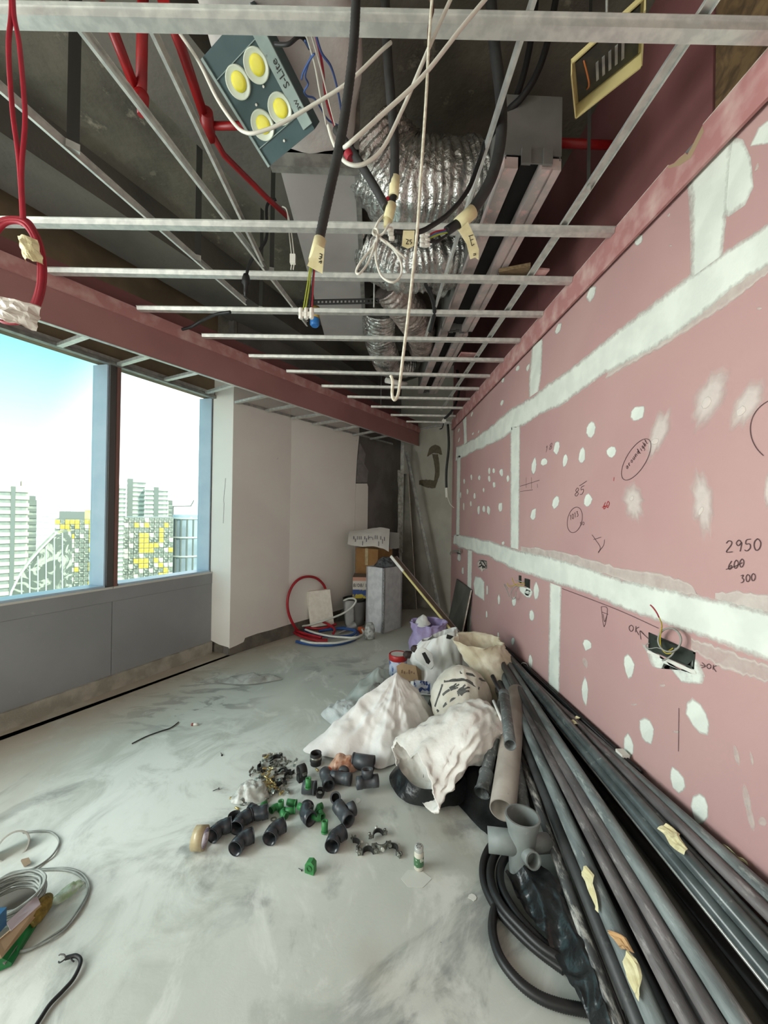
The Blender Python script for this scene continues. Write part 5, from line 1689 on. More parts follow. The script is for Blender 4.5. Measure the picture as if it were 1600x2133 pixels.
wsk = sackloft([((.80, 2.40, .22), (-.01, .03, 0), (0, 0, .03)), ((.77, 2.39, .22), (-.045, .11, 0), (0, 0, .105)), ((.66, 2.36, .225), (-.05, .15, 0), (.02, 0, .135)), ((.52, 2.29, .22), (-.06, .16, -.01), (.03, .0, .12)),
                ((.38, 2.22, .175), (-.08, .155, .02), (.05, -.02, .08)), ((.29, 2.17, .135), (-.085, .16, .045), (.045, -.02, .045)), ((.25, 2.13, .11), (-.08, .165, .05), (.03, -.02, .030))], 'white_sack', WSK,
               'crumpled white sack lying with its mouth open toward the fittings', 'sack', amp=.020, scale=9, seed=2, n=80, per=9, fold=.030, nf=4.5)
# printed sack
EC, ER = V((.655, 2.76, .215)), V((.185, .175, .225))


def ell(u, v):
    t, ph = 2 * pi * u, pi * (v - .5)
    d = V((cos(t) * cos(ph), sin(t) * cos(ph), sin(ph)))
    k = 1 + .05 * ridged(d, 2.2, 4) + .02 * ridged(d, 5.5, 9)
    k *= 1 + .12 * (abs(d.x) ** 3)
    p = EC + V((d.x * ER.x, d.y * ER.y, d.z * ER.z)) * k
    p.z = max(p.z, .004)
    return p


ps = thing('printed_sack', V((EC.x, EC.y, 0)), 'stuffed pale sack printed with two dark hand shapes and stripes', 'sack')
MB().grid(ell, 48, 28, closeu=True).build('sack_body', PRS, ps)


def onell(px, py, lift=1.04):
    d = ray(px, py).normalized()
    o_ = O - EC
    D_, o2 = V((d.x / ER.x, d.y / ER.y, d.z / ER.z)), V((o_.x / ER.x, o_.y / ER.y, o_.z / ER.z))
    A, B, C = D_.dot(D_), 2 * D_.dot(o2), o2.dot(o2) - 1
    dis = B * B - 4 * A * C
    t = (-B - math.sqrt(dis)) / (2 * A) if dis > 0 else -B / (2 * A)
    dr = (O + d * t - EC)
    e = V((dr.x / ER.x, dr.y / ER.y, dr.z / ER.z)).normalized()
    k = 1 + .05 * ridged(e, 2.2, 4) + .02 * ridged(e, 5.5, 9)
    k *= 1 + .12 * (abs(e.x) ** 3)
    return EC + V((e.x * ER.x, e.y * ER.y, e.z * ER.z)) * (k + .012)


PRN = mat('dark_sack_print', sr(72, 74, 72), .7, col2=sr(92, 94, 90), scale=40)
ZS5 = lambda x, y: (800 + x / 5.714, 1270 + y / 5.714)


def ribbon(px, w0, m_, nm, parent, nrm_c=EC):
    P = spline([onell(*ZS5(*p)) for p in px], 5)
    vs, fs = [], []
    for i, p in enumerate(P):
        d = (P[min(i + 1, len(P) - 1)] - P[max(i - 1, 0)]).normalized()
        nn = (p - nrm_c).normalized()
        s_ = d.cross(nn).normalized() * w0
        vs += [p - s_, p + s_, p + s_ - nn * .004, p - s_ - nn * .004]
    for i in range(len(P) - 1):
        for k in range(4):
            fs.append((i * 4 + k, i * 4 + (k + 1) % 4, i * 4 + 4 + (k + 1) % 4, i * 4 + 4 + k))
    fs += [(0, 1, 2, 3), (len(vs) - 4, len(vs) - 3, len(vs) - 2, len(vs) - 1)]
    return MB().add(vs, fs, False).build(nm, m_, parent)


ribbon([(730, 868), (800, 846), (880, 836), (960, 842), (1040, 885), (1125, 945)], .010, PRN, 'printed_stripe', ps)
ribbon([(905, 757), (980, 762), (1060, 790), (1130, 830), (1180, 862)], .011, PRN, 'printed_stripe', ps)
ribbon([(670, 1190), (740, 1120), (820, 1060), (890, 1005)], .009, PRN, 'printed_hand', ps)
ribbon([(895, 1005), (920, 970), (960, 950)], .020, PRN, 'printed_hand', ps)
for q in ([(920, 960), (945, 920), (965, 905)], [(950, 960), (985, 935), (1018, 928)], [(950, 985), (985, 975), (1012, 975)]): ribbon(q, .0055, PRN, 'printed_hand', ps)
ribbon([(715, 1020), (750, 985), (785, 960)], .007, PRN, 'printed_hand', ps)
ribbon([(790, 950), (820, 930), (850, 920)], .014, PRN, 'printed_hand', ps)
for q in ([(820, 915), (850, 885), (862, 880)], [(840, 920), (880, 895), (892, 888)], [(845, 935), (880, 928)]): ribbon(q, .004, PRN, 'printed_hand', ps)
ribbon([(650, 1140), (665, 1060), (690, 980), (715, 905)], .006, PRN, 'printed_stripe', ps)

sackloft([((1.03, 2.93, .02), (.14, 0, 0), (0, .12, 0)), ((1.03, 2.94, .12), (.15, 0, 0), (0, .13, 0)), ((.99, 2.97, .27), (.13, 0, 0), (0, .11, 0)), ((.93, 3.02, .40), (.155, .01, .0), (0, .10, 0.01)), ((.87, 3.08, .50), (.165, .01, -.01), (0, .095, .015)), ((.865, 3.10, .535), (.17, .01, -.01), (0, .10, .015))],
         'cream_sack', CRS, 'cream sack standing open at the back of the heap by the wall', 'sack', amp=.014, scale=9, seed=6, n=72, per=8, fold=.028, nf=4.0)
cb_ = thing('carrier_bag', (.60, 3.40, 0), 'white plastic carrier bag with black handle holes behind the printed sack', 'bag')


def carf(u, v):
    t = 2 * pi * u
    z = v
    hw = .19 * (1 - .35 * v ** 2) * (1 if v > .04 else .92)
    hd = .13 * (1 - .75 * v ** 1.3)
    p = V((.585 + .02 * v + cos(t) * hw, 3.38 + sin(t) * hd, .02 + v * .47 + .05 * v * cos(t) * 1.2))
    k = ridged(p, 6, 2) * .018 * (1 - .4 * v) + ridged(V((cos(t) * 1.8, sin(t) * 1.8, v * 1.5)), 1.0, 3) * .022 + ridged(V((cos(t) * 4, sin(t) * 4, v * 2)), 1.0, 6) * .012
    p = p + V((cos(t) * k, sin(t) * k, 0))
    # left ear of the bag folds outward
    if v > .45 and cos(t) < -.3: p.x -= .06 * sin((v - .45) * pi / .55)
    return p


MB().grid(carf, 72, 36, closeu=True).build('bag_body', CAR, cb_)
hole = MB()
ph = [aty(a, b_, 3.19) for a, b_ in ((932, 1322), (945, 1326), (938, 1332), (930, 1330))]
hole.prism(ph, (0, .012, 0)).build('handle_hole', BLK2, cb_)
sackloft([(aty(878, 1364, 3.20), (.055, 0, .02), (-.02, 0, .05)), (aty(888, 1372, 3.19), (.05, 0, .02), (-.02, 0, .05)), (aty(898, 1384, 3.19), (.02, 0, .02), (-.01, 0, .03))][::-1], 'bag_ear', CAR, '', '', n=20, amp=.006, parent=cb_)
MB().prism([aty(a, b_, 3.125) for a, b_ in ((879, 1362), (886, 1359), (897, 1378), (893, 1384), (888, 1381))], (0, .012, 0)).build('handle_hole', BLK2, cb_)
lb = sackloft([((.63, 4.38, .004), (.15, 0, 0), (0, .13, 0)), ((.63, 4.38, .1), (.17, 0, 0), (0, .14, 0)), ((.65, 4.38, .2), (.15, 0, 0), (0, .11, 0)), ((.66, 4.38, .29), (.16, 0, 0), (0, .07, .02)), ((.665, 4.38, .33), (.17, 0, 0.0), (0, .05, .02))], 'lilac_bag', LIL, 'lilac plastic bag at the far left of the heap', 'bag', amp=.014, scale=9, seed=12, n=60, fold=.03, nf=4)
tent((.60, 4.40, .40), [(.50, 4.36, .29), (.56, 4.30, .28), (.64, 4.32, .29), (.68, 4.38, .30), (.62, 4.45, .30), (.52, 4.44, .30)], 'white_crumple', CAR, 'white crumpled plastic poking out of the lilac bag', 'plastic', nr=8, amp=.012, scale=20, seed=4, sub=4)
tent((.08, 3.30, .24), [(-.22, 3.12, .004), (-.12, 3.02, .004), (.02, 3.05, .004), (.18, 3.2, .004), (.22, 3.38, .004), (.12, 3.5, .004), (-.04, 3.42, .004)], 'clear_sheet', CLP, 'crumpled clear plastic sheet behind the white sheet', 'plastic', nr=16, amp=.03, scale=9, seed=21)
tent((-.16, 2.98, .09), [(-.36, 2.98, .004), (-.30, 2.86, .004), (-.16, 2.72, .004), (-.10, 2.80, .004), (-.02, 2.98, .004), (-.1, 3.1, .004), (-.26, 3.08, .004)], 'white_film', mat('thin_white_film', sr(214, 220, 220), .3, bump=.4, bscale=20, alpha=.8), 'thin white plastic film crumpled left of the white sheet', 'plastic', nr=16, amp=.03, scale=12, seed=17)
tent((.06, 3.16, .15), [(-.04, 3.08, .004), (.06, 3.04, .004), (.16, 3.12, .004), (.14, 3.24, .004), (.0, 3.22, .004)], 'grey_rag', mat('grey_rag', sr(128, 128, 124), .95, col2=sr(106, 106, 102), scale=20, bump=.4, bscale=40), 'rough grey rag under the clear plastic sheet', 'rag', nr=10, amp=.016, scale=14, seed=9, prof=1.8)

# paint tin and bits
pt = thing('paint_tin', (.255, 3.50, .0), 'paint tin with red rim and blue-white label in the heap', 'tin')
MB().lathe([(.078, 0), (.080, .004), (.080, .215)], (.255, 3.50, .01), (0, 0, 1), 28).build('tin_body', mat('blue_white_label', sr(196, 204, 224), .4, col2=sr(84, 104, 160), scale=14, lo=.5, hi=.56), pt)
MB().lathe([(.0805, .215), (.084, .22), (.084, .262), (.078, .268), (.070, .262)], (.255, 3.50, .01), (0, 0, 1), 28, capt=False, capb=False).build('tin_rim', mat('red_tin_rim', sr(170, 36, 36), .4), pt)
MB().lathe([(.0705, .262), (.001, .260)], (.255, 3.50, .01), (0, 0, 1), 28, capb=False).build('tin_lid', mat('white_tin_lid', sr(210, 208, 202), .4), pt)
KRAFT = mat('brown_cardboard', sr(176, 150, 118), .85, col2=sr(158, 134, 104), scale=8)
ky = 3.22
kb = thing('cardboard_scrap', aty(852, 1415, ky), 'torn brown cardboard carton leaning on the paint tin', 'carton')
MB().prism([aty(a, b_, ky) for a, b_ in ((826, 1388), (838, 1380), (850, 1384), (866, 1387), (872, 1418), (830, 1420))], (0, .006, 0)).build('carton_panel', KRAFT, kb)
MB().prism([aty(866, 1387, ky), aty(880, 1400, ky + .12), aty(884, 1424, ky + .12), aty(872, 1418, ky)], (.004, .006, 0)).build('carton_panel', KRAFT, kb)
wmk = MB()
for k in range(6):
    wmk.prism([aty(836 + k * 5, 1396 + (k % 3) * 3, ky - .002), aty(839 + k * 5, 1395 + (k % 3) * 3, ky - .002), aty(839 + k * 5, 1402 + (k % 2) * 3, ky - .002), aty(836 + k * 5, 1403, ky - .002)], (0, .0015, 0))
tag(wmk.build('print_marks', mat('brown_print', sr(122, 96, 72), .9), kb), kind='stuff')
bc = thing('patterned_cloth', aty(880, 1436, 3.0), 'blue and white patterned cloth between the sheet and the printed sack', 'cloth')
MB().grid(lambda u, v: aty(862 + 34 * u, 1416 + 26 * v + 4 * u, 3.02 - .06 * v + .012 * sin(9 * u + 4 * v)), 14, 10).build('cloth', mat('blue_white_cloth', sr(196, 202, 214), .9, col2=sr(52, 76, 134), scale=26, lo=.49, hi=.52, stretch=(1, 1, 1)), bc)
for q, lab in (((860, 1364), 'brown short tube end beside the carrier bag, left one'), ((876, 1352), 'brown short tube end beside the carrier bag, right one')):
    p = aty(q[0], q[1], 3.42)
    tag(MB().lathe([(.030, 0), (.032, .01), (.032, .08), (.02, .1)], p, (-.7, -.5, .2), 14).build('brown_tube', mat('dark_brown_plastic', sr(62, 48, 44), .5)), lab, 'tube')
tent((.55, 3.05, .16), [(.46, 2.96, .004), (.56, 2.92, .004), (.66, 3.0, .004), (.62, 3.14, .004), (.48, 3.12, .004)], 'black_rag', BIN, 'black rag filling the gap behind the printed sack', 'rag', nr=8, amp=.02, seed=31)
tent((.76, 2.52, .20), [(.68, 2.48, .004), (.74, 2.44, .004), (.84, 2.5, .004), (.82, 2.6, .004), (.7, 2.6, .004)], 'patterned_rag', mat('dark_patterned_rag', sr(70, 66, 66), .9, col2=sr(190, 190, 198), scale=30, lo=.52, hi=.58), 'dark patterned rag between the printed sack and the white sack', 'rag', nr=8, amp=.02, seed=33)

# black film wrapped along the leftmost pipes
fl_ = thing('black_film', onz(1130, 1950, 0), 'shiny black plastic film trailing beside the long pipes', 'plastic')


def filmf(u, v):
    L = [(1052, 1830), (1080, 1880), (1130, 1950), (1180, 2040), (1225, 2133), (1300, 2300)]
    Rr = [(1125, 1812), (1170, 1862), (1205, 1950), (1240, 2050), (1268, 2133), (1330, 2300)]
    k = v * 5
    i = min(int(k), 4)
    t = k - i
    a = (L[i][0] + (L[i + 1][0] - L[i][0]) * t, L[i][1] + (L[i + 1][1] - L[i][1]) * t)
    b2 = (Rr[i][0] + (Rr[i + 1][0] - Rr[i][0]) * t, Rr[i][1] + (Rr[i + 1][1] - Rr[i][1]) * t)
    p = onz(a[0] + (b2[0] - a[0]) * u, a[1] + (b2[1] - a[1]) * u, .05 + .05 * u)
    return p + V((0, 0, .03 * ridged(V((p.x * 2.2, p.y * .6, 0)), 7, 3) * (1 - .5 * v) + .012 * ridged(p, 22, 1)))


MB().grid(filmf, 20, 44).build('film', BIN, fl_)

# ================================================================== FITTINGS LAID OUT ON THE FLOOR
PVC = mat('dark_grey_plastic', sr(72, 76, 80), 0.42, col2=sr(62, 66, 70), scale=20)
PVCG = mat('glossy_dark_plastic', sr(58, 63, 68), 0.22, col2=sr(50, 54, 58), scale=20)
GRN = mat('green_plastic_fitting', sr(58, 134, 74), 0.45, col2=sr(50, 122, 66), scale=20)
GRND = mat('dark_green_plastic', sr(38, 96, 48), 0.45)
BRASS = mat('brass_pin', sr(196, 176, 120), 0.3, 0.8)
ZINC = mat('zinc_clip', sr(160, 164, 156), 0.35, 0.7, col2=sr(120, 122, 114), scale=60)
RUB = mat('black_rubber', sr(34, 35, 34), 0.7)
ZF3 = lambda x, y: (380 + x / 3.077, 1540 + y / 3.077)


def place(o, px, py, rz, rx=0.0, ry=0.0, z=0.0, zoom=True):
    p = onz(*(ZF3(px, py) if zoom else (px, py)), z)
    o.location = p
    o.rotation_euler = (rx, ry, rz)
    return o


def elbow_proto(name, r, L, bend, m_, m_in, lab, cat, group, sock=1.05, n=24):
    """two sockets joined by a bend, lying on its side; first arm points to -Y"""
    t = thing(name, (0, 0, 0), lab, cat, group)
    z = r * sock
    d2 = V((sin(bend), cos(bend), 0))
    pts = [V((0, -L, z)), V((0, -L * .45, z)), V((0, -L * .40, z)), V((0, -.15 * L, z)), V((0, 0, z)) + d2 * .0, V((0, 0, z)) + d2 * .15 * L + V((0, 0, 0)), V((0, 0, z)) + d2 * .40 * L, V((0, 0, z)) + d2 * .45 * L, V((0, 0, z)) + d2 * L]
    pts = [pts[0], pts[1], pts[2], pts[3], pts[5], pts[6], pts[7], pts[8]]
    rr = [r * sock, r * sock, r, r, r, r, r * sock, r * sock]
    holpath(pts, rr, [r * .98, r * .96, r * .8, r * .8, r * .8, r * .8, r * .96, r * .98], n).build('elbow_body', m_, t)
    for c, d in ((pts[0], V((0, -1, 0))), (pts[-1], d2)):
        MB().hollow(c - d * .002, c + d * .0015, r * sock * 1.01, r * .97, n).build('socket_rim', m_, t)
    return t


def tee_proto(name, r, L, H_, m_, lab, cat, group, n=20, rb=None):
    """run along Y, branch along +X"""
    t = thing(name, (0, 0, 0), lab, cat, group)
    z = r * 1.06
    rb = rb or r
    holpath([V((0, -L, z)), V((0, -L * .5, z)), V((0, -L * .48, z)), V((0, L * .48, z)), V((0, L * .5, z)), V((0, L, z))], [r * 1.06, r * 1.06, r * 1.0, r * 1.0, r * 1.06, r * 1.06], r * .90, n).build('tee_run', m_, t)
    holpath([V((r * .7, 0, z)), V((H_ * .55, 0, z)), V((H_ * .56, 0, z)), V((H_, 0, z))], [rb, rb, rb * 1.06, rb * 1.06], rb * .9, n).build('tee_branch', m_, t)
    return t


GE = 'dark grey pipe elbows on the floor'
e0 = elbow_proto('pipe_elbow', .0315, .050, radians(45), PVCG, PVC, 'glossy dark elbow next to the tape roll', 'elbow', GE)
els = [(e0, 240, 612, -.35, 0, 'glossy dark elbow next to the tape roll'),
       (None, 372, 560, -.25, 1, 'dark elbow second from the tape roll, in front of a longer bend'),
       (None, 378, 690, -.25, 0, 'dark elbow closest to the camera on the left side'),
       (None, 585, 625, -.3, 1, 'dusty dark elbow alone in the middle of the row'),
       (None, 975, 672, -.3, 1, 'dark elbow beside the pipe clamps'),
       (None, 788, 520, .75, 0, 'glossy dark elbow lying against the green fittings'),
       (None, 480, 520, 1.75, 1, 'dark bend pointing right behind the left elbows')]
for src, px, py, rz, flip, lab in els:
    o = src or copy_tree(e0)
    place(o, px, py, rz)
    if flip: o.scale = (-1, 1, 1) if False else (1, 1, 1)
    if flip:
        o.rotation_euler = (0, 0, rz + .15)
    o['label'] = lab
for i, o in enumerate([x for x in COL.objects if x.name.startswith('pipe_elbow')]):
    if i in (1, 3, 4):
        for ch in o.children:
            ch.data = ch.data
pc = thing('pipe_offcut', (0, 0, 0), 'broken black pipe piece standing behind the left elbows', 'offcut')
MB().grid(lambda u, v: V((cos(2.4 * u - 1.2) * .032, sin(2.4 * u - 1.2) * .032, .002 + v * .055)), 12, 3).build('pipe_shell', PVC, pc)
place(pc, 335, 560, 2.2)

t0 = tee_proto('pipe_tee', .031, .060, .062, PVC, 'dark tee lying apart right of the green fittings', 'tee', 'dark grey pipe tees on the floor')
place(t0, 1030, 515, .55)
t1_ = copy_tree(t0); place(t1_, 1015, 285, 1.35); t1_['label'] = 'dark tee with wide open end facing left, in front of the orange bag'
t2_ = copy_tree(t0); place(t2_, 1180, 255, 1.75, ry=-1.35, z=.05); t2_['label'] = 'dark tee with its branch standing upright at the right end of the row'
t3_ = copy_tree(t0); place(t3_, 925, 290, .3); t3_['label'] = 'dark tee behind the one facing left, half hidden'
s0_ = thing('pipe_socket', (0, 0, 0), 'short dark socket standing in front of the tees', 'socket')
holpath([V((0, 0, .002)), V((0, 0, .03)), V((0, 0, .032)), V((0, 0, .055))], [.024, .024, .028, .028], .020, 20).build('socket_body', PVC, s0_)
MB().lathe([(.0205, .004), (.0205, .007)], n=18).build('socket_dark_cap', RUB, s0_)  # dark disc added to paint the shade inside the bore
place(s0_, 985, 378, 0, rx=.9, z=.022)
s1_ = thing('pipe_sleeve', (0, 0, 0), 'grey straight sleeve with a green fitting on top', 'sleeve')
MB().hollow((0, -.034, .033), (0, .034, .033), .033, .029, 24).build('sleeve_body', PVC, s1_)
MB().hollow((0, -.036, .033), (0, -.026, .033), .0345, .029, 24).build('sleeve_rim', PVC, s1_)
place(s1_, 812, 348, 1.45)
s2_ = thing('pipe_sleeve', (0, 0, 0), 'large dark pipe sleeve at the edge of the white sheet', 'sleeve')
MB().hollow((0, -.065, .042), (0, .065, .042), .042, .038, 26).build('sleeve_body', PVC, s2_)
MB().hollow((0, .058, .042), (0, .067, .042), .044, .038, 26).build('sleeve_rim', PVC, s2_)
place(s2_, 1160, 190, 1.35)
s3_ = thing('threaded_nut', (0, 0, 0), 'small black nut between sleeve and tees', 'nut')
MB().hollow((0, 0, .001), (0, 0, .03), .024, .017, 6).build('nut_body', RUB, s3_)
MB().hollow((0, 0, .03), (0, 0, .036), .019, .016, 18).build('nut_collar', RUB, s3_)
place(s3_, 880, 352, .3, rx=.5, z=.012)
s4_ = thing('pipe_coupler', (0, 0, 0), 'black coupler with steel band standing by the sheet corner', 'coupler')
holpath([V((0, 0, .002)), V((0, 0, .022)), V((0, 0, .024)), V((0, 0, .036)), V((0, 0, .038)), V((0, 0, .07))], [.032, .032, .036, .036, .033, .033], .028, 24).build('coupler_body', RUB, s4_)
MB().hollow((0, 0, .040), (0, 0, .052), .0355, .033, 24).build('clamp_band', ZINC, s4_)
MB().lathe([(.004, 0), (.004, .016)], (.034, 0, .046), (0, 1, 0), 8).build('band_screw', ZINC, s4_)
place(s4_, 855, 160, .4)
s5_ = thing('pipe_clamp', (0, 0, 0), 'black pipe clamp standing on a dark block left of the sleeve', 'clamp')
MB().box((0, 0, .018), (.05, .036, .034)).build('clamp_block', RUB, s5_)
MB().hollow((-.02, 0, .055), (.02, 0, .055), .033, .027, 22).build('clamp_ring', RUB, s5_)
MB().box((0, .036, .055), (.022, .014, .012)).box((0, -.036, .055), (.022, .014, .012)).build('clamp_lug', ZINC, s5_)
place(s5_, 765, 262, .6)

# green fittings
g0 = thing('green_fitting', (0, 0, 0), 'short green elbow leaning on the dark elbow by the clear bag', 'fitting', 'green plastic fittings')
holpath([V((0, -.026, .017)), V((0, -.006, .017)), V((.006, .006, .017)), V((.026, .010, .017))], .016, .011, 16).build('fitting_body', GRN, g0)
MB().hollow((0, -.028, .017), (0, -.023, .017), .0172, .011, 16).build('fitting_rim', GRN, g0)
g1 = thing('green_sleeve', (0, 0, 0), 'green straight sleeve at the back of the green group', 'fitting', 'green plastic fittings')
MB().hollow((0, -.024, .016), (0, .024, .016), .0155, .011, 16).build('fitting_body', GRN, g1)
MB().hollow((0, -.026, .016), (0, -.020, .016), .0168, .011, 16).build('fitting_rim', GRN, g1)
for k, (src, px, py, rz, lab, rx, z) in enumerate(((g0, 510, 452, .4, 'short green elbow leaning on the dark elbow by the clear bag', 0, 0), (g0, 592, 455, -.5, 'green elbow at the left of the middle green group', 0, .0), (g0, 640, 500, 1.0, 'green elbow at the front of the middle green group', 0, 0),
                                           (g1, 700, 425, 1.4, 'green straight sleeve at the back of the middle green group', 0, 0), (g1, 690, 478, 1.75, 'green straight sleeve at the right front of the middle green group', 0, 0), (g1, 636, 410, 0, 'green sleeve standing behind the middle green group', 1.57, .0),
                                           (g0, 775, 458, 2.4, 'green elbow peeping out above the glossy dark elbow', 0, .02), (g0, 868, 465, .4, 'green elbow at the back of the right green group', 0, 0), (g1, 885, 495, .5, 'green sleeve in the middle of the right green group', 0, 0),
                                           (g1, 915, 545, 0, 'green sleeve standing upright at the front of the right green group', 1.4, 0), (g0, 852, 525, 1.6, 'green elbow tucked under the glossy dark elbow', 0, 0), (g1, 806, 270, .2, 'green ring fitting on top of the grey sleeve', 1.4, .062))):
    o = src if k in (0, 3) else copy_tree(src)
    place(o, px, py, rz, rx=rx, z=z + (.026 if rx > 1 else 0))
    o['label'] = lab
gc = thing('green_clip', (0, 0, 0), 'green square clip alone on the floor in front of the elbows', 'clip')
MB().prism([V((-.021, 0, 0)), V((.021, 0, 0)), V((.021, 0, .042)), V((.008, 0, .052)), V((-.014, 0, .046)), V((-.021, 0, .034))], (0, .026, 0)).build('clip_body', GRN, gc)
MB().hollow((0, -.003, .024), (0, .0005, .024), .013, .009, 14).build('clip_ring', GRND, gc)
place(gc, 812, 866, -.35)

# steel pipe clamps with rubber lining
CP = 'steel pipe clamps by the spice bottle'


def arcmb(r0, r1, a0, a1, w_, n=14, c=(0, 0, 0)):
    mb = MB()
    vs, fs = [], []
    c = V(c)
    for i in range(n + 1):
        t = a0 + (a1 - a0) * i / n
        for r_, z in ((r0, 0), (r1, 0), (r1, w_), (r0, w_)):
            vs.append(c + V((cos(t) * r_, sin(t) * r_, z)))
    for i in range(n):
        for k in range(4):
            fs.append((i * 4 + k, i * 4 + (k + 1) % 4, i * 4 + 4 + (k + 1) % 4, i * 4 + 4 + k))
    fs += [(0, 1, 2, 3), (n * 4, n * 4 + 1, n * 4 + 2, n * 4 + 3)]
    return mb.add(vs, fs)


k0 = thing('pipe_clamp', (0, 0, 0), 'clamp', 'clamp', CP)
arcmb(.026, .029, .15, pi - .15, .022).build('clamp_band', ZINC, k0)
arcmb(.022, .0258, .1, pi - .1, .022).build('rubber_lining', RUB, k0)
MB().box((.036, .004, .011), (.020, .003, .022)).build('clamp_lug', ZINC, k0)
MB().box((-.036, .004, .011), (.020, .003, .022)).build('clamp_lug', ZINC, k0)
MB().lathe([(.008, 0), (.008, .008), (.004, .008), (.004, .026)], (.038, .022, .011), (0, -1, 0), 6).build('bolt', ZINC, k0)
MB().lathe([(.008, 0), (.008, .008), (.004, .008), (.004, .026)], (-.038, .022, .011), (0, -1, 0), 6).build('bolt', ZINC, k0)
MB().lathe([(.008, 0), (.008, .014)], (0, .029, .011), (0, 1, 0), 6).build('boss_nut', mat('bright_nut', sr(206, 208, 200), .3, .5), k0)
for i, (px, py, rz, rx, lab) in enumerate(((1100, 690, -1.2, 0, 'half pipe clamp leftmost of the group by the bottle'), (1190, 745, .1, 0, 'half pipe clamp nearest the camera in the group by the bottle'), (1255, 630, .3, .3, 'half pipe clamp at the back of the group by the bottle'),
                                       (1345, 725, -.9, 0, 'half pipe clamp closest to the spice bottle'), (1275, 690, 3.3, .2, 'half pipe clamp in the middle of the group by the bottle'))):
    o = k0 if i == 0 else copy_tree(k0)
    place(o, px, py, rz, rx=rx, z=.006 if rx else 0)
    o['label'] = lab

# parcel tape roll and spice bottle
tr = thing('tape_roll', (0, 0, 0), 'roll of brown parcel tape standing on edge at the left of the fittings', 'tape')
TAN = mat('tan_parcel_tape', sr(186, 172, 138), .25, col2=sr(170, 154, 120), scale=20)
MB().hollow((0, -.024, .048), (0, .024, .048), .048, .040, 40).build('tape_wind', TAN, tr)
MB().hollow((0, -.0235, .048), (0, .0235, .048), .0405, .037, 40).build('card_core', mat('printed_card_core', sr(206, 200, 206), .7, col2=sr(150, 140, 160), scale=40, lo=.5, hi=.6), tr)
place(tr, 112, 700, 1.55)
sb = thing('spice_bottle', (0, 0, 0), 'small glass spice bottle with green label and shaker cap', 'bottle')
MB().lathe([(.001, 0), (.020, .001), (.0215, .005), (.0215, .066), (.018, .074), (.0165, .078)], n=26, capb=False).build('bottle_glass', mat('pale_spice_glass', sr(206, 204, 190), .12, col2=sr(190, 188, 172), scale=30), sb)
MB().lathe([(.0218, .018), (.0218, .056)], n=26, capb=False, capt=False).build('bottle_label', mat('green_bottle_label', sr(70, 112, 78), .5, col2=sr(196, 206, 190), scale=60, lo=.56, hi=.6), sb)
cap = MB().lathe([(.0185, .076), (.0195, .078), (.0195, .092), (.0185, .094), (.001, .0945)], n=26, capb=False).build('shaker_cap', mat('clear_grey_cap', sr(190, 194, 190), .25, .3), sb)
for i in range(6):
    MB().lathe([(.0022, .0944), (.0022, .0950)], (cos(i) * .010, sin(i) * .010, 0), n=8).build('shaker_hole', RUB, cap)
place(sb, 1515, 825, 0)
bt = V(sb.location)
text3d('SPICE', .009, bt + V((-.0145, -.0222, .040)), (1, 0, 0), (0, 0, 1), CLRW, None) if False else None

# orange bag
ORB = thing('orange_bag', onz(*ZF3(985, 205)), 'clear bag with orange and brown contents behind the tees', 'bag')
c = onz(*ZF3(985, 205))
tent(c + V((.05, .03, .075)), [c + V((-.06, -.03, 0)), c + V((-.02, -.05, 0)), c + V((.06, -.04, 0)), c + V((.12, .0, 0)), c + V((.11, .06, 0)), c + V((.02, .07, 0)), c + V((-.04, .04, 0))], 'bag_film', mat('peach_plastic_film', sr(206, 168, 144), .25, col2=sr(164, 112, 84), scale=26, lo=.45, hi=.6), '', '', nr=12, amp=.016, scale=18, seed=7, sub=4, parent=ORB, prof=2)
MB().lathe([(.001, .030), (.012, .026), (.019, .012), (.020, 0), (.018, -.012), (.008, -.02)], onz(*ZF3(938, 205), .03), (-.3, -.4, 1), 16).build('orange_ball', mat('orange_plastic', sr(220, 96, 44), .5, col2=sr(204, 80, 34), scale=30), ORB)
# clear bag of pins
cbag = thing('clear_bag', onz(*ZF3(430, 372)), 'crumpled clear bag of pins beside the steel clips', 'bag')
c = onz(*ZF3(430, 380))
tent(c + V((.01, .02, .06)), [c + V((-.09, -.03, 0)), c + V((-.03, -.05, 0)), c + V((.06, -.045, 0)), c + V((.10, .0, 0)), c + V((.07, .07, 0)), c + V((-.03, .08, 0)), c + V((-.08, .04, 0))], 'bag_film', mat('frosty_clear_film', sr(216, 218, 212), .2, col2=sr(184, 186, 178), scale=30, alpha=.75), '', '', nr=14, amp=.02, scale=22, seed=14, sub=5, parent=cbag, prof=1.6)

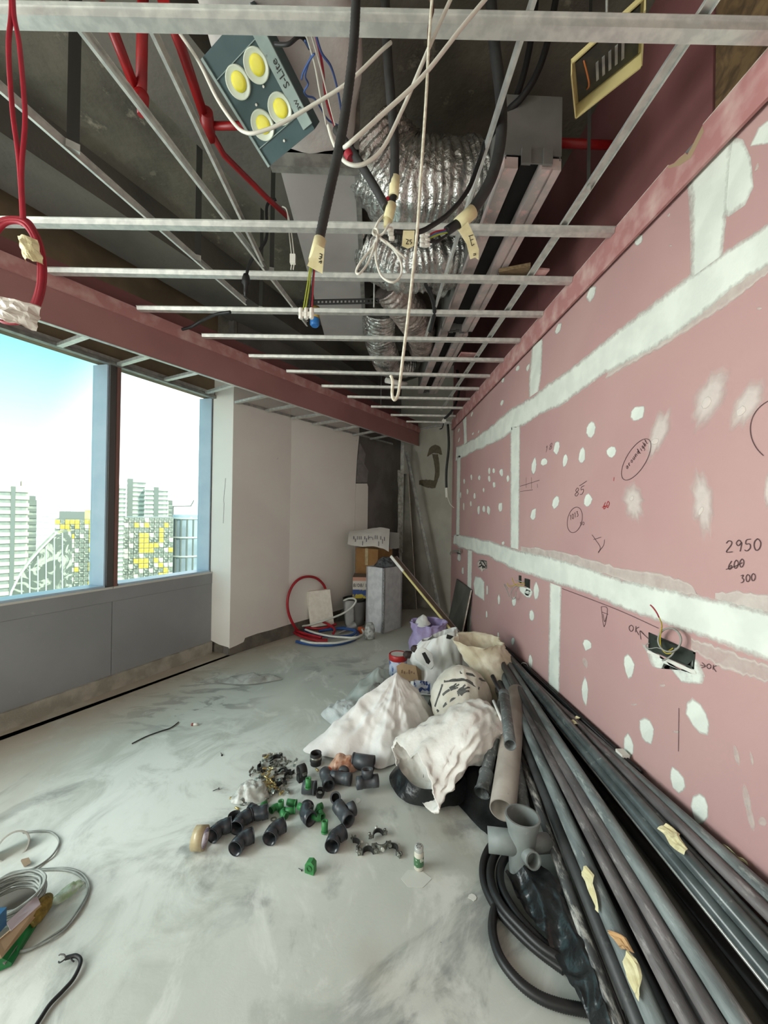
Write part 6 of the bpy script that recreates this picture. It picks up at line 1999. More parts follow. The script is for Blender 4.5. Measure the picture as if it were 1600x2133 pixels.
# brass pins and zinc clips scattered in a heap
p0_ = tag(MB().lathe([(.0045, 0), (.0055, .001), (.0055, .024), (.0045, .026)], (0, -.013, .0055), (0, 1, 0), 8).build('brass_pin', BRASS, origin=(0, 0, 0)), 'short brass pin lying in the heap of fixings left of the sleeve', 'pin', 'brass pins in the heap of fixings')
ZP = lambda x, y: (490 + x / 6.957, 1550 + y / 6.957)
pins = [(425, 365), (510, 360), (542, 365), (490, 405), (485, 450), (448, 490), (535, 500), (412, 575), (455, 580), (485, 575), (512, 580), (545, 570), (580, 560), (470, 620), (500, 640), (530, 650), (515, 675), (545, 635), (465, 540), (430, 600), (660, 735), (675, 710),
        (630, 675), (575, 600), (560, 640), (495, 520), (520, 540), (465, 190), (440, 210), (400, 450), (355, 560), (600, 650)]
for i, (x, y) in enumerate(pins):
    o = p0_ if i == 0 else p0_.copy()
    if i: COL.objects.link(o)
    o.location = onz(*ZP(x, y), .004 + .012 * rnd.random() * (1 if 400 < x < 600 else 0))
    o.rotation_euler = (rnd.uniform(-.4, .4), 0, rnd.uniform(0, pi))
p1_ = p0_.copy(); COL.objects.link(p1_); p1_.location = onz(*ZF3(318, 380)); p1_.rotation_euler = (0, 0, 1.9); p1_['label'] = 'single brass pin left of the clear bag, farther one'; p1_['group'] = 'lone brass pins'
p1_ = p0_.copy(); COL.objects.link(p1_); p1_.location = onz(*ZF3(350, 448)); p1_.rotation_euler = (0, 0, 1.1); p1_['label'] = 'single brass pin left of the clear bag, nearer one'; p1_['group'] = 'lone brass pins'
p1_ = p0_.copy(); COL.objects.link(p1_); p1_.location = onz(*ZF3(862, 200)); p1_.rotation_euler = (0, 0, .7); p1_['label'] = 'single brass pin beside the black coupler'; p1_['group'] = 'lone brass pins'

q0 = thing('zinc_clip', (0, 0, 0), 'bent zinc clip in the heap of fixings left of the sleeve', 'clip', 'zinc clips in the heap of fixings')
arcmb(.014, .0165, .2, pi - .2, .014).build('clip_arc', ZINC, q0)
MB().box((.022, .003, .007), (.016, .002, .014)).build('clip_tab', ZINC, q0)
MB().box((-.022, .003, .007), (.016, .002, .014)).build('clip_tab', ZINC, q0)
MB().lathe([(.005, 0), (.005, .006), (.0025, .006), (.0025, .018)], (.022, .012, .007), (0, -1, 0), 6).build('clip_screw', ZINC, q0)
clips = [(460, 200), (500, 205), (540, 195), (620, 250), (600, 300), (720, 250), (680, 330), (650, 420), (700, 400), (560, 300), (500, 300), (430, 290), (380, 350), (400, 420), (330, 400), (250, 430), (300, 560), (350, 540), (390, 500), (620, 560), (650, 600), (690, 660), (740, 700),
         (440, 720), (480, 740), (430, 760), (520, 720), (380, 620), (420, 660), (780, 310), (860, 300), (560, 420), (590, 480), (550, 740), (700, 500), (760, 520), (620, 340), (90, 880), (150, 900), (470, 860)]
for i, (x, y) in enumerate(clips):
    o = q0 if i == 0 else copy_tree(q0)
    o.location = onz(*ZP(x, y), .001)
    o.rotation_euler = (rnd.choice((0, 0, 1.4, -.5)), rnd.uniform(-.3, .3), rnd.uniform(0, 2 * pi))
    if o.rotation_euler.x: o.location.z = .012
b0 = thing('black_saddle', (0, 0, 0), 'black pipe saddle in the heap of fixings', 'clip', 'black saddles in the heap of fixings')
arcmb(.024, .029, .1, pi - .1, .022).build('saddle_arc', RUB, b0)
MB().box((.037, .004, .011), (.02, .004, .022)).build('saddle_foot', RUB, b0)
MB().box((-.037, .004, .011), (.02, .004, .022)).build('saddle_foot', RUB, b0)
for i, (x, y, rz, lab) in enumerate(((690, 440, .2, 'black pipe saddle lying at the right of the heap of fixings'), (780, 490, 1.0, 'black pipe saddle between the heap of fixings and the grey sleeve'), (390, 360, 2.0, 'black pipe saddle at the back left of the heap of fixings'), (640, 560, 2.9, 'black pipe saddle in the middle of the heap of fixings'), (600, 240, .9, 'black pipe saddle at the far end of the heap of fixings'))):
    o = b0 if i == 0 else copy_tree(b0)
    o.location = onz(*ZP(x, y)); o.rotation_euler = (0, 0, rz); o['label'] = lab
w0_ = tag(MB().hollow((0, 0, 0), (0, 0, .002), .010, .005, 14).build('washer', ZINC, origin=(0, 0, 0)), 'small washer lying beyond the heap of fixings', 'washer')
w0_.location = onz(*ZF3(628, 90))
w1_ = w0_.copy(); COL.objects.link(w1_); w1_.location = onz(*ZF3(585, 515)); w1_.scale = (1.6, 1.6, 1.6); w1_['label'] = 'larger washer in front of the middle green group'
scb = tag(MB().lathe([(.006, 0), (.006, .003), (.002, .004), (.002, .03), (.0003, .035)], (0, -.017, .006), (0, 1, 0), 8).build('screw', RUB, origin=(0, 0, 0)), 'dark screw far left of the heap of fixings', 'screw')
scb.location = onz(*ZF3(250, 100)); scb.rotation_euler = (0, 0, .6)
s_b = scb.copy(); COL.objects.link(s_b); s_b.location = onz(*ZF3(215, 330)); s_b.rotation_euler = (0, 0, 2.2); s_b['label'] = 'dark screw left of the clear bag'
bit = scb.copy(); COL.objects.link(bit); bit.location = onz(*ZF3(755, 838)); bit.rotation_euler = (0, 0, 1); bit.scale = (.6, .6, .6); bit['label'] = 'tiny dark screw beside the green square clip'

# litter on the open floor
tag(MB().tube(spline([onz(275, 1549, .006), onz(305, 1534, .006), onz(335, 1523, .006), onz(356, 1516, .006), onz(372, 1504, .006)], 5), .004, 6).build('cable_tie', RUB), 'thin black cable tie lying on the open floor', 'tie')
rw = thing('cartridge_scrap', onz(403, 1509), 'tiny red and white scrap on the open floor', 'scrap')
MB().lathe([(.009, 0), (.009, .03)], onz(403, 1509, .009), (1, .1, 0), 10).build('scrap_body', CLRW, rw)
MB().lathe([(.0095, 0), (.0095, .012)], onz(399, 1509, .0095), (1, .1, 0), 10).build('scrap_end', mat('dull_red', sr(150, 70, 60), .6), rw)
c = onz(520, 1418)
tent(c + V((.02, .02, .05)), [c + V((-.27, -.04, .004)), c + V((-.10, -.09, .004)), c + V((.05, -.09, .004)), c + V((.2, -.03, .004)), c + V((.29, .02, .004)), c + V((.22, .06, .004)), c + V((.02, .09, .004)), c + V((-.18, .06, .004))], 'floor_film', mat('dusty_clear_film', sr(190, 192, 186), .3, col2=sr(164, 166, 160), scale=14, alpha=.7), 'crumpled clear film flat on the floor near the window wall', 'plastic', nr=14, amp=.02, scale=12, seed=40, sub=4)
c = onz(870, 1835)
patchp = [onz(a, b_, .0006) for a, b_ in ((835, 1830), (850, 1812), (880, 1815), (900, 1830), (880, 1850), (850, 1848))]
MB().prism(patchp, (0, 0, .0008)).build('plaster_spill', mat('plaster_spill', sr(206, 210, 202), .9), floor)
for q in ((1010, 1800), (745, 1668), (985, 1870)):
    c = onz(*q, .0006)
    MB().prism([c + V((cos(t) * .018 * rnd.uniform(.5, 1.2), sin(t) * .018 * rnd.uniform(.5, 1.2), 0)) for t in [k * pi / 4 for k in range(8)]], (0, 0, .0012)).build('plaster_spill', mat('plaster_spill_b', sr(220, 222, 214), .9), floor)

# ---- left corner of the picture: cable carton, loose loops, tape ring, black flex
GCB = mat('grey_data_cable', sr(150, 156, 150), 0.5, col2=sr(132, 138, 132), scale=20)
ct = thing('cable_carton', V((-1.45, 1.38, 0)), 'carton of coiled grey cable with sponge at the left edge', 'carton')
cc = onz(28, 1878, .10)
for k in range(14):
    rr = .078 + .004 * (k % 5) + .002 * (k // 5)
    zz = .06 + .011 * (k // 2) * .8
    P = [V((cc.x - .035 + cos(t) * rr * 1.15 + rnd.uniform(-.003, .003), cc.y + .02 + sin(t) * rr + rnd.uniform(-.003, .003), zz + rnd.uniform(-.003, .003))) for t in [2 * pi * i / 20 for i in range(20)]]
    MB().tube(spline(P, 3, True), .0042, 6, closed=True).build('cable_loop', GCB, ct)
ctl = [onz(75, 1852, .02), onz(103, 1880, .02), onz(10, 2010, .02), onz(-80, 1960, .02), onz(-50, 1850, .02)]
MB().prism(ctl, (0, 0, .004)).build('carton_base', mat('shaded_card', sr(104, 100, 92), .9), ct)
fl0, fl1, fl2, fl3 = onz(76, 1866, .10), onz(84, 1884, .09), onz(22, 1940, .12), onz(14, 1924, .14)
MB().prism([fl0, fl1, fl2, fl3], (0, 0, .004)).build('carton_flap', mat('lilac_white_card', sr(206, 196, 204), .8), ct)
MB().prism([onz(84, 1884, .09), onz(90, 1890, .065), onz(4, 1996, .065), onz(-10, 1965, .09)], (-.006, -.004, 0)).build('carton_side', KRAFT, ct)
spg = thing('sponge', onz(92, 1885, .02), 'yellow-brown sponge beside the cable carton', 'sponge')
MB().tube([onz(98, 1872, .05), onz(90, 1885, .055), onz(72, 1908, .05), onz(60, 1922, .045)], [.020, .030, .032, .026], 16).build('sponge_body', mat('mustard_sponge', sr(140, 118, 54), .95, col2=sr(110, 92, 40), scale=60, bump=.6, bscale=60), spg)
gr = thing('green_strap', onz(30, 1960, 0), 'bright green plastic strip leaning on the cable carton', 'strip')
MB().prism([onz(66, 1912, .05), onz(82, 1920, .004), onz(24, 2012, .004), onz(-40, 2040, .004), onz(-30, 1985, .06)], (0, 0, .010)).build('strip', mat('bright_green_plastic', sr(24, 124, 62), .4, col2=sr(20, 108, 54), scale=10), gr)
tag(MB().box(onz(-14, 1925, .16), (.04, .05, .06)).build('blue_box', mat('blue_card_box', sr(22, 80, 120), .5)), 'corner of a blue box on the cable carton', 'box')
lp = thing('loose_cable', onz(150, 1880, 0), 'loose loops of grey cable spread on the floor at the left', 'cable')
for pts in ([(48, 1734), (80, 1731), (105, 1733), (121, 1746), (122, 1760), (110, 1780), (92, 1796), (72, 1808), (52, 1814)],
            [(30, 1820), (60, 1813), (105, 1810), (140, 1809), (168, 1818), (184, 1838), (184, 1862), (168, 1894), (140, 1932), (110, 1954), (75, 1972), (45, 1981), (26, 1981)],
            [(45, 1818), (80, 1812), (130, 1812), (160, 1820), (180, 1840), (181, 1862), (164, 1894), (138, 1928), (108, 1950), (70, 1974), (40, 1984)]):
    MB().tube(spline([onz(a, b_, .005 + .003 * (i % 2)) for i, (a, b_) in enumerate(pts)], 6), .0042, 7).build('cable_run', GCB, lp)
rg = thing('tape_ring', onz(28, 1757), 'clear plastic ring lying on the floor at the far left', 'ring')
MB().hollow(onz(27, 1763, .004), onz(27, 1763, .034), .055, .050, 36).build('ring_band', mat('milky_clear_plastic', sr(214, 216, 208), .2, alpha=.7), rg)
MB().hollow(onz(27, 1763, .002), onz(27, 1763, .008), .058, .050, 36).build('ring_foot', mat('milky_clear_plastic_b', sr(220, 222, 214), .2, alpha=.8), rg)
tag(MB().prism([onz(43, 1793, .002), onz(58, 1789, .02), onz(63, 1799, .016), onz(50, 1806, .002)], (0, .004, .003)).build('card_scrap', mat('brown_card_scrap', sr(120, 104, 84), .9)), 'small brown card scrap between the cable loops', 'scrap')
c = onz(138, 1866)
tent(c + V((.0, .0, .028)), [c + V((-.035, -.03, .002)), c + V((.0, -.04, .002)), c + V((.03, .0, .002)), c + V((.035, .05, .002)), c + V((.0, .03, .002))], 'clear_scrap', mat('greenish_clear_film', sr(206, 222, 200), .15, col2=sr(160, 190, 140), scale=30, alpha=.7), 'glinting clear plastic scrap inside the grey cable loop', 'plastic', nr=8, amp=.015, scale=30, seed=3, sub=4)
bfx = thing('black_flex', onz(150, 2010, 0), 'black flex with bared wire ends at the lower left', 'cable')
MB().tube(spline([onz(60, 2160, .009), onz(84, 2122, .009), (onz(104, 2092, .009)), onz(130, 2065, .009), onz(152, 2040, .010), onz(166, 2012, .012), onz(167, 1998, .014), onz(158, 1991, .016), onz(146, 1993, .016), onz(136, 1996, .016)], 6), [.0062] * 55, 8).build('flex_sheath', BLK2, bfx)
for pts in ([(137, 1996), (134, 1989), (126, 1988), (123, 1990)], [(137, 1996), (130, 2002), (124, 2005), (122, 2003)], [(146, 1994), (151, 2001), (155, 2003)]):
    MB().tube(spline([onz(a, b_, .016 - .003 * i) for i, (a, b_) in enumerate(pts)], 4), .0022, 6).build('bare_wire', mat('dark_wire', sr(74, 70, 66), .5) if pts[1][0] == 134 else RUB, bfx)

# ================================================================== FAR CORNER
SILV = mat('silver_foam_panel', sr(212, 214, 217), 0.45, .1, col2=sr(196, 198, 203), scale=12, wear=(sr(220, 222, 224), 10, .66, .72))
SILVD = mat('silver_foam_edge', sr(150, 150, 150), 0.6, col2=sr(110, 110, 108), scale=60)
sbx0 = onz(798, 1320)
uL, uR = onz(760, 1310) - sbx0, onz(833, 1304) - sbx0
uL = uL.normalized() * .30; uR = uR.normalized() * .40
if abs(uL.normalized().dot(uR.normalized())) > .05: uR = (uR - uL.normalized() * uR.dot(uL.normalized())).normalized() * .40
sv = thing('insulated_box', sbx0 + (uL + uR) / 2, 'tall silver foam-board box in the far corner', 'box')
hb = .835
A0, B0, C0, D0 = sbx0, sbx0 + uL, sbx0 + uL + uR, sbx0 + uR
nl, nr_ = uL.normalized(), uR.normalized()
for nm, a, b_, off in (('foam_panel', A0, B0, nr_), ('foam_panel', A0, D0, nl), ('foam_panel', D0, C0, -nr_), ('foam_panel', B0, C0, -nl)):
    MB().prism([a, b_, b_ + off * .03, a + off * .03], (0, 0, hb)).build(nm, SILV, sv)
MB().prism([A0 + V((0, 0, hb - .03)) + (nl + nr_) * .03, B0 + V((0, 0, hb - .03)) + (nr_ - nl) * .03, C0 + V((0, 0, hb - .03)) - (nl + nr_) * .03, D0 + V((0, 0, hb - .03)) + (nl - nr_) * .03], (0, 0, .02)).build('foam_panel', SILV, sv)
eg = MB()
for k in range(40):
    z = hb * (k + .5) / 40
    eg.box(A0 + (nl + nr_) * .002 + V((rnd.uniform(-.004, .004), -.002, z)), (.012, .008, hb / 40 * .96))
tag(eg.build('worn_corner', SILVD, sv), kind='stuff')
# black plastic on top
ctop = (A0 + C0) / 2 + V((0, 0, hb))
tent(ctop + V((.02, -.02, .12)), [ctop + q for q in (V((-.14, -.06, .002)), V((-.04, -.16, .002)), V((.10, -.14, .002)), V((.17, .02, .002)), V((.10, .16, .002)), V((-.06, .15, .002)))], 'black_plastic', mat('smoky_black_plastic', sr(52, 54, 58), .2, col2=sr(96, 100, 104), scale=18, bump=.5, bscale=20), 'smoky black plastic crumpled on top of the silver box', 'plastic', nr=14, amp=.03, scale=12, seed=50, sub=5)

# cartons behind, with the paper sack spread on top
KB = mat('carton_brown', sr(150, 112, 68), .85, col2=sr(136, 100, 60), scale=5)
for k, (c, s_, lab) in enumerate((((.03, 5.72, .28), (.42, .38, .56), 'brown carton on the floor behind the silver box'), ((.04, 5.70, .80), (.40, .36, .47), 'brown carton stacked on another behind the silver box'))):
    ax = (V((.8, -.6, 0)), V((.6, .8, 0)), V((0, 0, 1)))
    q = thing('carton', V((c[0], c[1], c[2] - s_[2] / 2)), lab, 'carton', 'cartons in the far corner')
    MB().box(c, s_, ax).build('carton_body', KB, q)
    MB().box(V(c) + V((0, 0, s_[2] / 2 + .001)), (s_[0] * .98, .05, .002), ax).build('parcel_tape', TAN, q)
    MB().box(V(c) - ax[1] * (s_[1] / 2 + .001) + V((0, 0, .12)), (.05, .002, .24), ax).build('parcel_tape', TAN, q)
pp = thing('paper_sack', V((.0, 5.6, 1.04)), 'white printed paper sack spread over the cartons', 'sack')


def papf(u, v):
    a = aty(728 + 84 * u, 1106 + 4 * sin(u * 5), 5.62)
    b_ = aty(724 + 80 * u + 6 * u, 1133 + 17 * u + 3 * sin(u * 6), 5.30)
    p = a.lerp(b_, v)
    p.z += .05 * sin(pi * u) * (1 - v * .5) + .03 * sin(pi * v) + .008 * noise.noise(p * 14)
    return p


MB().grid(papf, 22, 12).build('sack_sheet', mat('white_paper', sr(214, 212, 206), .8, col2=sr(204, 202, 196), scale=5), pp)
MB().grid(lambda u, v: aty(812 + 20 * u, 1108 + 2 * u + (36 - 4 * u) * v, 5.62 + .1 * u) + V((0, 0, .01 * noise.noise(V((u * 4, v * 4, 1))))), 8, 10).build('sack_side', mat('grey_paper', sr(150, 150, 146), .6), pp)
mk = MB()
for k in range(15):
    u, v = .12 + .045 * k + (.12 if k > 8 else 0), .55 + .12 * (k % 2) * (k % 3)
    if u > .95: continue
    p = papf(u, v) + V((0, -.004, .004))
    q = papf(u + .02, v) + V((0, -.004, .004))
    dn = papf(u + .004, v + .16) + V((0, -.004, .004))
    mk.prism([p, q, q + (dn - p), dn], (0, .001, -.001))
tag(mk.build('sack_print', mat('grey_print', sr(128, 128, 130), .8), pp), kind='stuff')
rp = papf(.55, .72) + V((0, -.005, .005))
MB().tube([rp + V((cos(t) * .03, 0, sin(t) * .03)) for t in [2 * pi * i / 16 for i in range(16)]], .0035, 5, closed=True).build('sack_emblem', mat('grey_print_b', sr(110, 110, 112), .8), pp)

# paint carton on the bucket
bkc = V((-.22, 5.40, 0))
bk = thing('bucket', bkc, 'grey bucket with dark rim left of the silver box', 'bucket')
holpath([bkc + V((0, 0, .0)), bkc + V((0, 0, .02)), bkc + V((0, 0, .34))], [.13, .135, .16], [.12, .128, .152], 28).build('bucket_body', mat('grey_bucket', sr(132, 132, 130), .6, col2=sr(116, 116, 114), scale=5), bk)
MB().hollow(bkc + V((0, 0, .335)), bkc + V((0, 0, .365)), .168, .152, 28).build('bucket_rim', RUB, bk)
MB().lathe([(.12, 0), (.12, .004)], bkc + V((0, 0, .004)), (0, 0, 1), 20).build('bucket_base', RUB, bk)
pcx = thing('paint_carton', V((-.13, 5.45, .366)), 'small paint carton with bright coloured band on the bucket', 'carton')
MB().box((-.13, 5.45, .366 + .145), (.24, .18, .29)).build('carton_body', mat('white_carton', sr(206, 200, 192), .6), pcx)
MB().box((-.13, 5.36, .366 + .06), (.241, .003, .12)).build('colour_band', mat('colour_band', sr(40, 70, 130), .5, col2=sr(196, 176, 60), scale=9, lo=.5, hi=.54), pcx)
MB().box((-.13, 5.36, .366 + .265), (.241, .003, .05)).build('top_band', mat('salmon_band', sr(190, 140, 120), .6), pcx)
text3d('8/08/ F', .072, (-.245, 5.357, .366 + .155), (1, 0, 0), (0, 0, 1), INK, pcx)
MB().prism([V((-.25, 5.36, .656)), V((-.01, 5.36, .656)), V((-.02, 5.44, .69)), V((-.23, 5.43, .70))], (0, .002, .002)).build('carton_flap', mat('dark_flap', sr(92, 76, 64), .8), pcx)
# cloth hanging on the bucket and funnel nozzle
tag(sackloft([(bkc + V((-.06, -.17, .36)), (.055, 0, 0), (0, .02, .0)), (bkc + V((-.06, -.18, .22)), (.05, 0, 0), (0, .02, 0)), (bkc + V((-.055, -.17, .06)), (.045, 0, 0), (0, .02, 0)), (bkc + V((-.05, -.17, .01)), (.03, 0, 0), (0, .02, 0))], 'grey_cloth', mat('grey_cloth', sr(168, 168, 166), .9, bump=.4, bscale=30), 'grey cloth hanging over the bucket rim', 'cloth', n=24, amp=.01, open_end=False), 'grey cloth hanging over the bucket rim', 'cloth')
fn = thing('metal_funnel', onz(722, 1310), 'silver cone nozzle lying by the blue hose', 'funnel')
p, q = onz(738, 1303, .06), onz(712, 1316, .02)
MB().lathe([(.050, 0), (.052, .004), (.010, (q - p).length), (.006, (q - p).length + .05)], p, q - p, 20).build('cone', mat('bright_steel', sr(190, 190, 188), .3, .7), fn)
MB().lathe([(.054, -.006), (.054, .004)], p, q - p, 20).build('cone_rim', mat('dull_tin', sr(150, 150, 148), .4, .5), fn)
ob_ = thing('orange_tool', onz(752, 1312), 'small orange handled tool beside the silver box', 'tool')
MB().bar(onz(748, 1310, .05), onz(758, 1316, .03), .05, .06).build('tool_handle', mat('orange_handle', sr(196, 92, 44), .5), ob_)
MB().bar(onz(758, 1316, .03), onz(764, 1320, .02), .03, .02).build('tool_blade', M['steeldull'], ob_)
cl = thing('clear_jar', onz(770, 1330), 'crinkled clear plastic jar in front of the silver box', 'jar')
c = onz(770, 1331)
mb = MB().lathe([(.03, 0), (.06, .01), (.068, .06), (.064, .12), (.05, .17), (.03, .20)], c, (0, 0, 1), 24)
for i, v_ in enumerate(mb.v):
    d = v_ - c; z = d.z; d.z = 0
    mb.v[i] = c + d * (1 + .16 * noise.noise(v_ * 22)) + V((0, 0, z))
mb.build('jar_body', mat('cloudy_clear_plastic', sr(206, 208, 204), .12, col2=sr(150, 152, 148), scale=26, alpha=.75), cl)

# white foam block and grey slab behind it
fb = [onz(650, 1307, .07), onz(696, 1300, .07)]
dfb = (fb[1] - fb[0]); nfb = V((-dfb.y, dfb.x, 0)).normalized()
if nfb.y < 0: nfb = -nfb
tp = nfb * .10 + V((0, 0, .44))
tag(MB().prism([fb[0], fb[1], fb[1] + tp - dfb * .07, fb[0] + tp - dfb * .09], nfb * .06).build('foam_block', mat('white_foam', sr(246, 242, 230), .9, col2=sr(238, 233, 220), scale=20, bump=.2, bscale=40)), 'white foam block leaning in the hose coils', 'block')
g0_, g1_ = onz(690, 1296), onz(730, 1292)
tag(MB().prism([g0_, g1_, g1_ + V((-.06, .22, .38)), g0_ + V((-.08, .24, .47))], (.02, .05, 0)).build('cement_slab', mat('grey_cement_slab', sr(128, 128, 122), .95, col2=sr(112, 112, 106), scale=12, bump=.3, bscale=40)), 'grey cement board leaning behind the white foam block', 'board')

# hoses
HR = mat('red_hose', sr(170, 32, 44), .4, col2=sr(154, 26, 38), scale=8)
HB = mat('blue_hose', sr(40, 84, 150), .4, col2=sr(34, 72, 132), scale=8)
HW = mat('white_hose', sr(206, 208, 200), .4)
ZH = lambda x, y: (580 + x / 5.333, 1180 + y / 5.333)
hr = thing('red_hose', onz(640, 1320), 'red hose with a big upright loop against the plastered wall', 'hose')
loop = [(530, 270, 5.25), (500, 200, 5.27), (430, 135, 5.29), (340, 112, 5.28), (240, 135, 5.22), (160, 210, 5.14), (112, 320, 5.05), (100, 430, 4.95), (120, 540, 4.86), (170, 650, 4.80)]
P = [onpl(*ZH(x, y), WA + wn * (.035 + .03 * (y / 650)), wn) for x, y, d in loop] + [onz(*ZH(240, 735), .03), onz(*ZH(340, 790), .02), onz(*ZH(450, 815), .02), onz(*ZH(545, 815), .02)]
MB().tube(spline(P, 6), .0165, 10).build('hose_run', HR, hr)
for pts in ([(215, 520, 0.16), (225, 560, .12), (240, 620, .06), (270, 660, .05), (360, 685, .05), (470, 690, .05), (560, 670, .06), (640, 640, .08)],
            [(320, 610, .10), (350, 600, .11), (430, 605, .11), (520, 625, .10), (590, 665, .08), (625, 700, .06), (610, 745, .05)],
            [(150, 715, .02), (220, 760, .02), (330, 800, .02), (450, 830, .02), (545, 830, .02)], [(160, 690, .045), (230, 725, .045), (350, 760, .045), (480, 790, .045)]):
    MB().tube(spline([onz(*ZH(x, y), z + .01) for x, y, z in pts], 6), .0155, 10).build('hose_run', HR, hr)
hb_ = thing('blue_hose', onz(680, 1330), 'blue hose coiled flat on the floor near the silver box', 'hose')
for pts in ([(200, 832, .02), (270, 850, .02), (400, 868, .02), (560, 872, .02), (700, 855, .02), (800, 828, .02), (860, 795, .02), (885, 750, .025), (860, 710, .03), (790, 690, .03), (700, 680, .035), (600, 700, .035)],
            [(290, 705, .05), (360, 735, .05), (480, 765, .05), (620, 780, .05), (760, 775, .05), (840, 750, .05), (850, 715, .05), (780, 695, .05), (680, 690, .055), (560, 700, .055), (450, 720, .055)]):
    MB().tube(spline([onz(*ZH(x, y), z) for x, y, z in pts], 6), .017, 10).build('hose_run', HB, hb_)
hw_ = thing('white_hose', onz(700, 1325), 'white hose looping over the blue coil and up by the bucket', 'hose')
for pts in ([(250, 820, .06), (350, 845, .06), (480, 852, .06), (640, 848, .06), (780, 820, .06), (900, 780, .06), (945, 740, .06), (930, 700, .06)],
            [(300, 700, .085), (400, 735, .085), (550, 770, .085), (700, 785, .085), (850, 790, .085), (930, 760, .08)]):
    MB().tube(spline([onz(*ZH(x, y), z) for x, y, z in pts], 6), .0125, 10).build('hose_run', HW, hw_)
MB().tube(spline([onz(*ZH(235, 665), .07), onz(*ZH(350, 650), .10), aty(*ZH(480, 610), 4.95), aty(*ZH(600, 570), 5.0), aty(*ZH(720, 520), 5.06), aty(*ZH(810, 460), 5.1), aty(*ZH(860, 390), 5.12), aty(*ZH(840, 358), 5.15), aty(*ZH(780, 356), 5.2), aty(*ZH(725, 380), 5.22)], 6), .0125, 10).build('hose_run', HW, hw_)

# leaning boards and studs
stp = mat('brown_board_face', sr(112, 96, 82), .85, col2=sr(96, 82, 70), scale=6)
a, b_ = aty(821, 1160, 4.95), aty(958, 1326, 4.35)
d = (b_ - a).normalized()
sd_ = V((d.y, -d.x, 0)).normalized()
up_ = sd_.cross(d)
if up_.z < 0: up_ = -up_
ls = thing('board_strip', b_, 'long board strip with yellow edge leaning across from the silver box', 'board')
MB().box((a + b_) / 2, ((b_ - a).length, .09, .014), (d, sd_, up_)).build('strip_face', stp, ls)
MB().box((a + b_) / 2 + sd_ * (-.049) - up_ * .004, ((b_ - a).length, .012, .024), (d, sd_, up_)).build('yellow_edge', mat('yellow_edge_tape', sr(216, 204, 140), .7), ls) if (sd_.x > 0) else MB().box((a + b_) / 2 + sd_ * .049 - up_ * .004, ((b_ - a).length, .012, .024), (d, sd_, up_)).build('yellow_edge', mat('yellow_edge_tape', sr(216, 204, 140), .7), ls)
MB().box((a + b_) / 2 + sd_ * (.049 if sd_.x > 0 else -.049) + up_ * .002, ((b_ - a).length, .010, .018), (d, sd_, up_)).build('pale_edge', mat('pale_edge', sr(150, 140, 138), .8), ls)
MB().box(a + d * .11 - sd_ * (.05 if sd_.x > 0 else -.05), (.26, .014, .034), (d, sd_, up_)).build('white_end', M['white'], ls)

top, bot = aty(846, 940, 6.32), V((1.06, 5.86, 0.0))
tag(MB().extrude([(-.025, 0), (.025, 0), (.025, .03), (.022, .03), (.022, .003), (-.022, .003), (-.022, .03), (-.025, .03)], bot, top, up=(0, -1, .2)).build('steel_stud', M['steeldull']), 'steel stud leaning diagonally against the end wall', 'stud')
pz = aty(836, 1100, 6.35)
vp = thing('corner_post', V((pz.x, pz.y, 0)), 'upright steel post with torn wrap in the far corner', 'post')
MB().box((pz.x, pz.y, 1.35), (.05, .04, 2.7)).build('post_body', M['steeldull'], vp)
MB().grid(lambda u, v: V((pz.x - .075 + .09 * u + .02 * noise.noise(V((u, v * 6, 0))) + .03 * v * (1 - u), pz.y - .028 - .006 * sin(7 * u + 9 * v), 2.25 - 1.35 * v)), 5, 16).build('torn_wrap', mat('torn_white_wrap', sr(152, 150, 142), .9, col2=sr(120, 118, 110), scale=20), vp)
q0_, q1_ = V((.52, 6.26, 0)), V((.74, 6.26, 0))
DKB = mat('dark_grey_board', sr(118, 116, 106), .9, col2=sr(104, 102, 93), scale=5)
lb_ = thing('leaning_board', V((.6, 6.26, 0)), 'dim grey board leaning in the far corner behind the steel stud', 'board')
MB().prism([q0_, q1_, q1_ + V((-.16, .14, 2.2)), q0_ + V((-.06, .17, 2.2))], (.0, .014, 0)).build('board_face', DKB, lb_)
MB().prism([q1_, q1_ + V((.012, .012, 0)), q1_ + V((-.148, .152, 2.2)), q1_ + V((-.16, .14, 2.2))], (0, -.004, 0)).build('board_edge', M['gypedge'], lb_)
gb = thing('leaning_board', V((1.15, 5.0, 0)), 'small dark board with pale edge leaning on the pink wall', 'board')
n0, n1, f0, f1 = V((1.10, 4.72, 0)), V((1.205, 4.66, .63)), V((1.10, 5.5, 0)), V((1.205, 5.45, .63))
MB().prism([n0, n1, f1, f0], (.012, 0, .002)).build('board_face', mat('dark_board_face', sr(96, 94, 86), .9, col2=sr(84, 82, 76), scale=5), gb)
MB().prism([n0 + V((-.001, -.004, 0)), n1 + V((-.001, -.004, 0)), n1 + V((.014, -.004, 0)), n0 + V((.014, -.004, 0))], (0, .005, 0)).build('board_edge', M['gypedge'], gb)

# ================================================================== OPEN SOCKET BOXES ON THE PINK WALL
BOXD = mat('dark_galvanised_box', sr(66, 72, 66), .5, .4, col2=sr(48, 52, 48), scale=14)
GRYW = mat('grey_flex_conduit', sr(150, 150, 142), .5)
EARTH = mat('yellow_green_wire', sr(176, 156, 40), .5)


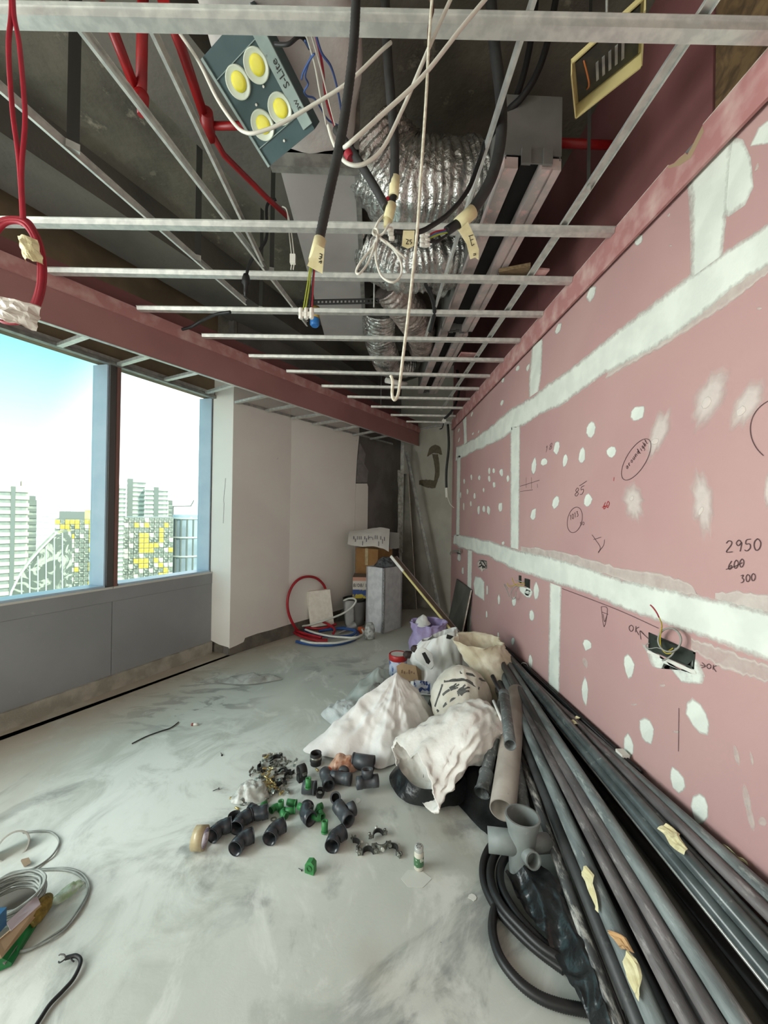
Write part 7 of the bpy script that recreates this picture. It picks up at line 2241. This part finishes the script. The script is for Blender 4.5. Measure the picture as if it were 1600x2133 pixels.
def sockbox(px, lab, plast=True):
    P = [onx(a, b_, XR - .0032) for a, b_ in px]
    c = sum(P, V()) / 4
    r_ = thing('socket_box', c, lab, 'socket box', 'open socket boxes on the pink wall')
    # open tray: four rims and a back, 3 mm proud of the board
    for a, b_ in zip(P, P[1:] + P[:1]):
        i_ = (c - (a + b_) / 2).normalized() * .007
        MB().prism([a, b_, b_ + i_, a + i_], (.003, 0, 0)).build('box_rim', BOXD, r_)
    MB().prism([p + V((.002, 0, 0)) for p in P], (.001, 0, 0)).build('box_back', BOXD, r_)
    return r_, P, c


Zb = lambda x, y: (1280 + x / 5, 1180 + y / 5)
sbx, P, c = sockbox([Zb(355, 685), Zb(838, 895), Zb(826, 1072), Zb(352, 865)], 'long open socket box with coiled wires nearest the camera on the pink wall')
MB().prism([onx(*Zb(*p), XR - .004) for p in ((345, 870), (470, 925), (470, 955), (340, 895))], (.003, 0, 0)).build('white_lip', CLRW, sbx)
MB().prism([onx(*Zb(*p), XR - .004) for p in ((545, 955), (835, 1085), (850, 1118), (820, 1120), (530, 985))], (.003, 0, 0)).build('white_lip', CLRW, sbx)
patch([Zb(*p) for p in ((280, 795), (350, 880), (480, 945), (540, 1010), (850, 1130), (835, 960), (880, 985), (945, 1140), (920, 1225), (790, 1222), (700, 1205), (560, 1040), (470, 990), (440, 1060), (390, 1040), (335, 900))], wall_r, F_, edge=.3, core=.95, ctr=Zb(690, 1080), inner=.8)
sk = []
for k in range(5):
    P_ = [onx(*Zb(575 + (112 + 3 * k) * cos(t), 765 + (118 + 2 * k) * sin(t)), XR - .03 - .006 * (k % 3)) for t in [2 * pi * i / 18 for i in range(18)]]
    MB().tube(spline(P_, 3, True), .0022, 6, closed=True).build('coiled_conduit', GRYW, sbx)
for pts in ([(375, 400, .10), (430, 470, .09), (475, 550, .07), (495, 620, .05), (480, 700, .04), (475, 790, .035), (500, 870, .03), (560, 880, .03), (610, 850, .03)], [(490, 640, .05), (478, 760, .04), (490, 850, .035), (540, 905, .03), (600, 900, .02)]):
    MB().tube(spline([onx(*Zb(x, y), XR - l) for x, y, l in pts], 5), .0022, 6).build('earth_wire', EARTH, sbx)
MB().tube(spline([onx(*Zb(x, y), XR - l) for x, y, l in ((373, 400, .101), (405, 430, .096), (440, 480, .088), (465, 530, .076))], 5), .0027, 6).build('red_wire', mat('dark_red_wire', sr(150, 30, 52), .5), sbx)
MB().tube(spline([onx(*Zb(x, y), XR - .03) for x, y in ((420, 755), (500, 775), (580, 800))], 5), .0022, 6).build('black_wire', BLK2, sbx)
MB().tube(spline([onx(*Zb(x, y), XR - .02) for x, y in ((360, 800), (330, 815), (335, 850), (380, 855), (440, 845), (490, 860))], 5), .0020, 6).build('grey_wire', GRYW, sbx)
MB().tube(spline([onx(*Zb(x, y), XR - .03) for x, y in ((640, 850), (600, 920), (545, 960), (500, 980))], 5), .003, 6).build('grey_wire', GRYW, sbx)

Zc = lambda x, y: (900 + x / 6.667, 1100 + y / 6.667)
s2, P, c = sockbox([Zc(1285, 695), Zc(1358, 715), Zc(1356, 840), Zc(1285, 805)], 'small open socket box with wires hanging out, middle of the pink wall')
s2b, P, c = sockbox([Zc(1205, 655), Zc(1238, 662), Zc(1238, 765), Zc(1205, 750)], 'narrow open socket box just left of the middle one')
patch([Zc(*p) for p in ((1200, 800), (1280, 815), (1355, 850), (1390, 870), (1385, 905), (1355, 960), (1310, 960), (1250, 910), (1215, 870))], wall_r, F_, edge=.4, core=1.2)
for pts in ([(1290, 770, .02), (1200, 770, .05), (1130, 800, .07), (1070, 810, .08), (1045, 765, .09)], [(1290, 790, .02), (1220, 800, .05), (1150, 780, .07), (1110, 690, .09)]):
    MB().tube(spline([onx(*Zc(x, y), XR - l) for x, y, l in pts], 5), .0028, 6).build('earth_wire', EARTH, s2)
for pts in ([(1200, 790, .03), (1140, 830, .04), (1100, 880, .05), (1095, 950, .05), (1130, 985, .05), (1165, 950, .045), (1165, 880, .04)], [(1000, 785, .06), (1040, 860, .06), (1075, 950, .05)], [(1010, 780, .06), (1060, 850, .055)], [(1290, 760, .02), (1230, 740, .05), (1150, 720, .07)]):
    MB().tube(spline([onx(*Zc(x, y), XR - l) for x, y, l in pts], 5), .0034, 6).build('grey_wire', GRYW, s2)
s3, P, c = sockbox([Zc(655, 445), Zc(755, 455), Zc(758, 560), Zc(655, 540)], 'ragged round socket hole second from the far corner')
patch([Zc(*p) for p in ((620, 480), (660, 430), (720, 430), (765, 460), (770, 560), (730, 590), (690, 605), (640, 560))], wall_r, FT, edge=.2, core=.8, lift=.002)
for pts in ([(660, 500), (690, 450), (720, 480), (750, 530)], [(650, 540), (690, 520), (730, 540)], [(670, 480), (700, 530), (700, 560)]):
    MB().tube(spline([onx(*Zc(x, y), XR - .02) for x, y in pts], 5), .005, 6).build('wire', BLK2, s3)
MB().tube(spline([onx(*Zc(x, y), XR - .015) for x, y in ((680, 545), (700, 540), (695, 600))], 5), .006, 6).build('wire', CLRW, s3)
s4, P, c = sockbox([Zc(345, 310), Zc(395, 318), Zc(395, 365), Zc(345, 355)], 'socket box with curled wires at the far end of the pink wall')
for pts in ([(390, 330), (330, 310), (270, 320), (250, 350), (256, 372)], [(390, 345), (350, 330), (300, 335), (275, 350)], [(380, 340), (385, 300), (360, 290)]):
    MB().tube(spline([onx(*Zc(x, y), XR - .05) for x, y in pts], 5), .006, 6).build('wire', GRYW, s4)

# ================================================================== CITY OUTSIDE THE WINDOW
GZ = -80.0
tag(MB().box((-900, 900, GZ - .5), (3800, 3800, 1)).build('ground', mat('hazy_city_ground', sr(196, 198, 186), .95, col2=sr(170, 176, 164), scale=.02)), 'hazy pale city ground far below the window', kind='structure')
CW = mat('pale_tower_wall', sr(214, 214, 190), .9)  # distance haze is put into the pale, low-contrast city colours
CW2 = mat('pale_grey_tower_wall', sr(206, 210, 202), .9)
CGL = mat('tower_window_strip', sr(150, 160, 152), .3, col2=sr(176, 182, 168), scale=.25)
CGD = mat('tower_dark_strip', sr(128, 136, 128), .4)
CBL = mat('blue_grey_glass', sr(170, 184, 190), .15, col2=sr(150, 164, 172), scale=.2)
PANES = [mat('pane_grey', sr(132, 140, 128), .12, col2=sr(206, 206, 186), scale=.22, lo=.47, hi=.56, dist=2.5),  # reflections are painted in as differing pane colours
         mat('pane_dark', sr(110, 118, 108), .12, col2=sr(190, 194, 176), scale=.3, lo=.5, hi=.58, dist=3),
         mat('pane_pale', sr(206, 208, 190), .15, col2=sr(150, 156, 140), scale=.25, lo=.5, hi=.58, dist=2.5),
         mat('pane_yellow', sr(214, 190, 84), .15, col2=sr(226, 214, 150), scale=.2, lo=.45, hi=.6, dist=2)]


class Bld:
    def __init__(s, px0, px1, D, name, lab, ytop, cat='building', group=None):
        d = ray((px0 + px1) / 2, 1071)
        s.d = V((d.x, d.y, 0)).normalized()
        s.P = s.d * D
        s.r = V((s.d.y, -s.d.x, 0))
        s.px0, s.px1 = px0, px1
        s.a, s.b = s.f(px0, 1071), s.f(px1, 1071)
        s.w = (s.b - s.a).length
        s.top = s.f((px0 + px1) / 2, ytop).z
        s.t = thing(name, V((s.P.x, s.P.y, GZ)), lab, cat, group)

    def f(s, px, py):
        return onpl(px, py, s.P, s.d)

    def pt(s, u, z, o=0.0):
        q = s.a + (s.b - s.a) * u - s.d * o
        return V((q.x, q.y, z))

    def slab(s, u0, u1, z0, z1, o0, o1, nm, m_):
        return MB().prism([s.pt(u0, z0, o0), s.pt(u1, z0, o0), s.pt(u1, z0, o1), s.pt(u0, z0, o1)], (0, 0, z1 - z0)).build(nm, m_, s.t)


def banded(px0, px1, D, ytop, lab, wall, floors=3.2, n=26, strips=(), core=None, roof=None):
    B = Bld(px0, px1, D, 'tower_block', lab, ytop)
    B.slab(0, 1, GZ, B.top, 0, -22, 'tower_body', wall)
    proto = None
    for k in range(n):
        z = B.top - 1.2 - floors * (k + 1)
        if proto is None:
            proto = B.slab(.03, .97, z, z + floors * .5, .25, -.2, 'window_strip', CGL)
            band_ = B.slab(-.02, 1.02, z + floors * .5, z + floors, .9, -.2, 'floor_band', wall)
            z0 = z
        else:
            for src in (proto, band_):
                c = src.copy(); COL.objects.link(c); c.location = V(src.location) + V((0, 0, z - z0))
    for u0, u1 in strips:
        B.slab(u0, u1, GZ, B.top - .4, 1.1, -.3, 'dark_shaft', CGD)
    for u0, u1, hgt in (roof or ()):
        B.slab(u0, u1, B.top, B.top + hgt, -2, -12, 'roof_room', wall)
    return B


banded(-70, 58, 235, 1010, 'pale banded tower at the left edge of the city view', CW, n=24, strips=((.70, .78),), roof=((.50, .86, 5.0), (.88, .97, 2.5)))
banded(57, 76, 262, 1041, 'narrow darker banded tower beside the pale left tower', CGD, n=20, roof=((.1, .9, 2.0),))
B2 = banded(207, 262, 330, 1009, 'pale tower partly behind the window mullion', CW2, n=24)
banded(264, 303, 332, 997, 'tallest pale tower with rooftop rooms in the right window', CW2, n=26, strips=((.0, .3),), roof=((.15, .9, 1.5),))
banded(301, 350, 322, 1014, 'balcony tower joined to the tallest tower in the right window', mat('white_tower_wall', sr(222, 222, 212), .9), n=24, strips=((.38, .58),), roof=((.15, .7, 3.0),))
banded(349, 359, 326, 1042, 'slim end block at the right side of the balcony tower', CGD, n=16)


def panes(px0, px1, D, ytop, ybot, nx, ny, lab, ybias, seed, outline=None):
    B = Bld(px0, px1, D, 'glass_building', lab, ytop)
    rr = random.Random(seed)
    zb_ = B.f((px0 + px1) / 2, ybot).z
    B.slab(0, 1, GZ, B.top, -.4, -24, 'tower_body', CGD)
    W_, H_ = B.w / nx, (B.top - zb_) / ny
    protos = []
    for k in range(4):
        me = MB().prism([B.r * (-W_ * .46) + V((0, 0, -H_ * .46)), B.r * (W_ * .46) + V((0, 0, -H_ * .46)), B.r * (W_ * .46) + V((0, 0, H_ * .46)), B.r * (-W_ * .46) + V((0, 0, H_ * .46))], B.d * .3)
        protos.append(me)
    src = [None] * 4
    for j in range(ny):
        for i in range(nx):
            yb_ = ybias(i / nx, j / ny)
            k = 3 if rr.random() < yb_ else rr.choice((0, 0, 1, 2))
            c = B.pt((i + .5) / nx, B.top - (j + .5) * H_, rr.uniform(.0, .25))
            if src[k] is None:
                q = MB()
                q.v, q.f, q.a, q.sm = list(protos[k].v), protos[k].f, protos[k].a, protos[k].sm
                q.v = [v + c for v in q.v]
                src[k] = q.build('glass_pane', PANES[k], B.t, origin=c)
            else:
                o_ = src[k].copy(); COL.objects.link(o_)
                o_.location = c - wloc(B.t)
            
    return B


G1 = panes(115, 224, 120, 1082, 1240, 11, 16, 'mirrored glass building with yellow reflections in the left window', lambda u, v: .55 if (.62 < u < .8 and v > .1) else (.3 if v < .1 else .04), 4)
G1.slab(.06, .55, G1.top, G1.top + 1.9, -3, -14, 'roof_plant', CGD)
G1.slab(.55, .98, G1.top, G1.top + 2.3, -4, -14, 'roof_plant', PANES[3])
G1.slab(.18, .26, G1.top + 1.9, G1.top + 4.2, -6, -9, 'roof_stack', CW2)
panes(258, 362, 128, 1078, 1215, 10, 13, 'mirrored glass building with yellow patches in the right window', lambda u, v: .30 if (.25 < u < .75 and .05 < v < .75) else .04, 9)
# curved reflection in the mirrored building, built as an added arched front
AR = Bld(18, 150, 96, 'arched_reflection', 'dark arched reflection in the mirrored building, built as a glass front', 1112)
arc = [(18, 1262), (24, 1232), (40, 1200), (60, 1172), (82, 1146), (104, 1124), (116, 1112), (150, 1106), (150, 1262)]
MB().prism([AR.f(*p) for p in arc], AR.d * 10).build('arch_body', PANES[1], AR.t)
for k in range(len(arc) - 3):
    MB().bar(AR.f(*arc[k]) - AR.d * .2, AR.f(*arc[k + 1]) - AR.d * .2, .35, .3).build('arch_rib', CW2, AR.t)
for k in range(6):
    x = 45 + k * 17
    yt = 1205 - (x - 38) * 1.15 if x < 116 else 1110
    MB().bar(AR.f(x, 1262) - AR.d * .2, AR.f(x, yt) - AR.d * .2, .14, .14, up=(1, 0, 0)).build('glazing_bar', CW2, AR.t)
# drum tower with bands
DR = Bld(360, 424, 140, 'drum_building', 'round glass building with pale floor lines in the right window', 1072)
rad_ = DR.w / 2
cD = DR.P + DR.d * 2
MB().lathe([(rad_, GZ), (rad_, DR.top - 1.2), (rad_ * .98, DR.top)], (cD.x, cD.y, 0), (0, 0, 1), 40).build('drum_body', CBL, DR.t)
for k in range(8):
    MB().hollow((cD.x, cD.y, DR.top - 1.5 - 6.0 * k), (cD.x, cD.y, DR.top - 1.0 - 6.0 * k), rad_ + .35, rad_ - .2, 36).build('floor_line', CW2, DR.t)
for k in range(16):
    t = 2 * pi * k / 16
    MB().box((cD.x + cos(t) * (rad_ + .1), cD.y + sin(t) * (rad_ + .1), (GZ + DR.top) / 2), (.35, .35, DR.top - GZ - 2)).build('mullion_line', CGD, DR.t)
# crane
cr_ = thing('tower_crane', V((0, 0, 0)) + V((aty(330, 1056, 300).x, aty(330, 1056, 300).y, GZ)), 'distant crane jib reaching right above the glass drum building', 'crane')
CRM_ = mat('crane_grey', sr(140, 142, 138), .8)
MB().bar(aty(352, 1055, 300), aty(398, 1054, 300), 1.0, .8).build('jib', CRM_, cr_)
MB().bar(aty(397, 1055, 300), aty(404, 1042, 300), .7, .7).build('mast_tip', CRM_, cr_)
MB().bar(aty(360, 1055, 300), V((aty(360, 1055, 300).x, aty(360, 1055, 300).y, GZ)), 1.2, 1.2).build('mast', CRM_, cr_)
# far skyline
for k, (a, b_, y, lab) in enumerate(((76, 92, 1078, 'hazy far block right of the left towers'), (88, 104, 1068, 'hazy far block with higher roof, middle of the gap'), (102, 122, 1062, 'hazy far block just left of the mirrored building'), (-40, 20, 1066, 'hazy far block behind the pale left tower'), (420, 470, 1084, 'hazy far block behind the window frame on the right'))):
    q = Bld(a, b_, 700 + 60 * k, 'far_block', lab, y, group=None)
    q.slab(0, 1, GZ, q.top, 0, -30, 'block_body', mat('hazy_block', sr(214, 216, 206), .95))
    for j in range(8):
        q.slab(.05, .95, q.top - 6 - 9 * j, q.top - 2 - 9 * j, .4, -.2, 'window_strip', mat('hazy_strip', sr(196, 200, 192), .9) if j == 0 else bpy.data.materials['hazy_strip'])
